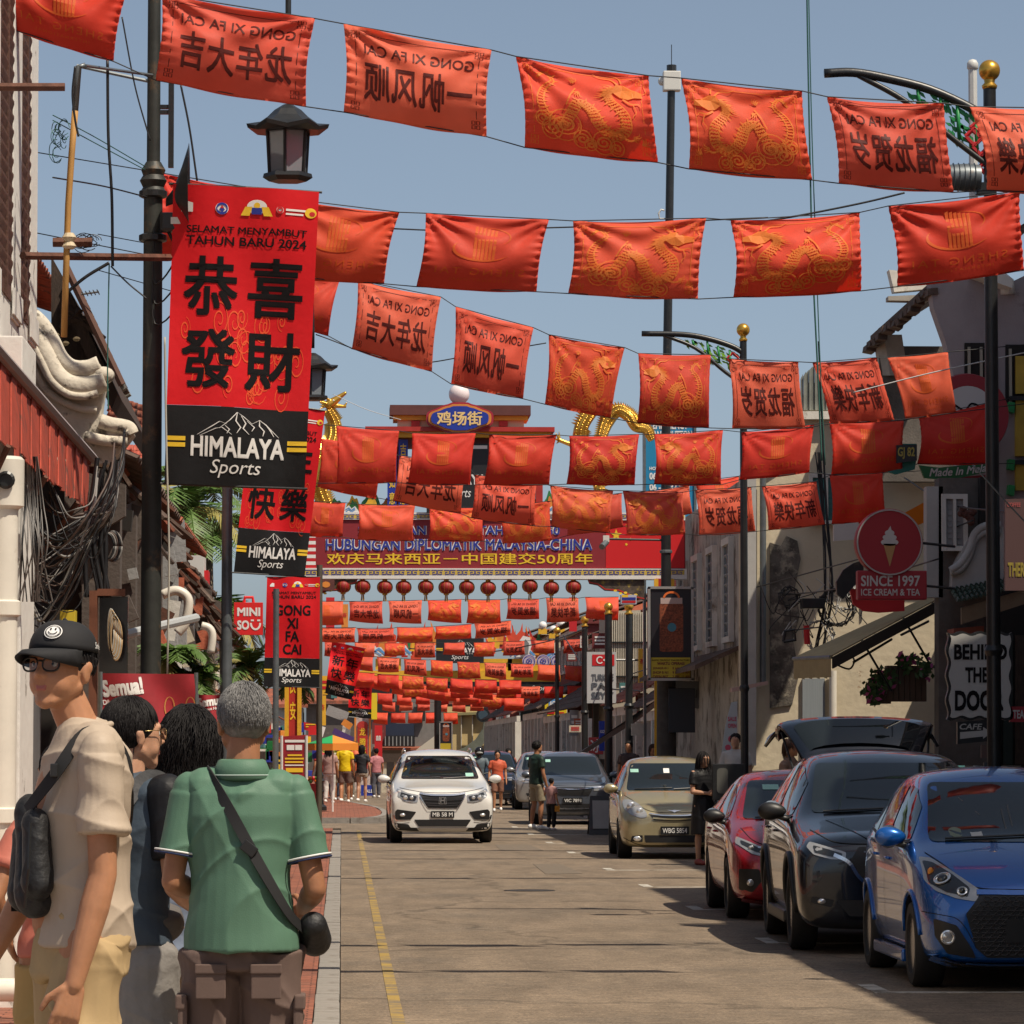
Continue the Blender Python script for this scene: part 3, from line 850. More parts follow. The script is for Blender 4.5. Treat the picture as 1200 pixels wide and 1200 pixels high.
# ---- hatchback stations: q, floor, belt, top, w_low, w_belt, w_top
HATCH=[(0.0,.24,.50,.60,.62,.70,.55),(.012,.19,.56,.70,.86,.88,.74),(.05,.17,.62,.79,.95,.95,.82),(.12,.17,.78,.90,.99,.98,.86),(.20,.18,.86,.98,1.0,.985,.86),(.275,.18,.90,1.04,1.0,.985,.86),(.34,.18,.92,1.20,1.0,.985,.80),(.42,.18,.93,1.38,1.0,.985,.755),(.50,.18,.94,1.475,1.0,.985,.735),(.60,.18,.95,1.50,1.0,.985,.73),(.75,.18,.97,1.49,1.0,.985,.72),(.88,.19,.99,1.43,1.0,.975,.70),(.955,.22,1.0,1.30,.97,.94,.70),(.99,.25,.95,1.08,.92,.90,.72),(1.0,.32,.80,.95,.82,.8,.62)]
SUV=[(0.0,.26,.64,.79,.82,.84,.70),(.010,.20,.73,.89,.96,.96,.84),(.04,.19,.82,.96,.99,.985,.87),(.12,.22,.88,1.0,1.0,.985,.86),(.20,.22,.95,1.06,1.0,.985,.86),(.27,.22,.99,1.12,1.0,.985,.86),(.33,.22,1.01,1.27,1.0,.985,.80),(.40,.22,1.02,1.45,1.0,.985,.745),(.47,.22,1.03,1.58,1.0,.985,.72),(.58,.22,1.05,1.63,1.0,.985,.71),(.75,.22,1.07,1.62,1.0,.985,.70),(.88,.23,1.09,1.55,1.0,.975,.68),(.955,.26,1.10,1.40,.97,.94,.68),(.99,.30,1.05,1.18,.92,.90,.72),(1.0,.38,.9,1.05,.82,.8,.62)]
SEDAN=[(0.0,.24,.48,.58,.60,.66,.5),(.010,.19,.55,.68,.86,.86,.72),(.04,.16,.62,.77,.95,.94,.80),(.10,.16,.74,.85,.99,.97,.84),(.18,.17,.82,.93,1.0,.98,.86),(.26,.17,.87,.99,1.0,.98,.86),(.32,.17,.89,1.12,1.0,.98,.80),(.39,.17,.90,1.29,1.0,.98,.74),(.47,.17,.91,1.40,1.0,.98,.70),(.56,.17,.93,1.43,1.0,.98,.69),(.68,.17,.95,1.40,1.0,.98,.69),(.78,.18,.97,1.26,1.0,.975,.72),(.86,.19,.98,1.10,1.0,.97,.78),(.95,.21,.97,1.06,.96,.94,.78),(.99,.26,.90,1.0,.9,.88,.74),(1.0,.32,.78,.9,.82,.8,.62)]
def scale_st(st,kz,h0=1.0):return[(a,b,c*kz,d*kz,e,f,g)for a,b,c,d,e,f,g in st]
def std_side(c,zb,zr,q0=.325,q1=.90):
 Y=frames(c.L)
 c.side([[(Y(q0),zb+.06),(Y(q0+.055),zb+.05),(Y(q0+.225),zb+.045),(Y(q0+.235),zr-.10),(Y(q0+.16),zr-.13),(Y(q0+.07),zr-.25)],[(Y(q0+.255),zb+.045),(Y(q0+.43),zb+.06),(Y(q0+.425),zr-.13),(Y(q0+.26),zr-.10)],[(Y(q0+.445),zb+.07),(Y(q0+.53),zb+.13),(Y(q0+.50),zr-.19),(Y(q0+.45),zr-.15)]],[[(Y(q0+.01),zb+.02),(Y(q0-.01),.55),(Y(q0+.0),.26)],[(Y(q0+.245),zb+.03),(Y(q0+.25),.6),(Y(q0+.245),.26)],[(Y(q0+.44),zb+.05),(Y(q0+.45),.80),(Y(q0+.40),.5),(Y(q0+.37),.26)],[(Y(q0+.0),.25),(Y(q0+.2),.245),(Y(q0+.37),.25)]],[(Y(q0+.205),zb-.09),(Y(q0+.40),zb-.075)])
 c.line('window_trim',[(Y(q0-.01),zb+.045),(Y(q0+.25),zb+.03),(Y(q0+.53),zb+.10)],TRIM,w=.02,off=.008)
def white_suv():
 c=Car(dict(L=4.57,W=1.82,st=SUV,wr=.345,fa=.93,wb=2.62,paint=paint('white_car_paint',(.72,.71,.68),.0,.3),spokes=5,twin=True,parked=False),'white SUV driving towards the viewer in the middle of the road',(1.75,69.0+2.2,0),R(.6))
 f=c.patch
 f('windscreen',[(-.70,1.12),(.70,1.12),(.575,1.53),(-.575,1.53)],GLASS,r=.05,step=.07)
 f('black_cladding',[(-.90,.17),(.90,.17),(.90,.37),(.60,.34),(.56,.28),(-.56,.28),(-.60,.34),(-.90,.37)],TRIM,off=.006,r=.02)
 f('lower_intake',[(-.50,.42),(.50,.42),(.42,.30),(-.42,.30)],TRIM,off=.009)
 f('skid_plate',[(-.46,.275),(.46,.275),(.40,.225),(-.40,.225)],mat('silver_trim',(.5,.5,.5),.35,.8),off=.016)
 g=f('grille',[(-.40,.86),(.40,.86),(.385,.80),(.25,.62),(-.25,.62),(-.385,.80)],TRIM,off=.010)
 for z,w in((.70,.30),(.665,.27),(.76,.36)):c.line('grille_bar',[(-w,z+.012),(0,z),(w,z+.012)],mat('dark_chrome',(.14,.14,.15),.2,.9),'f',.014,.02,g)
 c.line('grille_chrome',[(-.40,.87),(-.2,.845),(0,.84),(.2,.845),(.40,.87)],CHROME,'f',.028,.022,g,n=30)
 c.line('grille_chrome',[(-.40,.84),(-.27,.625),(-.2,.60),(.2,.60),(.27,.625),(.40,.84)],CHROME,'f',.016,.02,g,n=40)
 y0=c.hit(0,.75,'f',.03).y
 put(merge(stroke([(-.065,-.055),(-.055,.06),(.055,.06),(.065,-.055)],.012,True),stroke([(-.028,.048),(-.034,-.04)],.016),stroke([(.028,.048),(.034,-.04)],.016),stroke([(-.03,.002),(.03,.002)],.016)),lambda a,b:Vector((a,y0,.75+b)),'emblem',CHROME,g)
 for sx in(-1,1):
  P=lambda q:[(sx*a,b)for a,b in q]
  h=f('headlight',P([(.42,.845),(.62,.885),(.78,.955),(.80,.93),(.78,.82),(.68,.745),(.55,.715),(.44,.72)]),LENS,off=.008)
  f('lamp_inner',P([(.45,.82),(.60,.855),(.72,.89),(.74,.83),(.62,.76),(.48,.745)]),LAMPIN,off=.012,parent=h)
  for a,r_ in((.54,.035),(.65,.042)):
   p=c.hit(sx*a,.80,'f',.012);MB().ball(p,(r_,.02,r_)).build('lamp_reflector',LAMPW,h,smooth='all')
  fg=f('fog_lamp_housing',P([(.46,.555),(.79,.60),(.83,.56),(.82,.42),(.56,.42)]),TRIM,off=.010)
  c.line('fog_trim',P([(.56,.41),(.72,.395),(.82,.42),(.845,.50)]),CHROME,'f',.022,.016,fg)
  p=c.hit(sx*.70,.50,'f',.012);MB().ball(p,(.05,.02,.03)).build('fog_lamp',LAMPW,fg,smooth='all')
 c.plate('MB 58 M',.51)
 c.line('bonnet_seam',[(-.74,.97),(-.55,.93),(-.3,.895),(0,.885),(.3,.895),(.55,.93),(.74,.97)],SEAM,'f',.006,.005,n=40)
 c.mirror(frames(4.57)(.335),1.12,.90)
 c.wipers([((-.55,1.12),(.0,1.14)),((.05,1.12),(.60,1.15))])
 f('road_tax_sticker',[(.46,1.16),(.60,1.16),(.595,1.22),(.455,1.22)],STICK,off=.009,r=.004)
 std_side(c,1.04,1.62)
 for sx in(-1,1):MB().tube([(sx*.60,frames(4.57)(q),z)for q,z in((.50,1.60),(.54,1.645),(.7,1.66),(.86,1.62),(.9,1.57))],.016,6).build('roof_rail',CHROME,c.root,smooth='all')
 return c.done()
def blue_hatch():
 bp=paint('bright_blue_car_paint',(.005,.105,.42),.4,.25)
 c=Car(dict(L=3.69,W=1.665,st=HATCH,wr=.30,fa=.72,wb=2.44,paint=bp,spokes=5,twin=True,group='cars parked along the right kerb'),'bright blue hatchback with black honeycomb grille, nearest whole car in the parked row',(4.80,26.6+1.85,0),R(-.6))
 f=c.patch
 f('windscreen',[(-.66,1.00),(.66,1.00),(.56,1.41),(-.56,1.41)],GLASS,r=.05,step=.06)
 g=f('grille',[(-.44,.655),(.44,.655),(.54,.53),(.47,.30),(.40,.24),(-.40,.24),(-.47,.30),(-.54,.53)],TRIM,off=.012)
 hm=MB();HX=mat('grille_honeycomb',(.045,.045,.05),.35)
 for j in range(13):
  for i in range(-9,10):
   x,z=i*.056+(j%2)*.028,.27+j*.030
   if abs(x)>.40+(.10 if .35<z<.6 else .02)or(abs(x)<.24 and .34<z<.50):continue
   P=[c.hit(x+.026*math.cos(t),z+.016*math.sin(t),'f',.019)for t in np.linspace(0,2*PI,7)]
   hm.tube(P,.0035,4,cap=False)
 hm.build('honeycomb_mesh',HX,g)
 c.line('grille_top_edge',[(-.46,.672),(0,.668),(.46,.672)],bp,'f',.03,.02,g)
 f('number_plate_panel',[(-.27,.50),(.27,.50),(.27,.34),(-.27,.34)],TRIM,off=.026,parent=g,r=.01)
 c.plate('',.42,.46,.125,dark=True)
 for sx in(-1,1):
  P=lambda q:[(sx*a,b)for a,b in q]
  h=f('headlight',P([(.765,.90),(.70,.895),(.58,.80),(.43,.685),(.47,.615),(.60,.635),(.72,.68),(.775,.75)]),LENS,off=.007,step=.03)
  f('lamp_inner',P([(.755,.875),(.70,.865),(.60,.79),(.50,.70),(.52,.645),(.66,.675),(.75,.73)]),LAMPIN,off=.010,parent=h,step=.03)
  for a,z,r_ in((.665,.755,.062),(.555,.675,.036)):
   p=c.hit(sx*a,z,'f',.014);n_=(c.hit(sx*a,z,'f',1)-c.hit(sx*a,z,'f',0)).normalized()
   q=n_.to_track_quat('Z','Y');mb=MB()
   mb.lathe((0,0,0),[(r_,0),(r_,.008),(r_*.84,.010),(r_*.8,.0),(.001,-.001)],22);mb.v=[tuple(p+q@Vector(k))for k in mb.v]
   rf=mb.build('lamp_reflector',LAMPW,h,smooth=True)
   mb=MB().ball((0,0,.004),(r_*.62,r_*.62,.02),18,8);mb.v=[tuple(p+q@Vector(k))for k in mb.v];mb.build('projector_lens',GLASS,rf,smooth='all')
  p=c.hit(sx*.725,.80,'f',.012);MB().ball(p,(.022,.012,.03)).build('indicator_lamp',mat('amber_lens',(.7,.25,.03),.2),h,smooth='all')
  fg=f('fog_lamp_housing',P([(.745,.50),(.60,.455),(.50,.30),(.47,.235),(.66,.265),(.735,.38)]),TRIM,off=.008,step=.03)
  p=c.hit(sx*.66,.375,'f',.010)
  fl=MB().lathe(p,[(.05,.0),(.05,.014),(.04,.018),(.034,.006),(.001,.010)],18,'y').build('fog_lamp',LAMPW,fg,smooth=True)
  c.line('bumper_crease',P([(.80,.54),(.70,.525),(.60,.50),(.53,.42),(.47,.30)]),SEAM,'f',.005,.004)
 c.line('bumper_lip',[(-.76,.245),(-.5,.19),(0,.185),(.5,.19),(.76,.245)],bp,'f',.035,.025,n=40)
 c.line('lip_shadow_strip',[(-.72,.215),(-.5,.165),(0,.16),(.5,.165),(.72,.215)],TRIM,'f',.03,.02,n=40)  # black strip drawn in place of the shade under the lip
 c.line('bonnet_seam',[(-.72,.93),(-.62,.84),(-.48,.715),(-.2,.695),(.2,.695),(.48,.715),(.62,.84),(.72,.93)],SEAM,'f',.006,.004,n=44)
 p=c.hit(0,.745,'f',.01)
 put(merge(ring2d(0,0,.038,.007,22,.028),poly2d([(-.03,0),(0,.016),(.03,0),(0,-.012)])),lambda a,b:c.hit(a,.80+b,'f',.008),'emblem',CHROME,c.root)
 for sx in(-1,1):
  for ax,nm in((('l' if sx<0 else 'r'),'arch_flare'),):
   for y0,yn in((-1.845+.72,0),(-1.845+.72+2.44,1)):
    P=[c.hit(y0+.365*math.cos(t),.30+.365*math.sin(t),ax,.004)for t in np.linspace(R(12),R(168),16)]
    MB().tube(P,.016,6).build(nm,bp,c.root,smooth='all')
  MB().box(sx*.80-.035,sx*.80+.035,-.72,.86,.15,.24).build('side_skirt',bp,c.root,bevel=.02)
 c.mirror(frames(3.69)(.335),1.03,.80,sc=.98)
 c.wipers([((-.55,1.01),(.02,1.035)),((.04,1.01),(.60,1.05))])
 std_side(c,.95,1.49,.32)
 f('windscreen_sticker',[(-.36,1.03),(-.28,1.03),(-.28,1.065),(-.36,1.065)],mat('pale_sticker',(.5,.52,.5),.5),off=.009,r=.003)
 put(merge(disc2d(-.46,1.06,.05,16,.035)),lambda a,b:c.hit(a,b,'f',.007),'dashboard_toy_seen_through_glass',mat('dim_pale_green',(.16,.2,.15),.6),c.root)
 put(merge(stroke([(-.38,1.30),(-.26,1.18)],.008),stroke([(-.10,1.22),(-.10,1.08)],.01),stroke([(-.05,1.25),(-.05,1.10)],.01)),lambda a,b:c.hit(a,b,'f',.0065),'cabin_detail_seen_through_glass',mat('dim_grey',(.08,.085,.085),.5),c.root)
 Y=frames(3.69)
 MB().box(-.012,.012,Y(.70),Y(.70)+.05,c.hit(0,Y(.7),'t',0).z-.01,c.hit(0,Y(.7),'t',0).z+.03).build('antenna',TRIM,c.root)
 return c.done()
def black_suv():
 bp=paint('black_blue_car_paint',(.006,.009,.016),.3,.22)
 c=Car(dict(L=4.55,W=1.84,st=scale_st(SUV,1.0),wr=.36,fa=.90,wb=2.70,paint=bp,spokes=5,group='cars parked along the right kerb'),'black SUV with its tailgate open, between the blue and the red parked cars',(4.66,31.5+2.28,0),R(-2.0))
 f=c.patch;L=4.55;Y=frames(L)
 f('windscreen',[(-.70,1.12),(.70,1.12),(.59,1.53),(-.59,1.53)],GLASS,r=.05,step=.07)
 g=f('grille',[(-.42,.86),(.42,.86),(.50,.74),(.34,.55),(-.34,.55),(-.50,.74)],TRIM,off=.012)
 c.line('chrome_wing',[(-.62,.80),(-.50,.74),(-.36,.58),(0,.54),(.36,.58),(.50,.74),(.62,.80)],CHROME,'f',.028,.02,g,n=44)
 for z in(.62,.67,.72,.77,.82):c.line('grille_bar',[(-.38,z),(0,z-.005),(.38,z)],mat('dark_chrome',(.14,.14,.15),.2,.9),'f',.008,.02,g)
 f('lower_intake',[(-.60,.44),(.60,.44),(.50,.31),(-.50,.31)],TRIM,off=.008)
 c.plate('',.46,.46,.11)
 for sx in(-1,1):
  P=lambda q:[(sx*a,b)for a,b in q]
  h=f('headlight',P([(.52,.82),(.66,.86),(.80,.90),(.83,.86),(.78,.80),(.64,.765),(.53,.765)]),LENS,off=.008,step=.03)
  f('lamp_inner',P([(.55,.81),(.66,.84),(.78,.87),(.77,.815),(.64,.785),(.56,.78)]),LAMPIN,off=.011,parent=h)
  f('fog_lamp_housing',P([(.62,.44),(.80,.47),(.81,.42),(.64,.38)]),TRIM,off=.010)
  p=c.hit(sx*.72,.43,'f',.012);MB().ball(p,(.035,.015,.022)).build('fog_lamp',LAMPW,c.root,smooth='all')
 c.line('bonnet_seam',[(-.76,.99),(-.60,.90),(-.3,.885),(0,.88),(.3,.885),(.60,.90),(.76,.99)],SEAM,'f',.006,.004,n=44)
 for sx in(-1,1):c.line('bonnet_crease',[(sx*.30,.90),(sx*.42,.98),(sx*.60,1.07)],bp,'f',.012,.007)
 c.mirror(Y(.335),1.13,.905,TRIM,1.05)
 c.wipers([((-.60,1.12),(.02,1.15)),((.04,1.12),(.64,1.16))])
 std_side(c,1.04,1.62)
 for sx,ax in((-1,'l'),(1,'r')):
  for y0 in(-L/2+.90,-L/2+3.60):
   P=[c.hit(y0+.43*math.cos(t),.36+.43*math.sin(t),ax,.006)for t in np.linspace(R(-5),R(185),18)]
   MB().tube(P,.024,6).build('arch_cladding',TRIM,c.root,smooth='all')
  MB().box(sx*.88-.04,sx*.88+.04,-.85,.92,.20,.30).build('sill_cladding',TRIM,c.root,bevel=.02)
  # raised tailgate: hinged at the back of the roof
 tg=MB();y0=Y(.90);rows=[]
 n=13
 prof=[(0,0,.52),(.12,.10,.56),(.30,.22,.62),(.52,.32,.68),(.72,.37,.72),(.90,.34,.73),(1.02,.25,.72)]
 for dy,dz,hw in prof:
  rows.append([(hw*math.sin(PI/2*(k/(n-1)*2-1)),y0+dy*.75,1.52+dz+.085*math.cos(PI/2*(k/(n-1)*2-1))-.02)for k in range(n)])
 for r_ in rows:tg.v+=r_
 for i in range(len(rows)-1):
  for k in range(n-1):tg.f.append((i*n+k,i*n+k+1,(i+1)*n+k+1,(i+1)*n+k))
 t=tg.build('tailgate',bp,c.root,smooth='all',label='raised tailgate standing open above the roof',solid=.05)
 gl=MB()
 for dy,dz,hw in((.10,.11,.50),(.28,.235,.58),(.48,.335,.64)):
  gl.v+=[(hw*math.sin(PI/2*(k/8*2-1))*.92,y0+dy*.75,1.52+dz+.078*math.cos(PI/2*(k/8*2-1))+.0)for k in range(9)]
 for i in range(2):
  for k in range(8):gl.f.append((i*9+k,i*9+k+1,(i+1)*9+k+1,(i+1)*9+k))
 gl.build('rear_window',GLASS,t,smooth='all')
 # dark rear lip hanging down from the open gate (number plate side)
 lip=MB()
 for k in range(n):
  a=PI/2*(k/(n-1)*2-1)
  lip.v+=[(.74*math.sin(a),y0+.78+.0,1.79+.14*math.cos(a)),(.82*math.sin(a),y0+.92,1.62+.24*math.cos(a)+.06)]
 for k in range(n-1):lip.f.append((2*k,2*k+2,2*k+3,2*k+1))
 lip.build('tailgate_lower_edge',bp,t,smooth='all',solid=.03)
 MB().tube([(.80*math.sin(a),y0+.93,1.70+.24*math.cos(a))for a in np.linspace(-1.4,1.4,20)],.008,5).build('tailgate_seal',CHROME,t)
 for sx in(-1,1):MB().tube([(sx*.60,y0+.02,1.42),(sx*.68,y0+.55,1.80)],.012,6).build('gas_strut',BLACKM,t)
 return c.done()
def red_sedan():
 rp=paint('red_car_paint',(.36,.008,.018),.35,.25)
 c=Car(dict(L=4.42,W=1.73,st=SEDAN,wr=.305,fa=.82,wb=2.55,paint=rp,spokes=5,twin=True,group='cars parked along the right kerb'),'red sedan with slim chrome headlights, parked behind the black SUV',(4.66,37.7+2.21,0),R(-1.2))
 f=c.patch;Y=frames(4.42)
 f('windscreen',[(-.67,.96),(.67,.96),(.545,1.335),(-.545,1.335)],GLASS,r=.05,step=.06)
 f('grille',[(-.30,.66),(.30,.66),(.28,.61),(-.28,.61)],TRIM,off=.01)
 g=f('lower_intake',[(-.36,.52),(.36,.52),(.56,.24),(-.56,.24)],TRIM,off=.010)
 for z in(.29,.34,.39,.44):c.line('grille_bar',[(-.44,z),(0,z),(.44,z)],mat('dark_chrome',(.14,.14,.15),.2,.9),'f',.008,.016,g)
 c.plate('',.47,.44,.11)
 c.line('chrome_strip',[(-.60,.70),(-.3,.665),(0,.66),(.3,.665),(.60,.70)],CHROME,'f',.018,.014,n=30)
 for sx in(-1,1):
  P=lambda q:[(sx*a,b)for a,b in q]
  h=f('headlight',P([(.78,.80),(.80,.74),(.66,.64),(.46,.595),(.34,.62),(.36,.655),(.56,.70),(.70,.765)]),LENS,off=.008,step=.03)
  f('lamp_inner',P([(.75,.765),(.75,.73),(.64,.665),(.46,.62),(.40,.64),(.56,.68),(.68,.735)]),LAMPIN,off=.011,parent=h,step=.03)
  for a,z in((.66,.695),(.56,.66),(.47,.635)):
   p=c.hit(sx*a,z,'f',.014);MB().ball(p,(.028,.012,.018)).build('lamp_reflector',LAMPW,h,smooth='all')
  f('fog_lamp_housing',P([(.78,.50),(.60,.50),(.56,.40),(.66,.28),(.78,.30)]),TRIM,off=.008)
  p=c.hit(sx*.68,.37,'f',.012);MB().ball(p,(.035,.015,.035)).build('fog_lamp',LAMPW,c.root,smooth='all')
 c.line('bumper_lip',[(-.78,.22),(-.5,.185),(0,.18),(.5,.185),(.78,.22)],rp,'f',.03,.02,n=30)
 c.line('bonnet_seam',[(-.72,.88),(-.62,.76),(-.36,.69),(0,.685),(.36,.69),(.62,.76),(.72,.88)],SEAM,'f',.006,.004,n=44)
 c.mirror(Y(.325),.985,.835,TRIM,.95)
 c.wipers([((-.55,.965),(.02,.985)),((.04,.965),(.60,.99))])
 f('road_tax_sticker',[(-.42,1.24),(-.26,1.24),(-.26,1.29),(-.42,1.29)],STICK,off=.009,r=.004)
 std_side(c,.91,1.40,.315)
 return c.done()
def gold_hatch():
 gp=paint('pale_gold_car_paint',(.42,.36,.21),.45,.3)
 c=Car(dict(L=3.72,W=1.665,st=scale_st(HATCH,1.015),wr=.29,fa=.72,wb=2.44,paint=gp,spokes=5,group='cars parked along the right kerb'),'pale gold hatchback with big oval headlights beside the pedestrian in black',(5.04,59.0+1.86,0),R(-1.0))
 f=c.patch;Y=frames(3.72)
 f('windscreen',[(-.67,1.02),(.67,1.02),(.57,1.43),(-.57,1.43)],GLASS,r=.05,step=.07)
 g=f('grille',[(-.37,.67),(-.2,.645),(.2,.645),(.37,.67),(.31,.58),(-.31,.58)],TRIM,off=.010)
 c.line('grille_chrome',[(-.38,.68),(-.2,.655),(0,.65),(.2,.655),(.38,.68)],CHROME,'f',.016,.016,g,n=30)
 c.line('grille_chrome',[(-.33,.615),(0,.60),(.33,.615)],gp,'f',.022,.018,g,n=30)
 put(merge(poly2d([(-.11,.015),(-.03,-.005),(0,-.02),(.03,-.005),(.11,.015),(.03,.012),(0,.02),(-.03,.012)])),lambda a,b:c.hit(a,.715+b,'f',.01),'emblem',CHROME,g)
 f('lower_intake',[(-.46,.36),(.46,.36),(.44,.25),(-.44,.25)],TRIM,off=.009)
 c.plate('WBG 5854',.43,.42,.115)
 for sx in(-1,1):
  P=lambda q:[(sx*a,b)for a,b in q]
  h=f('headlight',P([(.76,.88),(.66,.89),(.53,.83),(.42,.70),(.41,.63),(.50,.615),(.66,.66),(.75,.76)]),LENS,off=.008,step=.03,r=.05)
  for a,z,r_ in((.64,.78,.07),(.52,.71,.055)):
   p=c.hit(sx*a,z,'f',.008);MB().ball(p,(r_,.02,r_)).build('lamp_reflector',LAMPW,h,smooth='all')
  fg=f('fog_lamp_housing',P([(.64,.35),(.48,.36),(.48,.26),(.66,.27)]),TRIM,off=.012)
  p=c.hit(sx*.56,.31,'f',.016);MB().ball(p,(.06,.015,.038)).build('fog_lamp',LAMPW,fg,smooth='all')
 c.line('bonnet_seam',[(-.72,.95),(-.60,.87),(-.42,.74),(-.2,.70),(.2,.70),(.42,.74),(.60,.87),(.72,.95)],SEAM,'f',.006,.004,n=44)
 c.line('bumper_seam',[(-.80,.34),(-.5,.215),(0,.21),(.5,.215),(.80,.34)],SEAM,'f',.008,.004,n=30)
 c.mirror(Y(.335),1.05,.80)
 c.wipers([((-.55,1.03),(.02,1.05)),((.04,1.03),(.60,1.06))])
 f('road_tax_sticker',[(-.58,1.29),(-.46,1.29),(-.46,1.34),(-.58,1.34)],STICK,off=.009,r=.004)
 f('season_pass_sticker',[(-.08,1.28),(.01,1.28),(.01,1.35),(-.08,1.35)],WHITE,off=.009,r=.004)
 std_side(c,.965,1.51,.32)
 return c.done()
def grey_suv(label,loc,rz,col,plate='VIC 7891',full=True,L=4.35,W=1.79,st=SUV,kz=.97):
 gp=paint(col[0],col[1],.45,.3)
 c=Car(dict(L=L,W=W,st=scale_st(st,kz),wr=.33,fa=.86,wb=2.61,paint=gp,spokes=5,group='cars parked along the right kerb'),label,loc,rz)
 f=c.patch;Y=frames(L)
 f('windscreen',[(-.68,1.12*kz),(.68,1.12*kz),(.57,1.53*kz),(-.57,1.53*kz)],GLASS,r=.05,step=.08)
 g=f('grille',[(-.46,.84*kz),(.46,.84*kz),(.36,.64),(-.36,.64)],TRIM,off=.010,step=.08)
 c.line('grille_chrome',[(-.62,.845*kz),(0,.80*kz),(.62,.845*kz)],CHROME,'f',.02,.018,g)
 f('lower_intake',[(-.60,.46),(.60,.46),(.50,.28),(-.50,.28)],TRIM,off=.009,step=.08)
 c.line('bumper_chrome',[(-.55,.36),(0,.35),(.55,.36)],CHROME,'f',.03,.02)
 c.plate(plate,.53,.42,.11)
 for sx in(-1,1):
  P=lambda q:[(sx*a,b)for a,b in q]
  h=f('headlight',P([(.80,.93*kz),(.82,.84*kz),(.66,.76*kz),(.46,.76*kz),(.47,.83*kz),(.66,.88*kz)]),LENS,off=.008,step=.05)
  p=c.hit(sx*.66,.82*kz,'f',.01);MB().ball(p,(.05,.015,.035)).build('lamp_reflector',LAMPW,h,smooth='all')
 c.mirror(Y(.335),1.12*kz,W/2-.01)
 c.line('bonnet_seam',[(-.76,.985*kz),(-.60,.90*kz),(0,.87*kz),(.60,.90*kz),(.76,.985*kz)],SEAM,'f',.006,.004,n=30)
 f('road_tax_sticker',[(-.55,1.40*kz),(-.44,1.40*kz),(-.44,1.46*kz),(-.55,1.46*kz)],STICK,off=.009,r=.004)
 if full:std_side(c,1.04*kz,1.62*kz)
 return c.done()
white_suv();blue_hatch();black_suv();red_sedan();gold_hatch()
grey_suv('grey SUV parked just past the festival gate, beside the man and child',(5.12,86+2.2,0),R(-1.5),('grey_car_paint',(.11,.125,.155)))
grey_suv('silver SUV far down the street, half hidden behind the grey SUV',(5.65,109,0),R(-1),('silver_car_paint',(.32,.31,.30)),'MCA 41')
grey_suv('dark blue car farthest away, seen beside the white SUV roof',(4.45,117,0),R(-1),('navy_car_paint',(.02,.035,.07)),'WKA 9')
grey_suv('pale grey car cut off by the right edge of the picture',(4.80,19.7,0),0,('light_grey_car_paint',(.28,.28,.28)),'',W=1.79)
# ================================================================ people
def rmesh(mb,voxel,smooth=4,disp=None,name='m'):
 "one continuous surface round a set of overlapping solids"
 me=bpy.data.meshes.new(name);me.from_pydata(mb.v,[],mb.f)
 bm=bmesh.new();bm.from_mesh(me);bmesh.ops.recalc_face_normals(bm,faces=bm.faces);bm.to_mesh(me);bm.free()
 o=bpy.data.objects.new(name,me);COL.objects.link(o)
 m=o.modifiers.new('r','REMESH');m.mode='VOXEL';m.voxel_size=voxel;m.use_smooth_shade=True
 if smooth:
  s=o.modifiers.new('s','SMOOTH');s.factor=.5;s.iterations=smooth
 dg=bpy.context.evaluated_depsgraph_get();dg.update()
 r=bpy.data.meshes.new_from_object(o.evaluated_get(dg))
 bpy.data.objects.remove(o);bpy.data.meshes.remove(me)
 if disp:
  n=len(r.vertices);co=np.zeros(n*3);r.vertices.foreach_get('co',co);co=co.reshape(-1,3)
  no=np.zeros(n*3);r.vertices.foreach_get('normal',no);no=no.reshape(-1,3)
  co=disp(co,no);r.vertices.foreach_set('co',co.reshape(-1));r.update()
 r.polygons.foreach_set('use_smooth',[True]*len(r.polygons))
 return r
def wrinkle(amp,fz=30,fx=12,seed=0,pushes=()):
 def f(co,no):
  x,y,z=co[:,0],co[:,1],co[:,2];s=seed*1.7
  w=x*fx+2.2*np.sin(z*fz*.23+s)+1.4*np.sin(y*fx*.9+s*2)
  d=np.sin(w+z*fz*.35+s)*.5+np.sin(z*fz+np.sin(w*1.3)*1.8+s)*.45+np.sin(z*fz*.5-x*fx*2.1+np.cos(y*14))*.35
  rg=(1-np.abs(np.sin(w*.45+z*fz*.42+s)))**3+.8*(1-np.abs(np.sin(w*.8-z*fz*.33+s*3+1.3*np.sin(y*11+z*9))))**3
  d=np.sign(d)*np.abs(d)**1.3*.7+rg*.9
  co=co+no*(d*amp)[:,None]
  for c,dr,r,a in pushes:
   q=np.exp(-((co-np.array(c))**2).sum(1)/(r*r));co=co+q[:,None]*np.array(dr)[None]*a
  return co
 return f
def cap(mb,a,b,ra,rb,n=14,fl=None):
 "a tapered limb segment with round ends; fl flattens it along a direction"
 a,b=Vector(a),Vector(b);d=b-a;L=d.length
 if L<1e-6:return mb.ball(a,ra,n,8)
 d.normalize();P,Rr=[],[]
 for t in np.linspace(-PI/2,0,5):P.append(a+d*ra*math.sin(t));Rr.append(max(1e-4,ra*math.cos(t)))
 for t in np.linspace(0,PI/2,5):P.append(b+d*rb*math.sin(t));Rr.append(max(1e-4,rb*math.cos(t)))
 n0=len(mb.v);mb.tube(P,Rr,n)
 if fl:
  fd,k=Vector(fl[0]).normalized(),fl[1]
  for i in range(n0,len(mb.v)):
   v=Vector(mb.v[i]);q=(v-a).dot(d);c=a+d*q;w=v-c;w=w-fd*(w.dot(fd)*(1-k));mb.v[i]=tuple(c+w)
 return mb
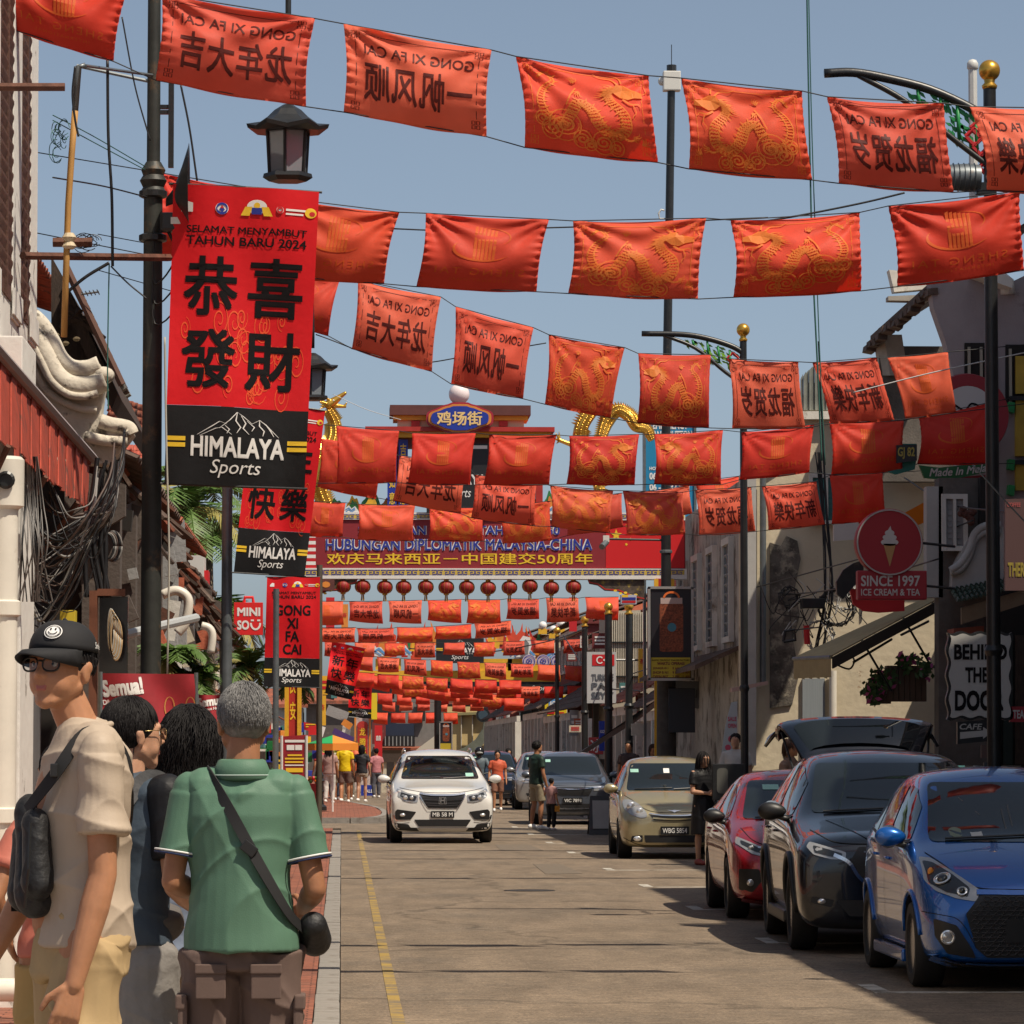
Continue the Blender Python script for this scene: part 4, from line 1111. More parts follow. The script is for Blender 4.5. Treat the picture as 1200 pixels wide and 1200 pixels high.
def ell(mb,c,r,rot=None):
 n0=len(mb.v);mb.ball((0,0,0),r,22,14)
 for i in range(n0,len(mb.v)):
  v=Vector(mb.v[i])
  if rot is not None:v=rot@v
  mb.v[i]=tuple(v+Vector(c))
 return mb
SKIN={k:mat('skin_'+k,c,.5,var=.14,vs=14,spec=.4,bump=.25,bs=160,bd=.001)for k,c in(('tan',(.45,.215,.115)),('brown',(.36,.165,.085)),('light',(.50,.27,.17)))}
for m_ in SKIN.values():
 p_=m_.node_tree.nodes['Principled BSDF'];p_.inputs['Subsurface Weight'].default_value=.12;p_.inputs['Subsurface Radius'].default_value=(.02,.008,.004);p_.inputs['Subsurface Scale'].default_value=.5
HAIRM=mat('black_hair',(.010,.008,.008),.6,spec=.25)
GREYHAIR=mat('grey_hair',(.17,.165,.16),.5,var=.4,vs=60)
LIP=mat('lips',(.42,.13,.10),.4)
EYEW=mat('eye_white',(.6,.57,.52),.25);IRIS=mat('dark_iris',(.015,.01,.008),.1)
def lens_glass():
 if 'lens' in _M:return _M['lens']
 m=bpy.data.materials.new('spectacle_lens');m.use_nodes=True;n,l=m.node_tree.nodes,m.node_tree.links
 t=n.new('ShaderNodeBsdfTransparent');t.inputs[0].default_value=(.82,.84,.84,1);g=n.new('ShaderNodeBsdfGlossy');g.inputs['Roughness'].default_value=.03
 f=n.new('ShaderNodeFresnel');f.inputs[0].default_value=1.35;x=n.new('ShaderNodeMixShader')
 l.new(f.outputs[0],x.inputs[0]);l.new(t.outputs[0],x.inputs[1]);l.new(g.outputs[0],x.inputs[2]);l.new(x.outputs[0],n['Material Output'].inputs['Surface'])
 _M['lens']=m;return m
class Person:
 def __init__(s,label,loc,H=1.70,yaw=0,head=None,skin='tan',voxel=.006,legs=None,arms=None,group=None,lean=0,build=1.0,cat='person',hshift=(0,0,0),hk=1.0,neck=1.0):
  s.hs,s.hk,s.nk=hshift,hk,neck
  s.k=H/1.75;s.vox=voxel;s.skin=SKIN[skin]
  s.root=thing('person',label,cat,loc,group)
  a=R(yaw);s.fw=Vector((math.sin(a),math.cos(a),0));s.rt=Vector((math.cos(a),-math.sin(a),0))
  h=R(yaw if head is None else head[0]);s.ht=R(head[1])if head and len(head)>1 else 0
  s.hf=Vector((math.sin(h),math.cos(h),0));s.hr=Vector((math.cos(h),-math.sin(h),0))
  s.b=build;s.loc=Vector(loc);s.lean=lean
  L=legs or{}
  s.J=dict(hipR=(.092,0,.93),hipL=(-.092,0,.93),kneeR=L.get('kR',(.10,.02,.51)),kneeL=L.get('kL',(-.10,.02,.51)),ankR=L.get('aR',(.11,-.02,.09)),ankL=L.get('aL',(-.11,-.02,.09)),shR=(.185*s.b,-.01,1.43),shL=(-.185*s.b,-.01,1.43))
  A=arms or{}
  s.J.update(elR=A.get('eR',(.235,-.03,1.14)),elL=A.get('eL',(-.235,-.03,1.14)),wrR=A.get('wR',(.25,.06,.90)),wrL=A.get('wL',(-.25,.06,.90)))
  s.curl=A.get('curl',.5)
 def p(s,q):
  r,f,z=(c*s.k for c in q)
  f+=s.lean*max(0,z-.9)
  return s.rt*r+s.fw*f+Vector((0,0,z))
 def hp(s,q):
  "head frame: right, forward, up from the head centre"
  r,f,z=(c*s.k*s.hk for c in q)
  c,t=math.cos(s.ht),math.sin(s.ht)
  f,z=f*c-z*t,f*t+z*c
  return s.p((s.hs[0],.02+s.hs[1],1.635+s.hs[2]))+s.hr*r+s.hf*f+Vector((0,0,z))
 def mesh(s,mb,name,m,parent=None,vox=None,smooth=4,disp=None,label=None):
  me=rmesh(mb,vox or s.vox,smooth,disp,name)
  me.materials.append(m)
  o=bpy.data.objects.new(name,me);COL.objects.link(o);o.parent=parent or s.root
  ORG[o.name]=Vector((0,0,0))
  if label:o['label']=label
  return o
 def hand(s,mb,w,el,side):
  k=s.k;w,el=Vector(w),Vector(el);d=(w-el).normalized()
  # palm faces the thigh: normal towards the body's midline
  nrm=(s.rt*(-side));nrm=(nrm-d*nrm.dot(d)).normalized();acr=d.cross(nrm).normalized()
  if acr.dot(s.fw)<0:acr=-acr
  for t in(-.026,-.009,.009,.026):cap(mb,w+d*.012*k+acr*t*.7*k,w+d*.082*k+acr*t*k,.0145*k,.0125*k,8)
  for i,t in enumerate((-.030,-.010,.011,.031)):
   L=(.060,.072,.078,.070)[i]*k;a0=w+d*.086*k+acr*t*k;c=s.curl*(1.25-.12*i)
   dd=(d*math.cos(c*.45)+nrm*math.sin(c*.45)+acr*t*1.2).normalized();a1=a0+dd*L*.45
   dd2=(d*math.cos(c*1.1)+nrm*math.sin(c*1.1)).normalized();a2=a1+dd2*L*.32
   dd3=(d*math.cos(c*1.7)+nrm*math.sin(c*1.7)).normalized();a3=a2+dd3*L*.26
   cap(mb,a0,a1,.0095*k,.0088*k,8);cap(mb,a1,a2,.0088*k,.008*k,8);cap(mb,a2,a3,.008*k,.0065*k,8)
  b0=w+d*.020*k+acr*.024*k;b1=b0+(d*.6+acr*.6+nrm*.35).normalized()*.045*k;b2=b1+(d*.9+acr*.2+nrm*.3).normalized()*.032*k
  cap(mb,b0,b1,.015*k,.0105*k,8);cap(mb,b1,b2,.0105*k,.0085*k,8)
 def body(s,hands=True,face=True,bare_legs=True):
  k=s.k;mb=MB();P=s.p;J={n:P(v)for n,v in s.J.items()};s.JW=J
  ell(mb,s.hp((0,-.010,.035)),(.0765*k,.0765*k,.088*k));ell(mb,s.hp((0,-.030,.03)),(.070*k,)*3)
  rot=Matrix((s.hr,s.hf,Vector((0,0,1)))).transposed()
  ell(mb,s.hp((0,.012,.01)),(.070*k,.086*k,.092*k),rot)
  cap(mb,s.hp((0,.045,-.035)),s.hp((0,.066,-.088)),.046*k,.024*k)
  ell(mb,s.hp((0,.018,-.018)),(.067*k,.076*k,.086*k),rot)
  for q in(-1,1):
   cap(mb,s.hp((q*.052,-.002,-.045)),s.hp((q*.018,.062,-.088)),.022*k,.017*k,8)
   ell(mb,s.hp((q*.030,.040,-.038)),(.033*k,.038*k,.040*k),rot)
   cap(mb,s.hp((q*.040,.058,-.008)),s.hp((q*.050,.040,-.022)),.017*k,.014*k,8)
   cap(mb,s.hp((q*.012,.090,.034)),s.hp((q*.048,.072,.036)),.009*k,.009*k,8)
   if face:
    n0=len(mb.v);ell(mb,s.hp((q*.080,-.012,-.005)),(.008*k,.017*k,.031*k),rot)
    ell(mb,s.hp((q*.085,-.018,.010)),(.006*k,.016*k,.016*k),rot)
  if face:
   cap(mb,s.hp((0,.088,.020)),s.hp((0,.107,-.016)),.0080*k,.0105*k,8)
   for q in(-1,1):ell(mb,s.hp((q*.012,.097,-.020)),(.0085*k,)*3)
   cap(mb,s.hp((-.013,.083,-.047)),s.hp((.013,.083,-.047)),.009*k,.0085*k,8)
   cap(mb,s.hp((-.011,.082,-.058)),s.hp((.011,.082,-.058)),.009*k,.0085*k,8)
  cap(mb,P((0,-.012,1.44)),s.hp((0,-.015,-.05)),.060*k*s.nk,.054*k*s.nk)
  cap(mb,P((0,-.02,1.44)),P((0,-.02,1.40)),.075*k,.10*k)
  cap(mb,P((-.10,-.01,1.415)),P((.10,-.01,1.415)),.050*k,.050*k)
  ell(mb,P((0,0,1.27)),(.13*k,.09*k,.18*k));ell(mb,P((0,0,1.0)),(.13*k,.09*k,.16*k))
  for q in 'RL':
   cap(mb,J['sh'+q],J['el'+q],.047*k*s.b,.037*k,14);m_=J['el'+q].lerp(J['wr'+q],.3)
   cap(mb,J['el'+q],m_,.037*k,.040*k);cap(mb,m_,J['wr'+q],.040*k,.0255*k)
   if hands:s.hand(mb,J['wr'+q],J['el'+q],1 if q=='R' else-1)
   else:cap(mb,J['wr'+q],J['wr'+q]+(J['wr'+q]-J['el'+q]).normalized()*.12*k,.028*k,.018*k)
   cap(mb,J['hip'+q],J['knee'+q],.080*k,.052*k);m_=J['knee'+q].lerp(J['ank'+q],.3)-s.fw*.012*k
   cap(mb,J['knee'+q],m_,.050*k,.056*k);cap(mb,m_,J['ank'+q],.055*k,.034*k)
   cap(mb,J['ank'+q]+Vector((0,0,-.04*k)),J['ank'+q]+s.fw*.13*k+Vector((0,0,-.055*k)),.040*k,.030*k)
  pu=[]
  if face:
   for q in(-1,1):pu.append((tuple(s.hp((q*.031,.092,.012))),tuple(-s.hf),.018*k,.012*k))
  s.bodyo=s.mesh(mb,'body',s.skin,smooth=3,disp=wrinkle(0,pushes=pu)if pu else None)
  if face:
   for q in(-1,1):
    e=MB().ball(s.hp((q*.031,.070,.012)),(.0135*k,)*3,14,10).build('eye',EYEW,s.bodyo,smooth='all',world=False)
    MB().ball(s.hp((q*.031,.079,.012)),(.0062*k,)*3,10,6).build('iris',IRIS,e,smooth='all',world=False)
    MB().tube([s.hp((q*(.031+t),.083-abs(t)*.25,.020-t*t*18))for t in(-.013,-.006,0,.006,.013)],.0022*k,5).build('eyelash',HAIRM,s.bodyo,world=False)
    MB().tube([s.hp((q*(.031+t),.0925-max(0,t)*.55,.040-t*t*14))for t in(-.017,-.008,0,.009,.019)],[.002*k,.0042*k,.0045*k,.004*k,.0015*k],5).build('eyebrow',HAIRM,s.bodyo,world=False)
   s.mesh(cap(cap(MB(),s.hp((-.014,.0868,-.0490)),s.hp((.014,.0868,-.0490)),.0058*k,.0058*k,8),s.hp((-.010,.0862,-.0565)),s.hp((.010,.0862,-.0565)),.0072*k,.0072*k,8),'lips',LIP,s.bodyo,.0025,2)
  return s.bodyo
 def shirt(s,m,z0=.93,sleeve=.62,fit=1.0,name='shirt',label=None,seed=1,amp=.004,flare=1.0,belly=0,ring=None,fz=30):
  k=s.k;mb=MB();P=s.p;J=s.JW;b=s.b*fit
  cap(mb,P((-.115*s.b,-.012,1.425)),P((.115*s.b,-.012,1.425)),.072*k,.072*k)
  cap(mb,P((0,-.022,1.455)),P((0,-.03,1.40)),.070*k,.10*k)
  def ring_(z,rx,ry,cy=0):return[s.rt*(rx*k*math.cos(t))+s.fw*(ry*k*math.sin(t))+P((0,cy,z))for t in np.linspace(0,2*PI,28,endpoint=False)]
  lv=[(z0,.180*flare,.128*flare+belly),(z0+.06,.176*flare,.127+belly),(1.06,.165,.122+belly*1.1),(1.15,.162,.120+belly*.7),(1.26,.178,.124),(1.34,.190,.122),(1.41,.186,.104),(1.455,.145,.085),(1.49,.088,.072),(1.512,.070,.062)]
  lv=[l for l in lv if l[0]>=z0]
  rg=[ring_(z,rx*b,ry*fit,-.008)for z,rx,ry in lv];n0=len(mb.v);n=28
  mb.v+=[tuple(q)for r_ in rg for q in r_]
  mb.f+=[(n0+i*n+j,n0+i*n+(j+1)%n,n0+(i+1)*n+(j+1)%n,n0+(i+1)*n+j)for i in range(len(rg)-1)for j in range(n)]
  mb.f+=[tuple(range(n0,n0+n))[::-1],tuple(range(n0+(len(rg)-1)*n,n0+len(rg)*n))]
  if sleeve:
   for q in 'RL':
    a,e,w=J['sh'+q],J['el'+q],J['wr'+q]
    if sleeve<=1:
     t=a.lerp(e,sleeve);d=(e-a).normalized()
     r0,r1=.060*k*s.b,.066*k
     cap(mb,a+Vector((0,0,-.008)),a.lerp(t,.4),.054*k*s.b,r0,16);mb.tube([a.lerp(t,.1),a.lerp(t,.5),t],[r0,(r0+r1)/2,r1],18)
    else:
     cap(mb,a,e,.069*k,.054*k);t=e.lerp(w,sleeve-1);mb.tube([e,t],[.052*k,.042*k],16)
  o=s.mesh(mb,name,m,smooth=3,disp=wrinkle(amp,fz=fz,seed=seed)if amp else None,label=label)
  return o
 def trousers(s,m,z1=1.0,end=1.0,name='trousers',seed=3,loose=1.0,amp=.006,label=None):
  "end: 1 at the knee, 2 at the ankle"
  k=s.k;mb=MB();P=s.p;J=s.JW
  ell(mb,P((0,-.008,.93)),(.162*k*s.b,.122*k,.11*k),Matrix((s.rt,s.fw,Vector((0,0,1)))).transposed())
  n0=len(mb.v)
  for z,rx,ry in((.84,.165,.118),(.93,.166,.122),(z1,.152,.108)):mb.v+=[tuple(s.rt*(rx*k*s.b*math.cos(t))+s.fw*(ry*k*math.sin(t))+P((0,-.008,z)))for t in np.linspace(0,2*PI,24,endpoint=False)]
  mb.f+=[(n0+i*24+j,n0+i*24+(j+1)%24,n0+(i+1)*24+(j+1)%24,n0+(i+1)*24+j)for i in range(2)for j in range(24)]+[tuple(range(n0,n0+24))[::-1],tuple(range(n0+48,n0+72))]
  for q in 'RL':
   h,kn,an=J['hip'+q],J['knee'+q],J['ank'+q]
   r0,r1=.098*k*loose,.078*k*loose
   if end<=1:t=h.lerp(kn,end);mb.tube([h-Vector((0,0,.03)),h.lerp(t,.5),t],[r0*.96,(r0+r1)/2,r1*(1.1 if end<.9 else 1)],18)
   else:
    cap(mb,h.lerp(kn,.16),kn,r0*.95,r1);t=kn.lerp(an,end-1);mb.tube([kn,kn.lerp(t,.5),t],[r1,.068*k*loose,.058*k*loose],18)
  return s.mesh(mb,name,m,smooth=3,disp=wrinkle(amp,fz=22,fx=16,seed=seed),label=label)
 def skirt(s,m,z0=.5,z1=1.05,r0=.24,name='skirt',seed=3):
  mb=MB();k=s.k
  mb.tube([s.p((0,0,z0)),s.p((0,0,(z0+.95)/2)),s.p((0,0,.95)),s.p((0,0,z1))],[r0*k,(r0*.5+.09)*k,.17*k,.145*k],28)
  return s.mesh(mb,name,m,smooth=3,disp=wrinkle(.006,fz=8,fx=30,seed=seed))
 def shoes(s,m,sole=None):
  k=s.k
  for q in 'RL':
   a=s.JW['ank'+q];g=Vector((a.x,a.y,a.z));mb=MB()
   cap(mb,g+s.fw*-.03*k+Vector((0,0,-.040*k)),g+s.fw*.15*k+Vector((0,0,-.055*k)),.048*k,.036*k)
   cap(mb,g+Vector((0,0,-.02*k)),g+s.fw*.05*k+Vector((0,0,-.03*k)),.044*k,.04*k)
   s.mesh(mb,'shoe',m,vox=max(s.vox,.008),smooth=2)
 def hair(s,m=None,n=500,L=.05,crown=1.0,back=-.07,wave=0.0,seed=1,top=.02,side=1.0,width=.0035,base=True,long=0.0):
  k=s.k;m=m or HAIRM;rr=random.Random(seed)
  rot=Matrix((s.hr,s.hf,Vector((0,0,1)))).transposed()
  C=s.hp((0,-.020,.040));rad=Vector((.083,.098,.098))*k*crown
  if base:
   mb=MB()
   ell(mb,s.hp((0,-.020,.040)),(rad.x*1.0,rad.y*.98,rad.z*1.0),rot)
   # trim away the face with a cut below a slanted hairline
   bm_v=mb.v;keep=[]
   me=rmesh(mb,max(s.vox,.006),1,wrinkle(.003,40,40,seed),'hair')
   bm=bmesh.new();bm.from_mesh(me)
   hfl=s.hf
   def cutp(co,no):bmesh.ops.bisect_plane(bm,geom=bm.verts[:]+bm.edges[:]+bm.faces[:],plane_co=co,plane_no=no,clear_outer=True)
   cutp(s.hp((0,.066,.052)),hfl*.85+Vector((0,0,-.55)))
   cutp(s.hp((0,0,back)),Vector((0,0,-1)))
   cutp(s.hp((0,.030,0)),hfl*.9+Vector((0,0,-.42)))
   bm.to_mesh(me);bm.free();me.materials.append(m)
   ho=bpy.data.objects.new('hair',me);COL.objects.link(ho);ho.parent=s.root
   s.hairo=ho
  mb=MB()
  for i in range(n):
   th=rr.uniform(0,2*PI);ph=math.acos(rr.uniform(-.35 if not long else-.5,1))
   d=Vector((math.sin(ph)*math.cos(th),math.sin(ph)*math.sin(th),math.cos(ph)))
   if d.y>.35 and d.z<.50:continue
   if d.y>.1 and d.z<.05:continue
   p0=C+rot@Vector((d.x*rad.x,d.y*rad.y,d.z*rad.z))*.97
   out=(rot@d).normalized();flow=Vector((0,0,-1))-out*(-out.z);flow=flow.normalized()if flow.length>.1 else(s.hf*rr.uniform(-1,1)+s.hr*rr.uniform(-1,1)).normalized()
   ln=L*k*rr.uniform(.45,1.5)+(long*k*rr.uniform(.7,1.15)if d.z<.75 else long*k*.8)
   ns=4 if ln<.09 else 9;P=[p0];dirv=(out*.22+flow*.9+Vector((rr.uniform(-.22,.22),rr.uniform(-.22,.22),rr.uniform(-.15,.15)))).normalized()
   ph2=rr.uniform(0,6.28);pos=p0.copy()
   for j in range(ns):
    dirv=(dirv+(Vector((0,0,-1))*(.5 if long else .22))+(s.hr*math.sin(ph2+j*1.35)+s.hf*math.cos(ph2*1.3+j*1.2))*wave).normalized()
    pos=pos+dirv*ln/ns
    q=pos-C
    qq=Vector((q.dot(s.hr)/rad.x,q.dot(s.hf)/rad.y,q.z/rad.z))
    if pos.z>C.z-.075*k:pos=C+q*((1.02+.05*(i%7)/7)/max(qq.length,.1))if qq.length<1.02 or not long else pos
    P.append(pos.copy())
   w=width*k*rr.uniform(.8,1.5)
   mb.tube(P,[w]+[w*(1-.75*j/len(P))for j in range(1,len(P))],4,cap=False)
  return mb.build('hair_strands',m,s.hairo if base else s.root,world=False,fixn=False,smooth='all')
 def glasses(s,m,thin=.0022,dz=.010):
  k=s.k;mb=MB();fr=[]
  for q in(-1,1):
   ring=[s.hp((q*.034+.026*math.copysign(abs(math.cos(t))**.75,math.cos(t)),.100-abs(.034+q*.026*math.cos(t))*.10,dz+.019*math.copysign(abs(math.sin(t))**.8,math.sin(t))))for t in np.linspace(0,2*PI,25)]
   mb.tube(ring,thin*k,5,cap=False);mb.tube([s.hp((q*.060,.094,dz+.010)),s.hp((q*.079,.040,dz+.012)),s.hp((q*.084,-.02,dz+.008))],thin*k,5)
   fr.append(ring)
  mb.tube([s.hp((-.010,.098,dz+.008)),s.hp((0,.104,dz+.010)),s.hp((.010,.098,dz+.008))],thin*k,5)
  o=mb.build('glasses',m,s.root,world=False,smooth='all')
  lm=MB()
  for r_ in fr:lm.add(r_[:-1],[tuple(range(24))])
  lm.build('glasses_lens',lens_glass(),o,world=False)
 def strap(s,pts,w,m,name='bag_strap',parent=None,t=.004):
  P=[s.p(q)for q in smooth_pts([np.array(q)for q in pts],40)]
  mb=MB();n=len(P);c0=s.p((0,0,1.2))
  for i,p in enumerate(P):
   d=(P[min(i+1,n-1)]-P[max(i-1,0)]).normalized();out=p-Vector((c0.x,c0.y,p.z));out=(out-d*out.dot(d)).normalized()if out.length>1e-4 else Vector((0,0,1))
   a=d.cross(out).normalized()*w/2
   mb.v+=[tuple(p+a),tuple(p+a+out*t),tuple(p-a+out*t),tuple(p-a)]
  for i in range(n-1):
   for j in range(4):mb.f.append((4*i+j,4*i+(j+1)%4,4*i+4+(j+1)%4,4*i+4+j))
  return mb.build(name,m,parent or s.root,world=False,smooth=True)
def on(px,py,Y,z):p=W(px,py,Y);return Vector((p.x,Y,z))
STRAPM=mat('black_webbing',(.014,.014,.015),.7,bump=.2,bs=200,bd=.001)
BAGM=mat('black_nylon_bag',(.012,.012,.013),.55,bump=.3,bs=30)
# raised stone step that the nearest people stand on
MB().box(-2.9,-.19,5.5,16.0,.0,.16).build('stone_step',mat('worn_step_stone',(.3,.27,.23),.85,var=.2,vs=4,bump=.3),None,label='low worn stone step under the nearest pedestrians',cat='step',bevel=.015)
# ---- young man in a black cap
def young():
 q=W(96,878,10.7)
 s=Person('young man in beige t-shirt, black smiley cap and glasses with a black sling bag',(q.x,10.7,.18),1.80,-106,head=(-150,4),skin='tan',voxel=.0045,hshift=(0,.040,0),hk=.94,neck=.92,arms=dict(eL=(-.195,-.015,1.105),wL=(-.20,.060,.825),eR=(.20,.06,1.13),wR=(.19,.20,.88),curl=.75),build=.93)
 s.body()
 tee=cloth('beige_tshirt',(.50,.405,.31),.08,.05,bump=.5,bs=120)
 sh=s.shirt(tee,.915,.66,.97,seed=2,amp=.009,flare=1.02)
 s.mesh(MB().tube([s.p((.066*math.cos(t),-.016+.060*math.sin(t),1.484-.012*math.sin(t)))for t in np.linspace(0,2*PI,26)],.009*s.k,8),'collar',tee,sh,.005,2)
 s.trousers(mat('khaki_chinos',(.44,.31,.155),.8,var=.07,vs=9,bump=.3,bs=150,bd=.001),end=1.95,seed=5,amp=.012)
 s.shoes(WHITE)
 # short hair under the cap
 s.hair(n=700,L=.022,crown=.95,back=-.050,seed=3,width=.002)
 CAPM=mat('black_cap_cotton',(.012,.012,.014),.8,bump=.2,bs=150,bd=.001)
 rot=Matrix((s.hr,s.hf,Vector((0,0,1)))).transposed();k=s.k
 mb=MB();n=28;rows=[]
 for i in range(10):
  ph=PI/2*i/9
  rows.append([s.hp((.092*math.cos(t)*math.cos(ph*.98)**.8,-.012+.108*math.sin(t)*math.cos(ph*.98)**.8,.055-.012*math.sin(t)*0+.088*math.sin(ph)))for t in np.linspace(0,2*PI,n,endpoint=False)])
 mb.v=[tuple(p)for r_ in rows for p in r_]
 mb.f=[(i*n+j,i*n+(j+1)%n,(i+1)*n+(j+1)%n,(i+1)*n+j)for i in range(9)for j in range(n)]
 c=mb.build('cap',CAPM,s.root,world=False,smooth='all',solid=.003)
 br=MB();m=16
 for j in range(m):
  t=R(18)+R(144)*j/(m-1)
  a=(.091*math.cos(t),-.012+.107*math.sin(t),.056);e=.092*math.sin((j/(m-1))*PI)**.6
  br.v+=[tuple(s.hp(a)),tuple(s.hp((a[0]*1.0,a[1]+e*.55,.049))),tuple(s.hp((a[0]*.98,a[1]+e,.034-.03*(a[0]/.09)**2)))]
 for j in range(m-1):
  for i in range(2):br.f.append((3*j+i,3*j+i+1,3*j+3+i+1,3*j+3+i))
 br.build('cap_peak',CAPM,c,world=False,smooth='all',solid=.005)
 MB().ball(s.hp((0,-.012,.144)),.006).build('cap_button',CAPM,c,world=False,smooth='all')
 # smiley badge and script on the cap, laid on its surface
 def capS(th,ph,off=.004):
  cc=math.cos(ph*.98)**.8
  return s.hp(((.092+off)*math.cos(th)*cc,-.012+(.108+off)*math.sin(th)*cc,.055+(.088+off)*math.sin(ph)))
 def capmap(th0,ph0):return lambda x,y:capS(th0+x/.1,ph0+y/.115,.0045)
 r_=.024
 put(cut(merge(disc2d(0,0,r_,28),ring2d(0,0,r_*1.18,.003)),6,6,(-.03,-.03,.03,.03)),capmap(R(108),R(32)),'smiley_badge',WHITE,c,world=False)
 put(merge(disc2d(-.008,.008,.0032,12,.0045),disc2d(.008,.008,.0032,12,.0045),stroke([(.015*math.cos(t),.003+.016*math.sin(t))for t in np.linspace(R(200),R(340),14)],.0028),ring2d(0,0,r_*.95,.002)),lambda x,y:capS(R(108)+x/.1,R(32)+y/.115,.0065),'smiley_face',BLACKP,c,world=False)
 put(fit(text2d('Smile',.0,.35),-.022,-.012,.022,.012),capmap(R(202),R(12)),'cap_script',WHITE,c,world=False)
 s.glasses(mat('black_spectacle_frame',(.01,.01,.01),.3),.0028)
 # sling bag on the chest, strap across back and shoulder
 bag=MB();B=s.p
 cap(bag,B((.03,.130,1.27)),B((-.03,.128,1.04)),.042*k,.052*k,16)
 cap(bag,B((-.06,.135,1.24)),B((-.08,.13,1.08)),.036*k,.042*k,16);cap(bag,B((.06,.13,1.20)),B((.05,.135,1.05)),.042*k,.05*k,16)
 bo=s.mesh(bag,'sling_bag',BAGM,disp=wrinkle(.003,40,30,4))
 MB().tube([B((-.115,.16,1.24)),B((-.125,.165,1.12)),B((-.10,.17,1.02))],.004,6).build('bag_zip',mat('dark_zip',(.05,.05,.05),.3,.6),bo,world=False)
 s.strap([(-.05,.155,1.27),(-.12,.10,1.36),(-.135,.02,1.47),(-.11,-.06,1.45),(-.04,-.125,1.35),(.08,-.128,1.19),(.165,-.05,1.07),(.16,.08,1.02),(.06,.17,1.02)],.034,STRAPM)
 MB().cbox(s.p((-.128,.10,1.375)),(.02,.045,.035)).build('strap_buckle',mat('black_buckle',(.02,.02,.02),.3),bo,world=False,bevel=.003)
young()
# ---- grey haired man in a green polo
def green():
 q=W(284,878,12.4)
 s=Person('grey haired man in green polo shirt seen from behind, black strap across his back',(q.x,12.4,.16),1.675,3,head=(-14,-4),skin='brown',voxel=.0055,arms=dict(eL=(-.225,-.03,1.125),wL=(-.14,.17,1.07),eR=(.242,-.03,1.10),wR=(.19,.19,1.03),curl=1.2),build=.95)
 s.body()
 pm=cloth('green_polo_pique',(.105,.205,.14),.05,.06,bump=.6,bs=260)
 sh=s.shirt(pm,.90,.70,1.06,seed=7,amp=.0085,belly=.012,flare=1.03,fz=16)
 k=s.k
 for q,t in(('R',.70),('L',.70)):
  a,e=s.JW['sh'+q],s.JW['el'+q];c=a.lerp(e,t);d=(e-a).normalized();u=d.cross(s.fw).normalized();v=d.cross(u)
  for off,mm,rr_ in((-.004,WHITE,.0735),(.004,mat('navy_trim',(.02,.03,.09),.8),.0735)):
   MB().tube([c+d*off+(u*math.cos(x)+v*math.sin(x))*rr_*k for x in np.linspace(0,2*PI,26)],.0035,5,cap=False).build('cuff_trim',mm,sh,world=False,smooth='all')
 mb=MB()
 for i in range(25):
  t=R(-205)+R(230)*i/24
  for rr_,z in((.062,1.525),(.070,1.520),(.092,1.462),(.078,1.452)):mb.v.append(tuple(s.p((rr_*1.12*math.cos(t),-.022+rr_*math.sin(t),z))))
 for i in range(24):
  for j in range(4):mb.f.append((4*i+j,4*i+(j+1)%4,4*i+4+(j+1)%4,4*i+4+j))
 cl=mb.build('polo_collar',pm,sh,world=False,smooth='all')
 MB().tube([s.p((.0885*1.12*math.cos(t),-.022+.0885*math.sin(t),1.472))for t in np.linspace(R(-205),R(25),26)],.0022,5).build('collar_trim',mat('pale_green_trim',(.4,.5,.45),.8),cl,world=False)
 bt=mat('brown_cargo_cotton',(.135,.088,.072),.85,var=.08,vs=9,bump=.3,bs=150,bd=.001)
 t=s.trousers(bt,end=1.0,loose=1.14,seed=9,amp=.012)
 for sx in(-1,1):
  for(r0,f0,z0,w_,h_)in((sx*.090,-.122,.80,.085,.010),(sx*.188,-.02,.66,.01,.15)):
   if w_>.05:MB().cbox(s.p((r0,f0,z0)),(w_*1.1,.012,.10)).build('back_pocket',bt,t,world=False,bevel=.004);MB().cbox(s.p((r0,f0-.006,z0+.045)),(w_*1.15,.012,.030)).build('pocket_flap',bt,t,world=False,bevel=.004)
   else:MB().cbox(s.p((r0,f0,z0)),(.03,.14,.16)).build('cargo_pocket',bt,t,world=False,bevel=.008);MB().cbox(s.p((r0*1.03,f0,z0+.075)),(.034,.15,.045)).build('pocket_flap',bt,t,world=False,bevel=.006)
 s.shoes(mat('brown_leather',(.12,.06,.03),.5))
 s.hair(GREYHAIR,n=5200,L=.024,crown=1.02,back=-.062,seed=8,width=.0013)
 s.strap([(-.115,.06,1.485),(-.10,-.06,1.475),(-.03,-.135,1.36),(.07,-.148,1.18),(.155,-.10,1.03),(.20,-.01,.97)],.034,STRAPM)
 MB().cbox(s.p((.035,-.156,1.235)),(.05,.014,.035),Matrix.Rotation(R(38),3,'Y')).build('strap_slider',mat('black_buckle',(.02,.02,.02),.3),s.root,world=False,bevel=.003)
 b=MB();cap(b,s.p((.235,.0,.98)),s.p((.235,.08,.93)),.045,.055,14);s.mesh(b,'shoulder_bag',BAGM)
green()
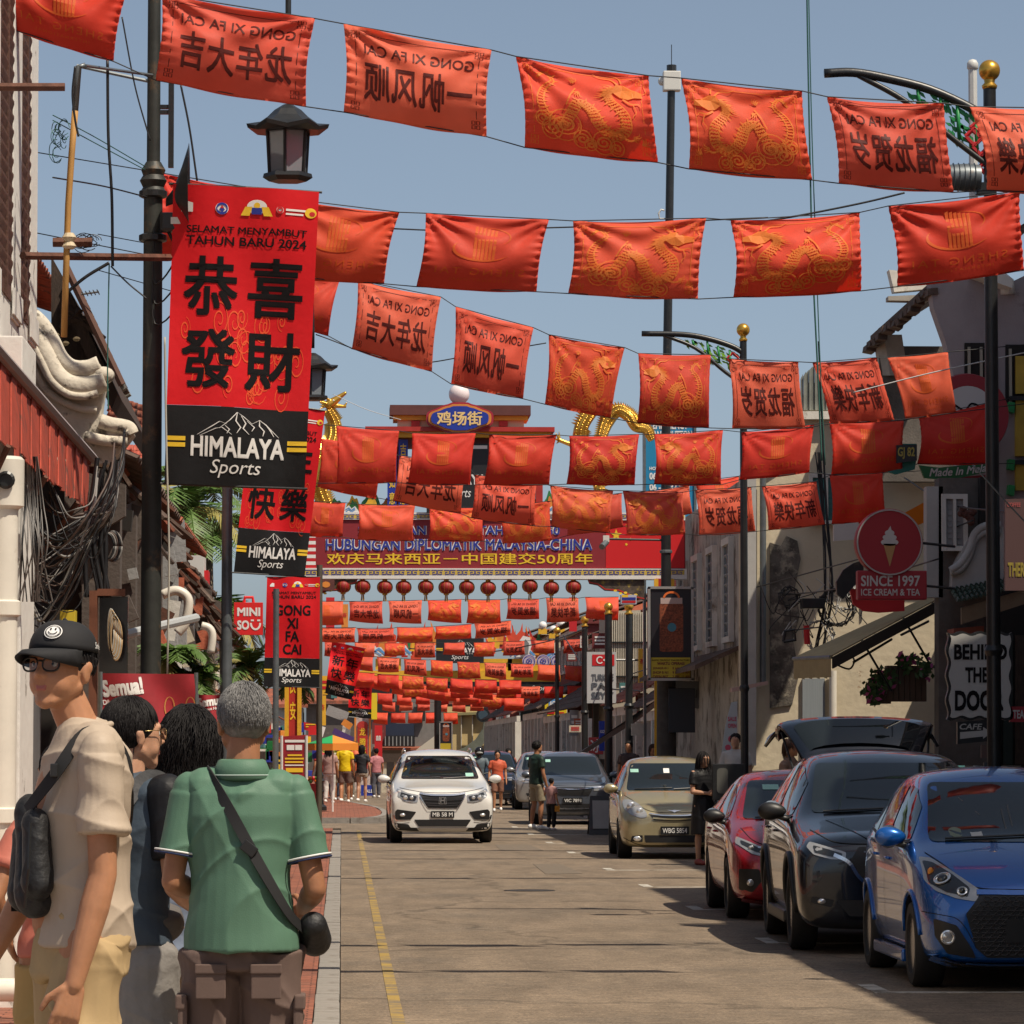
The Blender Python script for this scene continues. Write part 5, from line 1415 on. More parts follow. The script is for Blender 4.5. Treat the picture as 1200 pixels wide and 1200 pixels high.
# ---- man with glasses and grey vest
def vest():
 q=W(163,878,12.9)
 s=Person('black haired man with thin glasses and dark vest, behind the young man in a cap',(q.x-.03,12.9,.13),1.67,42,head=(62,0),skin='light',voxel=.0065,arms=dict(eR=(.235,-.02,1.13),wR=(.20,.19,1.02),eL=(-.23,-.02,1.13),wL=(-.14,.20,1.02)),build=1.0)
 s.body()
 tee=cloth('slate_blue_tshirt',(.055,.075,.10),.03,.05,bump=.3)
 sh=s.shirt(tee,.93,0,1.0,seed=11,amp=.006)
 bl=cloth('black_sleeve_cloth',(.012,.012,.014),.02,.05,bump=.3)
 k=s.k
 for q in 'RL':
  mb=MB();a,e=s.JW['sh'+q],s.JW['el'+q];cap(mb,a+Vector((0,0,.01)),a.lerp(e,.2),.072*k,.068*k);mb.tube([a,a.lerp(e,.68)],[.068*k,.066*k],18)
  s.mesh(mb,'sleeve',bl,sh,disp=wrinkle(.003,30,20,3))
 gv=mat('grey_travel_backpack',(.075,.075,.078),.75,var=.1,bump=.3)
 mb=MB();cap(mb,s.p((-.06,-.165,1.36)),s.p((-.07,-.16,1.10)),.06*k,.07*k,16);cap(mb,s.p((.06,-.165,1.36)),s.p((.07,-.16,1.10)),.06*k,.07*k,16)
 bo=s.mesh(mb,'flat_backpack',gv,disp=wrinkle(.004,22,12,9))
 s.strap([(.10,-.13,1.40),(.12,-.04,1.495),(.12,.07,1.46),(.11,.13,1.32)],.05,gv,'backpack_strap',bo,.008)
 s.strap([(-.10,-.13,1.40),(-.12,-.04,1.495),(-.12,.07,1.46),(-.11,.13,1.32)],.05,gv,'backpack_strap',bo,.008)
 s.mesh(ell(MB(),s.p((0,0,1.0)),(.19*k,.15*k,.10*k)),'jacket_tied_at_waist',mat('grey_jacket',(.12,.11,.105),.85,bump=.3),disp=wrinkle(.006,40,20,5))
 s.trousers(mat('light_grey_cargo_cotton',(.24,.225,.21),.85,var=.1,vs=8,bump=.3),end=1.95,loose=1.15,seed=13,amp=.010)
 s.shoes(BAGM);s.hair(n=3600,L=.050,crown=1.0,back=-.055,seed=12,width=.0019);s.glasses(mat('gold_wire_frame',(.5,.35,.15),.3,.9),.0014)
vest()
def curly():
 q=W(222,878,13.7)
 s=Person('woman with shoulder-length wavy black hair and pale blue top, left of the green polo',(q.x,13.7,.16),1.62,12,head=(20,2),skin='light',voxel=.007,arms=dict(eR=(.22,-.03,1.13),wR=(.16,.16,1.05),eL=(-.22,-.03,1.13),wL=(-.14,.17,1.05)),build=.92)
 s.body()
 s.shirt(cloth('pale_blue_cotton',(.22,.27,.36),.1,.05,bump=.3),.86,.6,1.08,seed=15,amp=.006,flare=1.1)
 s.trousers(mat('beige_trousers',(.48,.34,.22),.85,var=.1),end=1.9,seed=2);s.shoes(BAGM)
 s.hair(n=5000,L=.05,crown=1.08,back=-.06,seed=16,wave=.55,long=.24,width=.0015)
curly()
def salmon():
 q=W(72,878,13.4)
 s=Person('person in salmon shirt and tan shorts, mostly hidden behind the young man in a cap',(q.x,13.4,.16),1.49,-30,head=(-35,0),skin='brown',voxel=.007,arms=dict(eL=(-.31,-.05,1.17),wL=(-.20,.06,1.0),eR=(.22,-.03,1.13),wR=(.22,.08,.92)),build=.95)
 s.body();s.shirt(cloth('salmon_shirt',(.55,.17,.12),.08,.05,bump=.3),.93,.6,1.05,seed=17,amp=.007)
 s.trousers(mat('tan_shorts',(.42,.27,.10),.85,var=.1),end=1.0,seed=4);s.shoes(BAGM);s.hair(n=700,L=.05,seed=18,width=.003)
salmon()
# ---- people farther away
def far(label,px,Y,H,yaw,shirt,bottom,btype='trousers',skin='tan',hairL=.03,long=0,z=.0,sleeve=.62,pose=0,vox=None,hcol=None,bend=None,arms=None,extra=None,build=1.0,head=None,shoes=None,fitk=1.0):
 q=W(px,878,Y)
 st=pose
 legs=dict(kR=(.10,.02+.12*st,.51),kL=(-.10,.02-.06*st,.51),aR=(.10,.0+.16*st,.09),aL=(-.10,-.02-.22*st,.10+.05*abs(st)))
 v=vox or(.014 if Y>60 else .010)
 s=Person(label,(q.x,Y,z),H,yaw,head=head,skin=skin,voxel=v,legs=legs,arms=arms,build=build)
 s.body(hands=Y<90,face=False)
 def M(c):return cloth('cloth_%03d_%03d_%03d'%tuple(int(x*999)for x in c),c,.06,.08,bump=.2)
 if btype=='dress':s.shirt(M(shirt),.93,sleeve,fitk,amp=.004);s.skirt(M(bottom),.48,1.05,.20)
 else:
  s.shirt(M(shirt),.90,sleeve,fitk,amp=.005,seed=int(px))
  if btype=='shorts':s.trousers(M(bottom),end=.85,loose=1.05)
  elif btype=='short_shorts':s.trousers(M(bottom),end=.35)
  elif btype=='skirt':s.skirt(M(bottom),.40,1.02,.24)
  else:s.trousers(M(bottom),end=1.95,loose=1.05)
 s.shoes(shoes or(WHITE if pose else BAGM))
 s.hair(hcol,n=120 if not long else 260,L=hairL,long=long,back=-.05,seed=int(px)+3,width=.008 if Y>60 else .005)
 return s
Bk=(.012,.012,.014)
s=far('woman in black dress with long black hair standing beside the gold hatchback',824,56.0,1.60,150,Bk,Bk,'dress','light',.04,.28,vox=.010,arms=dict(eR=(.22,.02,1.14),wR=(.06,.20,1.12),eL=(-.22,.02,1.14),wL=(-.04,.22,1.12)),shoes=mat('red_shoe',(.3,.05,.04),.5))
s=far('young man with short black hair and white shirt behind the red sedan',862,64.0,1.76,195,(.55,.54,.52),Bk,'trousers','light',.035,vox=.010,z=.13)
s=far('man in dark green polo and khaki shorts standing beside the grey SUV',629,80.5,1.80,60,(.022,.045,.035),(.30,.25,.17),'shorts','brown',.03,arms=dict(eR=(.24,0,1.12),wR=(.24,.08,.88),eL=(-.23,0,1.12),wL=(-.23,.10,.90)),pose=.2,shoes=WHITE)
s=far('small child in pale pink top and dark trousers holding the man\'s hand',646,80.0,1.05,40,(.45,.25,.24),Bk,'trousers','tan',.03,vox=.012,arms=dict(eL=(-.28,0,1.2),wL=(-.34,.05,1.35)),shoes=WHITE)
b_=MB();b_.box(-.05,.05,-.03,.03,0,.12);bo_=b_.build('small_pouch',mat('orange_yellow_pouch',(.6,.25,.02),.6),None,label='small orange-yellow pouch at the child\'s side',cat='pouch',bevel=.01);q_=W(653,878,79.9);bo_.location=(q_.x,79.9,.38)
s=far('man in bright yellow shirt and checked shorts walking on the far left pavement',404,112,1.74,5,(.75,.52,.01),(.16,.10,.085),'shorts','tan',.03,z=.125,pose=.5)
s=far('woman in plaid shawl and white trousers beside the black bollard',386,111,1.62,10,(.40,.25,.22),(.62,.60,.56),'trousers','tan',.04,.3,z=.125,pose=.3,fitk=1.15)
s=far('person in orange top between the yellow shirt and the woman with striped top',416,114.5,1.72,0,(.62,.13,.05),(.2,.15,.12),'shorts','brown',.04,z=.125,pose=-.4)
s=far('woman in black and white striped top with bare legs by the red pillar',424,113,1.63,15,(.03,.03,.035),(.35,.28,.22),'short_shorts','light',.05,.12,z=.125,pose=.4)
s=far('person in pale top hidden between the plaid shawl and the yellow shirt',397,114.5,1.66,0,(.55,.48,.38),(.25,.2,.15),'shorts','tan',.05,z=.125,pose=-.4)
s=far('woman in red patterned top and black shorts crossing the road far away',596,118,1.66,170,(.42,.12,.10),Bk,'short_shorts','light',.05,.1,pose=.5)
s=far('person in coral top walking behind the white SUV',583,104,1.60,180,(.6,.12,.06),(.25,.12,.08),'shorts','tan',.04,pose=.4)
s=far('man in dark clothes on the right pavement behind the gold hatchback',737,84,1.68,200,(.05,.03,.03),Bk,'trousers','brown',.03,z=.13)
s=far('person with orange-brown hair on the right pavement beside the dark pole',765,78,1.60,170,(.18,.06,.04),Bk,'trousers','tan',.04,.1,z=.13,hcol=mat('brown_hair',(.06,.025,.012),.5))
s=far('person with bowed dark hair standing between red sedan and black SUV',926,50,1.64,120,(.25,.16,.12),Bk,'trousers','tan',.05,.1,z=.13,vox=.012,hcol=mat('brown_hair',(.06,.025,.012),.5))
def rider():
 q=W(562,878,108)
 r=thing('motorbike','motorbike with a helmeted rider, half hidden behind the white SUV roof','motorbike',(q.x,108,0))
 for y in(107.4,108.65):
  w=MB().lathe((q.x,y,.29),[(.22,-.04),(.29,-.045),(.29,.045),(.22,.04)],22,'x').build('wheel',TYRE,r);MB().lathe((q.x,y,.29),[(.001,-.03),(.2,-.03),(.2,.03),(.001,.03)],16,'x').build('rim',RIM,w)
 MB().tube([(q.x,107.45,.35),(q.x,107.6,.95)],.035,8).build('fork',BLACKM,r)
 MB().tube([(q.x-.33,107.75,1.02),(q.x,107.6,.96),(q.x+.33,107.75,1.02)],.02,8).build('handlebar',BLACKM,r)
 MB().ball((q.x,107.5,.88),(.12,.1,.11)).build('headlight',LENS,r,smooth='all')
 b=MB();cap(b,(0,-.2,.55),(0,.45,.65),.13,.12);cap(b,(0,-.35,.75),(0,-.2,.5),.12,.10)
 me=rmesh(b,.02,2);me.materials.append(mat('dark_blue_fairing',(.02,.04,.10),.3));o=bpy.data.objects.new('fairing',me);COL.objects.link(o);o.parent=r
 s=Person('helmeted rider in grey jacket seated on the motorbike',(q.x,108.15,-.02),1.68,180,skin='tan',voxel=.015,legs=dict(kR=(.20,.38,.82),kL=(-.20,.38,.82),aR=(.16,.25,.40),aL=(-.16,.25,.40)),arms=dict(eR=(.30,.18,1.18),wR=(.30,.42,1.05),eL=(-.30,.18,1.18),wL=(-.30,.42,1.05)))
 s.body(False,False);s.shirt(cloth('grey_jacket_cloth',(.10,.13,.15),.02),.88,1.8,1.05);s.trousers(mat('dark_jeans',(.02,.025,.04),.8),end=1.9)
 h=MB().ball(s.hp((0,0,.03)),(.135,.15,.145),18,12).build('helmet',mat('black_gloss_helmet',(.015,.015,.018),.12),s.root,world=False,smooth='all')
 MB().ball(s.hp((0,.03,.01)),(.115,.13,.06),16,10).build('visor',mat('pale_visor',(.5,.52,.5),.1),h,world=False,smooth='all')
for lb,px,Y,sh,bt in(('person in white top far down the left pavement, under the umbrella',392,119,(.5,.5,.48),(.05,.06,.09)),('person in blue top walking far behind the yellow shirt',410,124,(.05,.12,.3),(.2,.18,.15)),('person in red top at the far left shopfronts',376,116,(.4,.05,.05),(.03,.03,.04)),('person in pink top standing past the blue ground sign',441,133,(.5,.2,.22),(.1,.1,.12))):far(lb,px,Y,1.66,rnd.uniform(-40,40),sh,bt,'trousers','tan',.04,z=.125 if px<430 else 0,pose=rnd.uniform(-.4,.5),vox=.018)
rider()
# ================================================================ printed cloth banners with a mountain logo
BANR=cloth('banner_red_cloth',(.70,.012,.018),.12,.05,bump=.15)
BANK=cloth('banner_black_cloth',(.012,.012,.013),.03,.05,bump=.15)
MTN=merge(*[stroke(q,[.004,.011,.011,.004])for q in([(.18,.08),(.30,.30),(.36,.42),(.42,.36)],[(.20,.06),(.33,.25),(.38,.28),(.46,.12)],[(.36,.26),(.44,.46),(.50,.66),(.55,.56),(.62,.40)],[(.50,.66),(.49,.45),(.53,.30),(.50,.16)],[(.53,.58),(.57,.40),(.55,.28),(.60,.14)],[(.58,.46),(.64,.32),(.62,.22)],[(.62,.40),(.68,.50),(.73,.40),(.84,.10)],[(.68,.50),(.68,.36),(.72,.24),(.71,.12)],[(.73,.40),(.77,.26),(.80,.12)],[(.40,.34),(.44,.24),(.42,.14)])])
def himalaya(x0,y0,x1,y1):
 "logo block: mountains, HIMALAYA, Sports"
 w,h=x1-x0,y1-y0
 return merge(fit(MTN,x0+w*.22,y0+h*.62,x1-w*.20,y1-h*.06),fit(text2d('HIMALAYA',.022),x0+w*.18,y0+h*.36,x1-w*.16,y0+h*.62),fit(text2d('Sports',.0,.25),x0+w*.32,y0+h*.10,x1-w*.32,y0+h*.33))
def hbars(x0,y0,x1,y1):
 w,h=x1-x0,y1-y0
 return merge(*[rect2d(a,y0+h*b,c,y0+h*(b+.055))for a,c in((x0,x0+w*.14),(x1-w*.14,x1))for b in(.47,.55)])
def emblems():
 g={}
 g['W']=merge(disc2d(.34,.925,.045,24,.020),poly2d([(.06,.91),(.14,.91),(.14,.94),(.10,.945),(.06,.925)]),disc2d(.58,.935,.07,20,.024),disc2d(.74,.928,.025,14,.012),rect2d(.78,.927,.93,.934),rect2d(.78,.914,.90,.920))
 g['Y']=merge(disc2d(.58,.94,.022,12,.010),poly2d([(.47,.905),(.53,.905),(.55,.935),(.50,.935)]),poly2d([(.63,.905),(.69,.905),(.66,.935),(.61,.935)]),disc2d(.95,.925,.04,16,.017))
 g['B']=merge(ring2d(.34,.925,.036,.008,24,.016),poly2d([(.32,.922),(.34,.932),(.36,.922),(.34,.912)]),rect2d(.545,.910,.615,.932))
 g['R']=merge(ring2d(.74,.928,.018,.008,12,.008),disc2d(.96,.922,.02,12,.008),poly2d([(.325,.926),(.34,.936),(.355,.926)]))
 return g
EMB=emblems()
def banner(c,Y,text,label,split=.262,group='tall red new year banners on the lamp posts',amp=.05,seed=0,latin=False):
 q=[W(x,y,Y)for x,y in c]
 rr=random.Random(seed);p1,p2=rr.uniform(0,6),rr.uniform(0,6);H=(q[0]-q[3]).length
 def S(x,y,off=0):
  u=1-y;p=q[0].lerp(q[1],x).lerp(q[3].lerp(q[2],x),u)
  d=math.sin(x*11-u*5+p2)*amp*.22+math.sin(x*5.2+u*2.6+p1)*amp*(.25+u)+math.sin(x*2.1-u*7+p2)*amp*.5+math.sin(x*14+u*9)*amp*.08
  return p+Vector((0,d-off,0))
 cen=S(.5,.5);r=thing('street_banner',label,'banner',cen,group)
 def clothpart(y0,y1,m,name):
  mb=MB();nx,ny=16,max(6,int(36*(y1-y0)))
  for j in range(ny+1):
   for i in range(nx+1):mb.v.append(tuple(S(i/nx,y0+(y1-y0)*j/ny)))
  for j in range(ny):
   for i in range(nx):a=j*(nx+1)+i;mb.f.append((a,a+1,a+nx+2,a+nx+1))
  return mb.build(name,m,r,smooth='all',fixn=False)
 clothpart(split,1,BANR,'red_cloth');bk=clothpart(0,split-.0005,BANK,'black_cloth')
 pr=lambda g,nm,m,off=.005,par=None:put(cut(g,8,16),lambda x,y:S(x,y,off),nm,m,par or r,kind='stuff' if nm=='cloud_pattern' else None)
 a=(merge(fit(text2d('SELAMAT MENYAMBUT',.012),.10,.842,.93,.866),fit(text2d('TAHUN BARU 2024',.014),.10,.802,.93,.832)))
 pr(a,'banner_heading',BLACKP)
 for k_,m_,o_ in(('W',WHITE,.005),('Y',YELLOWP,.007),('B',BLUEP,.008),('R',REDP,.009)):pr(EMB[k_],'emblem_row',m_,o_)
 z=split
 if latin:
  g=[];ws=text.split()
  for i,w in enumerate(ws):
   t=text2d(w,.02);asp=(t[0].max(0)-t[0].min(0));hw=min(.40,asp[0]/asp[1]*.105*.5*1.55)
   y=.765-(i+1)*.118;g.append(fit(t,.5-hw,y,.5+hw,y+.095))
  pr(merge(*g),'banner_greeting',BLACKP)
 else:
  n=len(text);g=[];rows=n//2;hh=(.78-z-.03)/rows
  for i,ch in enumerate(text):
   cx,ry=(.28,.73)[i%2],i//2;y1=.785-ry*hh
   for dx in(0,):g.append(fit(text2d(ch,.016),cx-.19,y1-hh*.90,cx+.19,y1-hh*.08))
  pr(merge(*g),'banner_greeting',BLACKP)
  faint=merge(*[spiral2d(rr.uniform(.1,.9),rr.uniform(z+.03,z+.3),rr.uniform(.03,.07),2,.006,rr.uniform(0,6))for _ in range(26)])
  pr(faint,'cloud_pattern',mat('orange_cloud_print',(.78,.08,.015),.6),.003)
 pr(himalaya(0,0,1,z),'shop_logo',WHITE,.005,bk);pr(hbars(0,0,1,z),'logo_bars',YELLOWP,.005,bk)
 # hanging rods
 for y in(1,0):
  MB().tube([S(-.03,y)+Vector((0,.01,0)),S(.5,y)+Vector((0,.01,0)),S(1.02,y)+Vector((0,.01,0))],.010,6).build('banner_rod',BLACKM,r)
 return r
banner([(203,215),(374,225),(357,573),(193,567)],28.9,'恭喜發財','largest red and black street banner reading 恭喜發財 on the nearest left lamp post',amp=.055,seed=3)
banner([(296,470),(381,481),(357,676),(274,671)],47.3,'新年快樂','second red banner, with 快樂 showing under the largest banner',amp=.06,seed=5)
banner([(313,676),(375,676),(374,806),(309,804)],73.4,'GONG XI FA CAI','third red banner reading GONG XI FA CAI, right of the red square sign',latin=True,amp=.05,seed=8)
banner([(389,752),(428,760),(412,820),(381,812)],108,'新年快樂','crumpled windblown red banner beyond the gate on the left',amp=.25,seed=9)
banner([(409,798),(436,800),(435,842),(408,840)],128,'新年快樂','small far red banner above the red pillar of the second gate',amp=.10,seed=10)
# ================================================================ the festival gate
GY=75.0
MAROON=mat('maroon_board',(.25,.016,.024),.6,var=.08,vs=3)
GYEL=mat('gate_yellow_paint',(.75,.42,.03),.5,var=.12,vs=4,dirt=(.4,.22,.03),ds=2,dt=.6)
GRED=mat('gate_red_paint',(.42,.03,.022),.5,var=.15,vs=4)
GBROWN=mat('gate_brown_roof',(.12,.035,.03),.7,var=.2,vs=4)
GBLUE=mat('gate_royal_blue',(.015,.04,.33),.45,var=.1)
GBLK=mat('gate_black_panel',(.016,.016,.018),.45)
GWH=mat('gate_white',(.75,.73,.70),.5,var=.04)
GGRN=mat('gate_green',(.03,.20,.06),.5,var=.15);GORG=mat('gate_orange',(.68,.24,.04),.5,var=.15);GLB=mat('gate_light_blue',(.10,.30,.60),.5)
def board(name,x0,y0,x1,y1,Y,m,r,d=.12,bevel=0):
 a,b=W(x0,y1,Y),W(x1,y0,Y)
 return MB().box(a.x,b.x,Y,Y+d,a.z,b.z).build(name,m,r,bevel=bevel)
def pxmap(Y,off=.006):return lambda x,y:(lambda p:Vector((p.x,Y-off,p.z)))(W(x,y,Y))
def ptext(s,x0,y0,x1,y1,Y,m,parent,bold=.015,off=.006,name='lettering',shear=0):
 g=fit(text2d(s,bold,shear),x0,-y1,x1,-y0)
 return put(flipy(g),pxmap(Y,off),name,m,parent)
def pshape(g,Y,m,parent,off=.006,name='painted_shape'):return put(g,pxmap(Y,off),name,m,parent)
def cutout(pts,Y,d,m,parent,name):
 q=[(lambda p:Vector((p.x,Y,p.z)))(W(x,y,Y))for x,y in pts]
 return MB().slab(q,(0,d,0)).build(name,m,parent)
def greek_key(x0,y0,x1,y1,n):
 out=[];w=(x1-x0)/n;h=y1-y0
 for i in range(n):
  a=x0+i*w;t=h*.2
  for sgn in(0,1):
   P=[(a+w*.04,y0+h*.05),(a+w*.46,y0+h*.05),(a+w*.46,y0+h*.95),(a+w*.14,y0+h*.95),(a+w*.14,y0+h*.5),(a+w*.32,y0+h*.5)]
   if sgn:P=[(2*a+w-x,y)for x,y in P]
   out.append(stroke(P,t))
 return merge(*out)
def fmap(pts,cx,k=1):return[(cx+(x-cx)*k,y)for x,y in pts]
def gate1():
 g=thing('festival_gate','large festival gate with maroon anniversary board, yellow roof and blue plaque','gate',W(579,990,GY)*1-Vector((0,0,W(579,990,GY).z)))
 b=board('main_board',355,609,803,666,GY,MAROON,g,.35)
 board('lower_beam',330,666.5,805,678,GY-.03,GWH,g,.42)
 board('upper_beam',355,601,803,608.6,GY-.03,GWH,g,.42)
 for y0,y1 in((667.5,673.5),(602.5,607.5)):
  pshape(rect2d(356,y0,802,y1),GY-.03,mat('gate_key_ground',(.62,.45,.08),.5),g,.004,'key_band')
  pshape(greek_key(357,y0+.4,801,y1-.4,30),GY-.03,BLUEP,g,.008,'key_pattern')
 for m,bo,off in((WHITE,.05,.005),(BLUEP,.012,.016)):
  ptext('HUBUNGAN DIPLOMATIK MALAYSIA-CHINA',381.5 if bo>.02 else 382,631.6,694,645.2,GY,m,b,bo,off)
  ptext('SAMBUTAN ULANG TAHUN KE-50',420,616,656,627,GY,m,b,bo,off)
 ptext('欢庆马来西亚－中国建交50周年',383,648,695,661.5,GY,YELLOWP,b,.010,.008)
 # flags printed at both ends of the board
 for i in range(7):pshape(rect2d(356,610+i*8,370,614+i*8),GY,WHITE,b,.006,'flag_stripe');pshape(rect2d(356,614+i*8,370,618+i*8-.1),GY,REDP,b,.006,'flag_stripe')
 pshape(rect2d(710,610,802,665.5),GY,mat('flag_red',(.62,.012,.015),.5),b,.006,'red_flag_print')
 def star(cx,cy,r,a0=-PI/2):
  return poly2d([(cx+(r if i%2==0 else r*.4)*math.cos(a0+i*PI/5),cy+(r if i%2==0 else r*.4)*math.sin(a0+i*PI/5))for i in range(10)])
 pshape(merge(star(722,627,7),star(735,616,2.2,0),star(739,624,2.2,.5),star(739,632,2.2,1),star(734,638,2.2,0)),GY,YELLOWP,b,.012,'flag_stars')
 # roof structure
 board('ridge_beam',457,475,622,486,GY-.35,GBROWN,g,1.0)
 board('ridge_fascia',461,486.3,619,492,GY-.25,GYEL,g,.8)
 board('ridge_fascia',466,492.3,614,500,GY-.15,mat('gate_cream',(.70,.60,.38),.5),g,.6)
 for x0,x1 in((482,492),(506,514),(566,574),(585,595)):board('red_bracket',x0,493,x1,499.5,GY-.22,GRED,g,.06)
 board('lower_roof',428,500.4,650,505,GY-.45,GRED,g,1.2)
 board('lower_roof_fascia',434,505.3,645,512,GY-.30,GYEL,g,.9)
 board('crossbeam',440,512.3,640,524,GY-.1,GBROWN,g,.5)
 for x in(468,528,590,632):board('roof_post',x-4,524.3,x+4,600.6,GY,GRED,g,.3)
 k=board('black_sign_panel',500,520,574,600.4,GY-.2,GBLK,g,.12)
 ptext('HIMALAYA',504,556,570,568,GY-.2,WHITE,k,.02);ptext('Sports',524,572,552,586,GY-.2,WHITE,k,0,shear=.3)
 pshape(rect2d(503,522,571,526),GY-.2,WHITE,k)
 for x0 in(454,467,600,613):
  v=board('blue_couplet_board',x0,515,x0+11,596,GY-.12,GBLUE,g,.08)
  for i,ch in enumerate('吉祥如意'):ptext(ch,x0+2,520+i*19,x0+9,534+i*19,GY-.12,YELLOWP,v,.01)
  # plaque with lobed outline
 def lobed(cx,cy,rx,ry):
  P=[]
  for t in np.linspace(0,2*PI,64,endpoint=False):
   x,y=math.copysign(abs(math.cos(t))**.62,math.cos(t)),math.copysign(abs(math.sin(t))**.62,math.sin(t))
   kx=1+.07*math.cos(4*t);ky=1+.10*math.cos(4*t)+.10*(abs(x)<.25)
   P.append((cx+rx*x*kx,cy+ry*y*ky))
  return P
 p1=cutout(lobed(539,490,37,15.5),GY-.55,.12,mat('plaque_red_rim',(.35,.02,.04),.4),g,'plaque')
 cutout(lobed(539,490,34.5,13.8),GY-.58,.02,GORG,p1,'plaque_gold_rim');cutout(lobed(539,490,31.5,11.8),GY-.61,.02,GBLUE,p1,'plaque_field')
 ptext('鸡场街',512,482,565,498.5,GY-.61,mat('plaque_gold_letters',(.85,.6,.25),.4),p1,.018,.008)
 c=W(538,462,GY);MB().ball(c,.20,24,14).build('white_globe',mat('white_globe_paint',(.80,.70,.70),.25),g,smooth='all');MB().tube([c-Vector((0,0,.15)),c-Vector((0,0,.34))],.08,10).build('globe_stem',GRED,g)
 # painted hill and wave cut-outs above the board
 def hills(x0,x1,yb,n,seed):
  rr=random.Random(seed)
  for i in range(n):
   cx=x0+(x1-x0)*(i+.5)/n;w=(x1-x0)/n*rr.uniform(.9,1.4);h=rr.uniform(14,26)
   P=[(cx-w/2,yb)]+[(cx-w/2+w*t,yb-h*math.sin(PI*t)**.7*(1+.12*math.sin(t*19)))for t in np.linspace(.05,.95,14)]+[(cx+w/2,yb)]
   m=(GORG,GGRN,GYEL,GGRN)[i%4];cutout(P,GY+.1+.06*(i%3),.03,m,g,'painted_hill')
   cutout([(x,y+(yb-y)*.25)for x,y in fmap(P,cx,.72)],GY+.06+.06*(i%3),.02,(GYEL,GORG,GGRN)[i%3],g,'painted_hill')
  for i in range(n):
   cx=x0+(x1-x0)*(i+.4)/n;cutout([(cx-9,yb),(cx-7,yb-6),(cx-3,yb-9),(cx,yb-5),(cx+4,yb-8),(cx+8,yb-3),(cx+9,yb)],GY-.02,.03,GWH,g,'painted_wave')
   pshape(merge(*[stroke([(cx-7,yb-1-2.6*j),(cx-3,yb-4-2*j),(cx,yb-1-2*j),(cx+4,yb-4-2*j)],1.2)for j in range(2)]),GY-.02,GLB,g,.005,'wave_lines')
 hills(362,466,601,5,4);hills(615,715,601,5,9)
 # pillars and brackets
 for x0,x1,s_ in((336,352,1),(768,788,-1)):
  a,b_=W(x0,678,GY),W(x1,678,GY);zt=a.z
  pl=MB().box(a.x,b_.x,GY-.05,GY+.35,0,zt-.002).build('pillar',GRED,g)
  for xx in(a.x-.03,b_.x-.05):MB().box(xx,xx+.08,GY-.09,GY-.052,.2,zt-.01).build('pillar_yellow_edge',GYEL,pl)
  MB().box(a.x-.12,b_.x+.12,GY-.15,GY+.45,0,.35).build('pillar_base',GWH,pl,bevel=.03)
  for i,ch in enumerate('国泰民安' if s_>0 else '风调雨顺'):
   gq=fit(text2d(ch,.012),a.x+.07,zt-1.2-i*.5,b_.x-.07,zt-.85-i*.5);put(gq,lambda x,y:Vector((x,GY-.055,y)),'pillar_lettering',YELLOWP,pl)
 for sx,x0 in((1,353),(-1,755)):
  P=[(x0,679),(x0+sx*66,679),(x0+sx*64,684),(x0+sx*54,686),(x0+sx*46,692),(x0+sx*30,693),(x0+sx*14,700),(x0,703)]
  br=cutout(P,GY+.02,.15,mat('carved_bracket',(.07,.05,.035),.6,var=.8,vs=9,dirt=(.35,.25,.03),ds=6,dt=.55),g,'carved_bracket')
  pshape(stroke([(x,y-1.5)for x,y in P[1:]],1.6),GY+.02,GRED,br,.006)
  pshape(merge(*[disc2d(x0+sx*(10+i*6),697-i*1.2+(i%2)*2,2.2,6,1.4)for i in range(5)]),GY+.02,YELLOWP,br,.01)
 hang=board('drum_bracket',728,697,746,708,GY-.25,mat('white_blue_band',(.5,.5,.6),.5),g,.3)
 pshape(rect2d(729,700,745,703),GY-.25,BLUEP,hang);pshape(rect2d(729,704,745,706.5),GY-.25,REDP,hang);pshape(rect2d(729,697,736,700),GY-.25,YELLOWP,hang)
 # corner flower panel hanging at the left end of the board
 lp=board('corner_picture_panel',372,679,392,692,GY-.1,GBROWN,g,.06)
 pshape(disc2d(382,685,5,12,3.6),GY-.1,GORG,lp)
 return g
gate1()
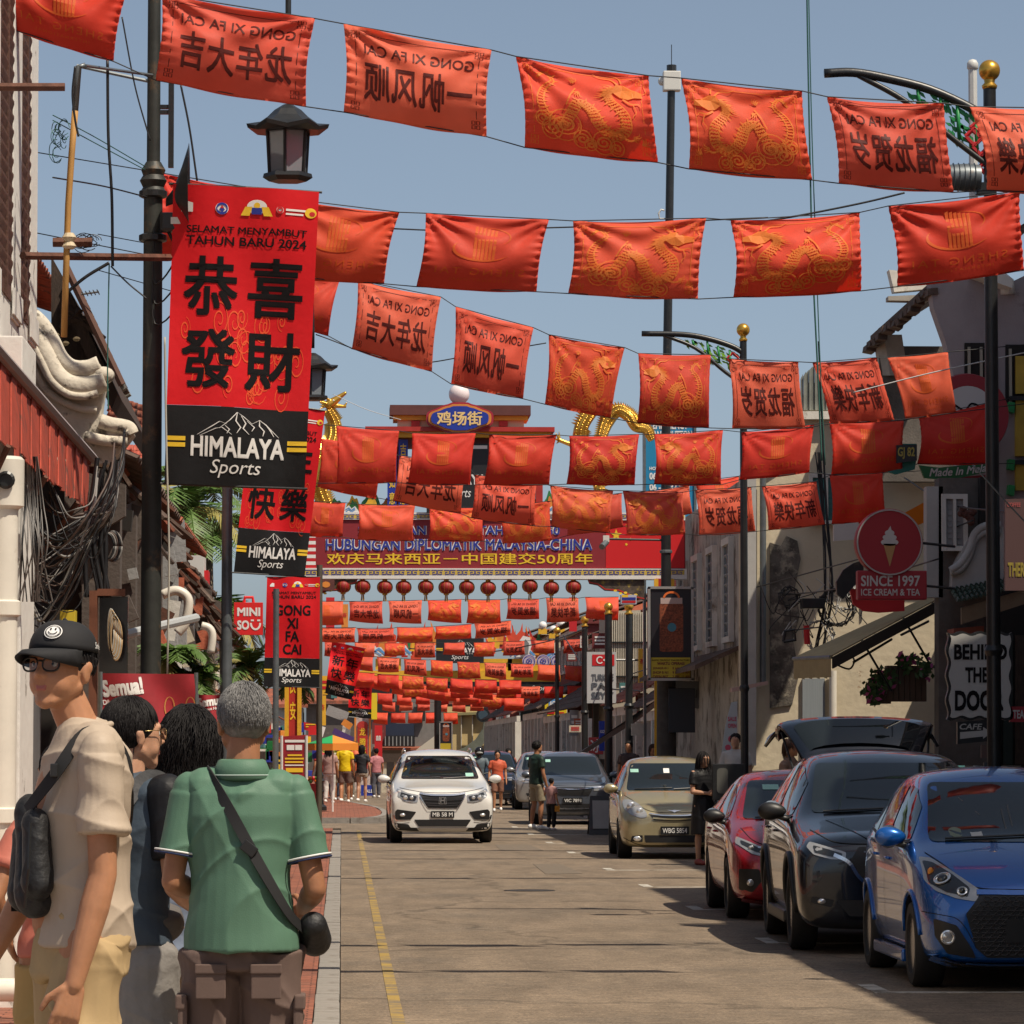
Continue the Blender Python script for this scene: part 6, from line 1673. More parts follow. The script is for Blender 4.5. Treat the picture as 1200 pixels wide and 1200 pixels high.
def lantern_row():
 LM=mat('dark_red_lantern_cloth',(.28,.012,.010),.55,var=.15,vs=4);proto=None
 for i,x in enumerate((402,425,451,473,499,523,547,572,597,621,646,672)):
  c=W(x,688,GY+.1);loc=Vector((c.x,GY+.1,c.z+rnd.uniform(-.02,.02)))
  if proto is None:
   proto=thing('red_lantern','','lantern',(0,0,0),'round red lanterns in a row under the gate')
   mb=MB();prof=[(.045,.125)]+[(.148*math.sin(t)**.8,.125*math.cos(t))for t in np.linspace(.35,PI-.35,9)]+[(.045,-.125)]
   mb.lathe((0,0,0),prof,20);b=mb.build('lantern_body',LM,proto,smooth=True)
   rb=MB()
   for k in range(10):
    a=2*PI*k/10;rb.tube([(.152*math.sin(t)**.8*math.cos(a),.152*math.sin(t)**.8*math.sin(a),.126*math.cos(t))for t in np.linspace(.3,PI-.3,8)],.003,4)
   rb.build('lantern_ribs',GOLDM,b)
   MB().lathe((0,0,.12),[(.05,0),(.05,.03),(.02,.04)],12).lathe((0,0,-.15),[(.05,0),(.05,.03)],12).build('gold_caps',GOLDM,proto)
   t=MB()
   for k in range(7):t.tube([(.02*math.cos(k),.02*math.sin(k),-.15),(.03*math.cos(k),.03*math.sin(k),-.27)],.006,4)
   t.build('tassel',mat('gold_tassel',(.5,.25,.03),.7),proto)
   MB().tube([(0,0,.15),(0,0,.30)],.006,5).build('hook',WIREM,proto);o=proto
  else:o=copy_tree(proto)
  o.location=loc;o['label']='red lantern hanging under the gate, %s'%('left end of the row' if i==0 else 'right end of the row' if i==11 else '%s from the left'%['','second','third','fourth','fifth','sixth','seventh','eighth','ninth','tenth','eleventh'][i])
lantern_row()
def dragon_statue(pts,radii,label,head=None,head_dir=1):
 P=[W(x,y,GY+.2)for x,y in pts];P=[Vector((p.x,GY+.2+.1*math.sin(i*1.3),p.z))for i,p in enumerate(P)]
 r=thing('dragon_statue',label,'statue',P[0])
 SP=[Vector(q)for q in smooth_pts([np.array(p)for p in P],60)]
 rad=np.interp(np.linspace(0,1,len(SP)),np.linspace(0,1,len(radii)),radii)
 MB().tube(SP,list(rad),14).build('dragon_body',GOLDM,r,smooth='all')
 mb=MB();sc=MB()
 for i in range(1,len(SP)-1):
  d=(SP[i+1]-SP[i-1]).normalized();up=Vector((0,-1,0)).cross(d)*-1
  if up.z<0 and abs(d.x)>.3:up=-up
  c=SP[i]+up*rad[i]*.9
  mb.add([c-d*.03,c+d*.03+Vector((0,.015,0)),c+d*.02-Vector((0,.015,0)),c+up*rad[i]*.75-d*.02],[(0,1,3),(1,2,3),(2,0,3)])
  for k in(-1,0,1):
   a=k*.7;n_=(Vector((0,-1,0))*math.cos(a)+up*math.sin(a));q=SP[i]+n_*rad[i]
   sc.ball(q+d*(.01*(i%2)),(rad[i]*.22,)*3,6,4)
 mb.build('back_spines',GOLDM,r);sc.build('scales',GOLDM,r,smooth='all',kind='stuff')
 if head:
  h=W(head[0],head[1],GY+.2);h.y=GY+.2;m=MB();s=head_dir
  cap(m,h,h+Vector((s*.18,0,.13)),.10,.06);cap(m,h+Vector((s*.05,0,.05)),h+Vector((s*.30,0,.22)),.07,.035)
  cap(m,h+Vector((s*.05,0,-.02)),h+Vector((s*.30,0,-.04)),.05,.03);cap(m,h+Vector((s*.28,0,-.04)),h+Vector((s*.33,0,.03)),.03,.015)
  for q in(-.06,.06):cap(m,h+Vector((0,q,.08)),h+Vector((-s*.20,q*1.8,.22)),.025,.008,8);cap(m,h+Vector((-s*.02,q,.0)),h+Vector((-s*.20,q*2,.06)),.03,.008,8)
  for a in range(5):cap(m,h+Vector((-s*.05,0,-.02)),h+Vector((-s*.20,.05*(a-2),-.10+.07*a)),.035,.006,8)
  me=rmesh(m,.012,2);me.materials.append(GOLDM);o=bpy.data.objects.new('dragon_head',me);COL.objects.link(o);o.parent=r;o.location=-r.location
  for q in(-.07,.07):MB().ball(h+Vector((s*.08,q,.07)),.02,8,6).build('eye',WHITE,r,smooth='all')
 return r
dragon_statue([(384,480),(392,496),(392,515),(380,540),(374,570),(385,600)],[.10,.13,.15,.16,.16,.15],'golden dragon head statue rising at the left end of the gate',(386,474),1)
r_=dragon_statue([(706,600),(700,560),(682,530),(680,505),(690,486),(701,478),(712,492),(707,510)],[.10,.12,.14,.14,.13,.11,.10,.09],'golden coiled dragon tail statue on the right of the gate, first coil')
r_=dragon_statue([(704,515),(712,494),(724,481),(737,488),(745,500),(757,503),(764,515)],[.10,.13,.13,.12,.11,.10,.07],'golden dragon body statue arching behind the first coil, beside the blue notice')
def claw():
 a=W(672,522,GY+.1);r=thing('dragon_claw','small golden dragon claw reaching out left of the coil','statue',a);m=MB();b=W(656,516,GY+.1)
 cap(m,a,b,.05,.04,10)
 for q in((651,507),(655,505),(648,514),(652,520)):cap(m,b,W(q[0],q[1],GY+.1),.03,.008,8)
 me=rmesh(m,.012,1);me.materials.append(GOLDM);o=bpy.data.objects.new('claw',me);COL.objects.link(o);o.parent=r;o.location=-r.location
claw()
# ================================================================ second gate, far behind
def gate2():
 Y=150.0
 g=thing('far_gate','second festival gate far down the street, crowded with painted waves, hills and flames','gate',(W(545,900,Y).x,Y,0))
 board('main_beam',405,799,700,812,Y,GBLK,g,.4);board('upper_beam',420,786,692,798.6,Y,GYEL,g,.3)
 kk=board('sports_board',483,800,566,811,Y-.1,GBLK,g,.05)
 k=board('sports_sign',511,748,567,777,Y-.6,GBLK,g,.15)
 m_=himalaya(511,0,567,29);put((flipy(m_)[0]+np.array([0,777,0]),m_[1]),pxmap(Y-.6,.02),'shop_logo',WHITE,k)
 m_=hbars(511,0,567,29);put((flipy(m_)[0]+np.array([0,777,0]),m_[1]),pxmap(Y-.6,.02),'logo_bars',YELLOWP,k)
 k=board('sports_sign',604,802,664,813,Y-.2,GBLK,g,.1);ptext('Sports',622,803.5,646,811,Y-.2,WHITE,k,0,.02,shear=.3)
 for x0,x1,yb,col in((440,470,780,GYEL),(555,600,782,GYEL),(595,672,790,GYEL)):board('painted_plinth',x0,772,x1,yb+5,Y+.05,col,g,.1)
 for cx,w,h,yt in((437,34,14,763),(466,34,16,762),(500,26,12,764),(612,32,13,764),(653,30,11,766)):
  cutout([(cx-w/2,yt+6),(cx-w*.25,yt-h*.5+4),(cx-w*.1,yt-h*.2),(cx,yt-h+4),(cx+w*.12,yt-h*.3),(cx+w*.28,yt-h*.55+3),(cx+w/2,yt+6)],Y-.1,.05,GWH,g,'painted_mountain')
  pshape(merge(stroke([(cx-w*.45,yt+4),(cx-w*.2,yt-1),(cx,yt+2),(cx+w*.2,yt-3),(cx+w*.45,yt+4)],2.6),stroke([(cx-w*.3,yt+5),(cx,yt-1),(cx+w*.3,yt+5)],1.6)),Y-.1,GLB,g,.02)
 rr=random.Random(5)
 for i in range(78):
  cx=425+i*3.4+rr.uniform(-3,3);yb=rr.uniform(752,775);h=rr.uniform(14,30);w=rr.uniform(7,13)
  if 508<cx<570:continue
  m=rr.choice((GRED,GORG,mat('flame_red',(.62,.07,.03),.5),mat('flame_red',(.62,.07,.03),.5),GYEL,GGRN if i%5==0 else GORG))
  cutout([(cx-w/2,yb),(cx-w*.55,yb-h*.4),(cx-w*.1,yb-h*.6),(cx+rr.uniform(-3,3),yb-h),(cx+w*.25,yb-h*.55),(cx+w*.6,yb-h*.45),(cx+w/2,yb)],Y+.1+.035*i,.03,m,g,'painted_flame')
 for cx in(620,636.5,653):
  d=cutout([(cx+8*math.cos(t),775+8*math.sin(t))for t in np.linspace(0,2*PI,20,endpoint=False)],Y-.3,.06,mat('pale_violet_disc',(.55,.45,.55),.5),g,'round_drum')
  pshape(merge(ring2d(cx,775,6.6,.8),ring2d(cx,775,3,1),disc2d(cx,775,1.2,8)),Y-.3,BLUEP,d,.02)
 for x,y in((636,733),(648.5,738),(657,731)):
  c=W(x,y,Y);MB().ball(c,.16,12,8).build('white_globe',GWH,g,smooth='all');board('globe_box',x-5,y+4,x+5,y+10,Y-.1,GYEL,g,.25)
 cutout([(612,768),(612,760),(608,752),(613,745),(621,747),(623,757),(619,768)],Y-.15,.05,GWH,g,'painted_arch');cutout([(613,766),(612,754),(616,749),(620,754),(619,766)],Y-.18,.04,mat('grey_stone_print',(.2,.2,.2),.7),g,'painted_arch_opening')
 cutout([(665,800),(664,792),(670,790),(676,795),(679,803),(677,815),(671,818),(665,813)],Y-.2,.05,GBLUE,g,'painted_fish');pshape(merge(*[stroke([(666,796+4*i),(670,794+4*i),(675,798+4*i)],1)for i in range(5)]),Y-.2,WHITE,g,.02)
 for x0,x1,cs in((416,434,'龙腾盛世万'),(643,660,'福满人间来')):
  a,b=W(x0,815,Y),W(x1,815,Y)
  p=MB().box(a.x,b.x,Y,Y+.5,.12,a.z-.05).build('pillar',mat('pale_ornamented_pillar',(.5,.42,.40),.6,var=.5,vs=8),g)
  zt=W(x0,848,Y).z;MB().box(a.x+.10,b.x-.10,Y-.06,Y-.003,.9,zt).build('red_pillar_panel',GRED,p)
  pshape(disc2d((x0+x1)/2,850,(x1-x0)*.36,14,5),Y-.06,GRED,p,.004)
  for i,ch in enumerate(cs):ptext(ch,(x0+x1)/2-3.8,853+i*12,(x0+x1)/2+3.6,862+i*12,Y-.06,YELLOWP,p,.01,.01)
  for xx in(a.x-.02,b.x-.05):MB().box(xx,xx+.07,Y-.04,Y-.004,.9,a.z-.1).build('pillar_edge',GORG,p)
 k=board('yellow_flag_sign',638.5,815,664,843,Y-.3,mat('sign_yellow',(.75,.55,.02),.5),g,.08)
 pshape(rect2d(643,816.5,659,832),Y-.3,GLB,k,.01);ptext('ACWA',643.8,821.5,658.5,827.5,Y-.3,WHITE,k,.03,.02);pshape(merge(rect2d(641,834,650,836.5),rect2d(652,834.5,661,836)),Y-.3,REDP,k,.02)
 k=board('yellow_flag_sign',435,812,442,843,Y-.3,mat('sign_yellow',(.75,.55,.02),.5),g,.08)
 k=board('blue_ground_sign',423,920,440,940,140,GBLUE,g,.1);ptext('SALE',426,925,437,929,140,WHITE,k,.02,.02)
 for i in range(9):
  if i in(3,4,5):continue
  board('hanging_box_lantern',428+i*26,812.5,436+i*26,819,Y+.2,GBROWN,g,.2)
gate2()
# ================================================================ lamp posts, tall mast, lanterns, box sign
BAMB=mat('bamboo_green_panel',(.02,.26,.07),.5,var=.25,vs=5);LIME=mat('lime_leaf_panel',(.22,.45,.04),.5,var=.2,vs=5);REDL=mat('red_lattice',(.5,.02,.025),.5)
def place(px,X):Y=X*FPX/(px-400);return Y
def right_lamp(px,top_y,label,arm=None,X=6.28,r=.06,n=0):
 Y=place(px,X);k=FPX/Y
 zt=EYE.z+(878-top_y)/k
 t=thing('street_lamp',label,'street lamp',(X,Y,.13),'black lamp posts with gold balls')
 MB().tube([(X,Y,.13),(X,Y,1.0)],r*1.5,14).lathe((X,Y,.13),[(r*2.4,0),(r*2.4,.12),(r*1.7,.2),(r*1.6,.5)],16).build('pole_base',BLACKM,t,smooth=True)
 MB().tube([(X,Y,1.0),(X,Y,zt-.28)],[r*1.15,r],16).lathe((X,Y,2.6),[(r*1.2,-.05),(r*1.5,0),(r*1.2,.05)],16).build('pole',BLACKM,t,smooth=True)
 MB().lathe((X,Y,zt-.28),[(r*1.1,0),(r*1.25,.03),(r*.8,.06),(r*.9,.09),(r*.5,.12)],14).ball((X,Y,zt-.10),.105,18,12).build('gold_ball',GOLDM,t,smooth='all')
 if arm:
  def A(x,y):p=W(x,y,Y);return Vector((p.x,Y,p.z))
  top=[A(*q)for q in arm['top']];bot=[A(*q)for q in arm['bot']]
  ab=MB().tube([Vector(q)for q in smooth_pts([np.array(p)for p in top],20)],.045,10).build('curved_arm',BLACKM,t,smooth='all')
  MB().tube([Vector(q)for q in smooth_pts([np.array(p)for p in bot],16)],.03,8).build('arm_strut',BLACKM,t,smooth='all')
  pts=arm['panel'];rr=random.Random(3+n)
  def inside(x,y):
   c=False;j=len(pts)-1
   for i in range(len(pts)):
    if(pts[i][1]>y)!=(pts[j][1]>y)and x<(pts[j][0]-pts[i][0])*(y-pts[i][1])/(pts[j][1]-pts[i][1])+pts[i][0]:c=not c
    j=i
   return c
  xs=[p[0]for p in pts];ys=[p[1]for p in pts];s_=(max(xs)-min(xs))/100
  pan=MB()
  for fx in(.22,.45,.62,.80):
   x=min(xs)+(max(xs)-min(xs))*fx
   yy=[y for y in np.arange(min(ys),max(ys),1.0)if inside(x,y)]
   if len(yy)>3:pan.tube([A(x,yy[0]),A(x+2*s_,yy[-1])],.02,6)
  lf=MB()
  for i in range(260):
   x,y=rr.uniform(min(xs),max(xs)),rr.uniform(min(ys),max(ys))
   if not inside(x,y):continue
   a=rr.uniform(.3,1.3)*rr.choice((1,-1));L=rr.uniform(8,15)*s_
   x2,y2=x+L*math.cos(a),y+L*abs(math.sin(a));mx,my=(x+x2)/2,(y+y2)/2;nx,ny=-(y2-y)*.16,(x2-x)*.16
   lf.slab([A(x,y),A(mx+nx,my+ny),A(x2,y2),A(mx-nx,my-ny)],(0,.012+.0015*(i%9),0))
   lf.v[-8:]=[tuple(Vector(v)+Vector((0,.002*(i%13),0)))for v in lf.v[-8:]]
  p_=pan.build('bamboo_canes',BAMB,ab,smooth='all');lf.build('bamboo_leaves',BAMB if n==0 else LIME,ab,kind='stuff')
  rl=MB()
  for cx,cy in arm['red']:
   for d in(0,1,2,3):
    a0,a1=PI/2*d,PI/2*(d+1);q=9*s_
    rl.tube([A(cx+q*math.cos(a0),cy+q*math.sin(a0)),A(cx+q*math.cos(a1),cy+q*math.sin(a1))],.022,5)
  rl.build('red_lattice',REDL,ab)
 return t
right_lamp(1168,60,'tallest black lamp post at the right with curved arm and green bamboo panel',dict(top=[(1172,150),(1140,128),(1090,105),(1040,92),(1000,85),(966,86)],bot=[(1163,198),(1120,165),(1060,118),(1006,88)],panel=[(1050,99),(1092,108),(1140,130),(1166,148),(1166,190),(1140,178),(1100,148),(1070,122)],red=[(1142,160),(1150,172),(1156,185),(1148,150),(1158,196)]),r=.062)
right_lamp(873,376,'second black lamp post, its bamboo panel just above the third flag row',dict(top=[(873,415),(858,406),(830,397),(800,392),(752,391)],bot=[(873,452),(850,436),(815,408),(776,392)],panel=[(795,396),(830,400),(856,410),(870,420),(869,448),(848,430),(820,412)],red=[(859,420),(864,428)]),r=.055,n=1)
right_lamp(737,705,'third black lamp post, just left of the framed box sign',r=.075)
right_lamp(713,706,'fourth black lamp post, left of the third one',r=.085)
right_lamp(685,722,'fifth black post with small gold ball beside the white Turkish sign',r=.075)
right_lamp(652.5,735,'farthest black lamp post, in front of the round painted drums',r=.055)
def white_post():
 Y=61.0;X=(1148-400)*Y/FPX;k=FPX/Y;z0=.13
 t=thing('white_post','slim white post with rounded cap beside the gold-balled lamp post','post',(X,Y,z0))
 zt=EYE.z+(878-60)/k
 MB().tube([(X,Y,z0),(X,Y,zt-.15)],.07,8).build('shaft',mat('white_post_paint',(.6,.6,.58),.5,var=.08),t)
 MB().lathe((X,Y,zt-.15),[(.07,0),(.09,.02),(.09,.10),(.06,.15),(.001,.17)],12).build('cap',mat('white_post_paint',(.6,.6,.58)),t,smooth='all')
white_post()
def floodlight():
 p=W(1131,208,36.5);t=thing('floodlight','grey floodlight drum hung under the flag wire by the lamp post','floodlight',p)
 MB().lathe(p,[(.001,-.16),(.12,-.15),(.13,.0),(.12,.14),(.001,.16)],18,'x').build('drum',GREYM,t,smooth=True);MB().box(p.x+.1,p.x+.28,p.y-.05,p.y+.05,p.z-.16,p.z-.05).build('junction_box',BLACKM,t)
 for i in range(5):MB().lathe(p,[(.125,-.12+.05*i),(.14,-.115+.05*i),(.125,-.11+.05*i)],18,'x').build('cooling_fin',GREYM,t)
 MB().tube([(p.x+.2,p.y,p.z),(p.x+.45,p.y,p.z+.1),(6.28,p.y+.9,p.z+.1)],.02,6).build('bracket',BLACKM,t)
floodlight()
def mast():
 Y=71.0;b,tp=W(781,880,Y),W(787,84,Y)
 t=thing('tall_mast','very tall slim dark mast with white box on top, rising above the flags','mast',(b.x,Y,.0))
 MB().tube([(b.x,Y,0),(b.x,Y,2.9)],[.19,.17],18).build('concrete_base',mat('dark_concrete',(.05,.045,.042),.85,var=.3,vs=5,bump=.3),t,smooth=True)
 MB().tube([(b.x,Y,2.9),(b.x,Y,7.0),(tp.x,Y,tp.z)],[.10,.085,.07],14).build('shaft',BLACKM,t,smooth=True)
 MB().box(tp.x-.16,tp.x+.16,Y-.12,Y+.12,tp.z-.36,tp.z+.0).build('white_box',mat('white_box_paint',(.68,.67,.62),.4),t,bevel=.02)
 MB().tube([(tp.x,Y,tp.z),(tp.x,Y,tp.z+.12)],.09,8).tube([(tp.x,Y,tp.z),(tp.x-.0,Y,tp.z+.50)],.008,5).build('aerial',BLACKM,t)
 MB().ball((tp.x-.18,Y,tp.z-.18),(.07,.07,.08)).build('camera_dome',mat('white_box_paint',(.68,.67,.62)),t,smooth='all')
 h=W(773,250,Y);MB().tube([(tp.x-.02,Y,h.z-.1),(h.x,Y,h.z-.1),(h.x-.02,Y,h.z),(h.x+.03,Y,h.z+.07),(h.x+.09,Y,h.z+.05)],.018,6).build('white_hook',mat('white_box_paint',(.68,.67,.62)),t,smooth='all')
 a=W(780,633,Y);c=W(708,634,Y)
 MB().tube([(a.x,Y,a.z),(c.x+.05,Y,a.z+.02)],.022,6).build('camera_arm',BLACKM,t)
 cm=MB().tube([(c.x-.06,Y-.25,c.z-.12),(c.x+.04,Y,c.z-.02)],.055,10).build('security_camera',GREYM,t,smooth=True);MB().box(c.x-.02,c.x+.09,Y-.05,Y+.05,c.z-.02,c.z+.10).build('camera_mount',mat('white_box_paint',(.68,.67,.62)),cm)
 for z in(3.2,4.0,5.2):MB().lathe((b.x,Y,z),[(.10,0),(.115,.01),(.115,.05),(.10,.06)],14).build('steel_band',GREYM,t)
 MB().box(b.x+.02,b.x+.50,Y-.25,Y-.12,1.95,2.75).build('dark_switch_box',mat('dark_blue_box',(.02,.025,.035),.5),t,bevel=.01)
mast()
def box_sign(x0,y0,x1,y1,Y,label,big=True):
 a,b=W(x0,y1,Y),W(x1,y0,Y)
 t=thing('box_sign',label,'sign',((a.x+b.x)/2,Y,a.z));d=.30
 MB().box(a.x,b.x,Y,Y+d,a.z,b.z).build('case',BLACKM,t,bevel=.01)
 f=MB();w=.035*(1 if big else .8)
 for c in((a.x-.01,b.x+.01,b.z-w,b.z+.01),(a.x-.01,b.x+.01,a.z-.01,a.z+w),(a.x-.01,a.x+w,a.z,b.z),(b.x-w,b.x+.01,a.z,b.z)):f.box(c[0],c[1],Y-.03,Y-.001,c[2],c[3])
 f.build('aluminium_frame',mat('aluminium',(.45,.44,.42),.4,.6),t)
 H,Wd=y1-y0,x1-x0;sp=y0+H*.755
 k=put(rect2d(x0+Wd*.06,y0+H*.03,x1-Wd*.06,sp),pxmap(Y,.006),'black_poster',mat('black_poster_print',(.018,.017,.022),.35),t)
 yb=put(rect2d(x0+Wd*.06,sp+.2,x1-Wd*.06,y1-H*.03),pxmap(Y,.006),'yellow_poster',mat('dull_yellow_print',(.50,.38,.03),.45),t)
 jx0,jx1=x0+Wd*.25,x1-Wd*.22;jy0,jy1=y0+H*.17,sp-H*.06
 put(poly2d(rounded([(jx0,jy0),(jx1,jy0),(jx1,jy1),(jx0,jy1)],3)),pxmap(Y,.010),'jar_picture',mat('brown_snack_print',(.20,.05,.02),.5,var=.8,vs=30),k)
 put(poly2d([(jx0+Wd*.02,jy0-H*.055),(jx1-Wd*.02,jy0-H*.055),(jx1-Wd*.02,jy0+H*.01),(jx0+Wd*.02,jy0+H*.01)]),pxmap(Y,.013),'jar_lid_picture',mat('pale_lid_print',(.45,.34,.32),.5),k)
 tt=np.linspace(PI,2*PI,12);put(stroke(np.stack([(jx0+jx1)/2+Wd*.17*np.cos(tt),jy0-H*.05+H*.065*np.sin(tt)],1),H*.022),pxmap(Y,.013),'jar_handle_picture',mat('orange_handle_print',(.75,.16,.03),.5),k)
 put(disc2d((jx0+jx1)/2+.5,(jy0+jy1)/2,Wd*.10,16),pxmap(Y,.014),'jar_label_picture',mat('teal_label_print',(.06,.22,.30),.5),k)
 if big:
  tx=mat('dark_red_small_print',(.16,.03,.02),.5)
  ptext('RUSTIC CRUNCHY SNACKS FACTORY',x0+4,sp+2.5,x1-4,sp+4.3,Y,BLACKP,yb,.01,.010);ptext('WAKTU OPERASI',x0+10,sp+5.5,x1-10,sp+9,Y,tx,yb,.03,.010)
  for i,(p_,q_,r2)in enumerate((('JONKER 811','9 AM','11 AM'),('SHOP B N1','9 PM','11 AM'),('OPEN 80Z','2 PM','11 AM'))):
   y=sp+11.5+i*4.8;ptext(p_,x0+5,y,x0+23,y+3,Y,tx,yb,.02,.010);ptext(q_,x0+28,y,x0+36,y+3,Y,tx,yb,.02,.010);ptext(r2,x0+39,y,x0+48,y+3,Y,tx,yb,.02,.010)
 for z in(a.z+.2,b.z-.2):MB().box((a.x+b.x)/2-.1,(a.x+b.x)/2+.1,Y+d,Y+d+.15,z-.04,z+.04).build('bracket',GREYM,t)
box_sign(760,688,812,797,70.4,'framed black and yellow box sign with jar picture on the tall mast')
box_sign(515,846,530,879,138,'small framed jar sign above the roof of the white SUV',False)
MB().tube([(W(513,880,138.6).x,138.6,0),(W(513,820,138.6).x,138.6,W(513,812,138.6).z)],.13,10).build('dark_post',BLACKM,None,smooth=True,label='dark post carrying the small jar sign behind the white SUV',cat='post')
def lantern_lamp(c,r,sc=1.0):
 "six-sided hanging street lantern with an upswept roof"
 c=Vector(c);h=.32*sc;rad=.155*sc
 mb=MB();n=6;prof=[(.31,.02),(.22,.06),(.15,.11),(.10,.16),(.035,.20),(.001,.20)]
 v=[]
 for q,z in prof:
  for k in range(12):
   a=2*PI*k/12;f=1.0 if k%2==0 else .88;up=.035 if(k%2==0 and q>.3)else 0
   v.append(c+Vector((q*sc*f*math.cos(a),q*sc*f*math.sin(a),h/2+z*sc+up*sc)))
 for q,z in prof[:1]:
  for k in range(12):
   a=2*PI*k/12;f=1.0 if k%2==0 else .88;up=.035 if k%2==0 else 0
   v.append(c+Vector((q*sc*f*.97*math.cos(a),q*sc*f*.97*math.sin(a),h/2+(z-.03)*sc+up*sc)))
 fs=[(i*12+k,i*12+(k+1)%12,(i+1)*12+(k+1)%12,(i+1)*12+k)for i in range(5)for k in range(12)]+[(72+k,72+(k+1)%12,(k+1)%12,k)for k in range(12)]+[tuple(range(72,84))]
 mb.add(v,fs);rf=mb.build('lantern_roof',BLACKM,r)
 body=MB();pane=None;LG=mat('lantern_glass',(.22,.25,.28),.08,.1,spec=.9)
 P=[Vector((rad*math.cos(2*PI*k/6+.4),rad*math.sin(2*PI*k/6+.4),0))for k in range(6)]
 for p in P:body.tube([c+p*1.08+Vector((0,0,h/2+.03*sc)),c+p*.95+Vector((0,0,-h/2))],.014*sc,6)
 body.lathe(c+Vector((0,0,-h/2-.06*sc)),[(.001,0),(rad*.9,.0),(rad*1.2,.03*sc),(rad*1.15,.06*sc),(rad*.9,.065*sc)],6)
 body.lathe(c+Vector((0,0,h/2)),[(rad*.9,0),(rad*1.2,.01),(rad*1.25,.05*sc),(.01,.06*sc)],6)
 bo=body.build('lantern_frame',BLACKM,r)
 for k in range(6):
  a,b=P[k],P[(k+1)%6]
  MB().quad(c+a*1.03+Vector((0,0,h/2)),c+b*1.03+Vector((0,0,h/2)),c+b*.91-Vector((0,0,h/2)),c+a*.91-Vector((0,0,h/2))).build('pane',LG,bo,solid=.004)
 return rf
def left_lamp(px,Y,label,lan_px,horn=False,grey=False,H=8.2):
 b=W(px,878,Y);x=b.x;m=GREYM if grey else mat('weathered_dark_pole',(.032,.034,.03),.55,.2,var=.3,vs=7,bump=.1,dirt=(.12,.075,.04),ds=4,dt=.56)
 t=thing('lamp_post',label,'street lamp',(x,Y,.012),'lantern posts on the left pavement')
 r0=.07 if not grey else .062
 MB().tube([(x,Y,.01),(x,Y,5.9)],[r0*1.15,r0],18).build('lower_pole',m,t,smooth=True)
 MB().tube([(x,Y,5.9),(x,Y,H)],[r0*.72,r0*.66],16).build('upper_pole',m,t,smooth=True)
 MB().lathe((x,Y,5.78),[(r0*1.05,0),(r0*1.35,.02),(r0*1.1,.05),(r0*1.45,.10),(r0*1.1,.14),(r0*1.3,.18),(r0*.8,.24)],20).build('collar',m,t,smooth=True)
 arm=MB().tube([(x,Y,H-.35),(x+.35,Y,H+.05),(x+.75,Y,H+.05),(x+1.0,Y,H-.35),(x+lan_px,Y,6.75),(x+lan_px,Y,6.52)],.022,8).build('lantern_arm',BLACKM,t,smooth='all')
 lantern_lamp((x+lan_px,Y,6.10),t)
 if horn:
  a=W(190,100,Y);bk=MB().box(x+.11,x+.15,Y-.03,Y+.03,5.98,7.0).build('vertical_bracket',BLACKM,t)
  for z in(6.42,6.38):MB().box(x,x+.112,Y-.02,Y+.02,z,z+.03).build('bracket_tie',BLACKM,t)
  MB().tube([(x,Y,6.62),(W(90,77,Y).x,Y,W(90,77,Y).z)],.014,6).build('side_rod',GREYM,t)
  for z in(5.42,5.75):MB().lathe((x,Y,z),[(r0*1.2,0),(r0*1.5,.01),(r0*1.5,.05),(r0*1.2,.06)],16).build('clamp_band',BLACKM,t)
  # horn loudspeaker seen from the side
  h=W(222,218,Y-.15);h.y=Y-.25
  hm=MB();v=[];
  back=Vector((x+.10,Y-.12,5.70));
  for i,(f,ry,rz)in enumerate(((0,.03,.03),(.35,.05,.06),(.7,.13,.17),(.97,.20,.28),(1.0,.21,.30),(1.0,.19,.27),(.8,.12,.15))):
   c=back.lerp(Vector((h.x,h.y,5.83)),f)
   v+=[c+Vector((-.04*math.cos(t_)*0,ry*math.cos(t_),rz*math.sin(t_)))for t_ in np.linspace(0,2*PI,20,endpoint=False)]
  hm.add(v,[(i*20+k,i*20+(k+1)%20,(i+1)*20+(k+1)%20,(i+1)*20+k)for i in range(6)for k in range(20)])
  hm.build('horn_speaker',BLACKM,t,smooth=True,solid=.004)
  MB().box(x+.06,x+.30,Y-.20,Y-.06,5.48,5.62).build('speaker_driver',BLACKM,t,bevel=.02);MB().box(x+.14,x+.26,Y-.212,Y-.198,5.53,5.58).build('white_label',WHITE,t)
  for i in range(3):MB().tube([Vector(q)for q in smooth_pts([np.array((x+.1,Y-.1,5.55-.02*i)),np.array((x+.18+.05*i,Y-.16,5.30-.1*i)),np.array((x+.02,Y-.09,5.1-.15*i)),np.array((x+.01,Y-.08,5.5))],18)],.007,5).build('speaker_cable',WIREM,t,smooth='all')
 return t
left_lamp(176,29.15,'nearest dark lamp post on the left with horn loudspeaker and hanging lantern',1.00,True)
left_lamp(265,47.6,'second lamp post on the left, grey, rising behind the largest banner',1.03,False,True)
def grey_pole():
 a=W(374,878,73.6);MB().tube([(a.x,73.6,0),(a.x,73.6,W(374,662,73.6).z)],.055,12).build('banner_pole',mat('brown_grey_pole',(.10,.085,.06),.6,.3,var=.2),None,smooth=True,label='slim brown-grey pole carrying the GONG XI FA CAI banner',cat='pole')
 a=W(323,878,66);MB().tube([(a.x,66,0),(a.x,66,W(323,690,66).z)],.05,12).build('sign_pole',GREYM,None,smooth=True,label='grey pole standing under the red square shop sign',cat='pole')
grey_pole()
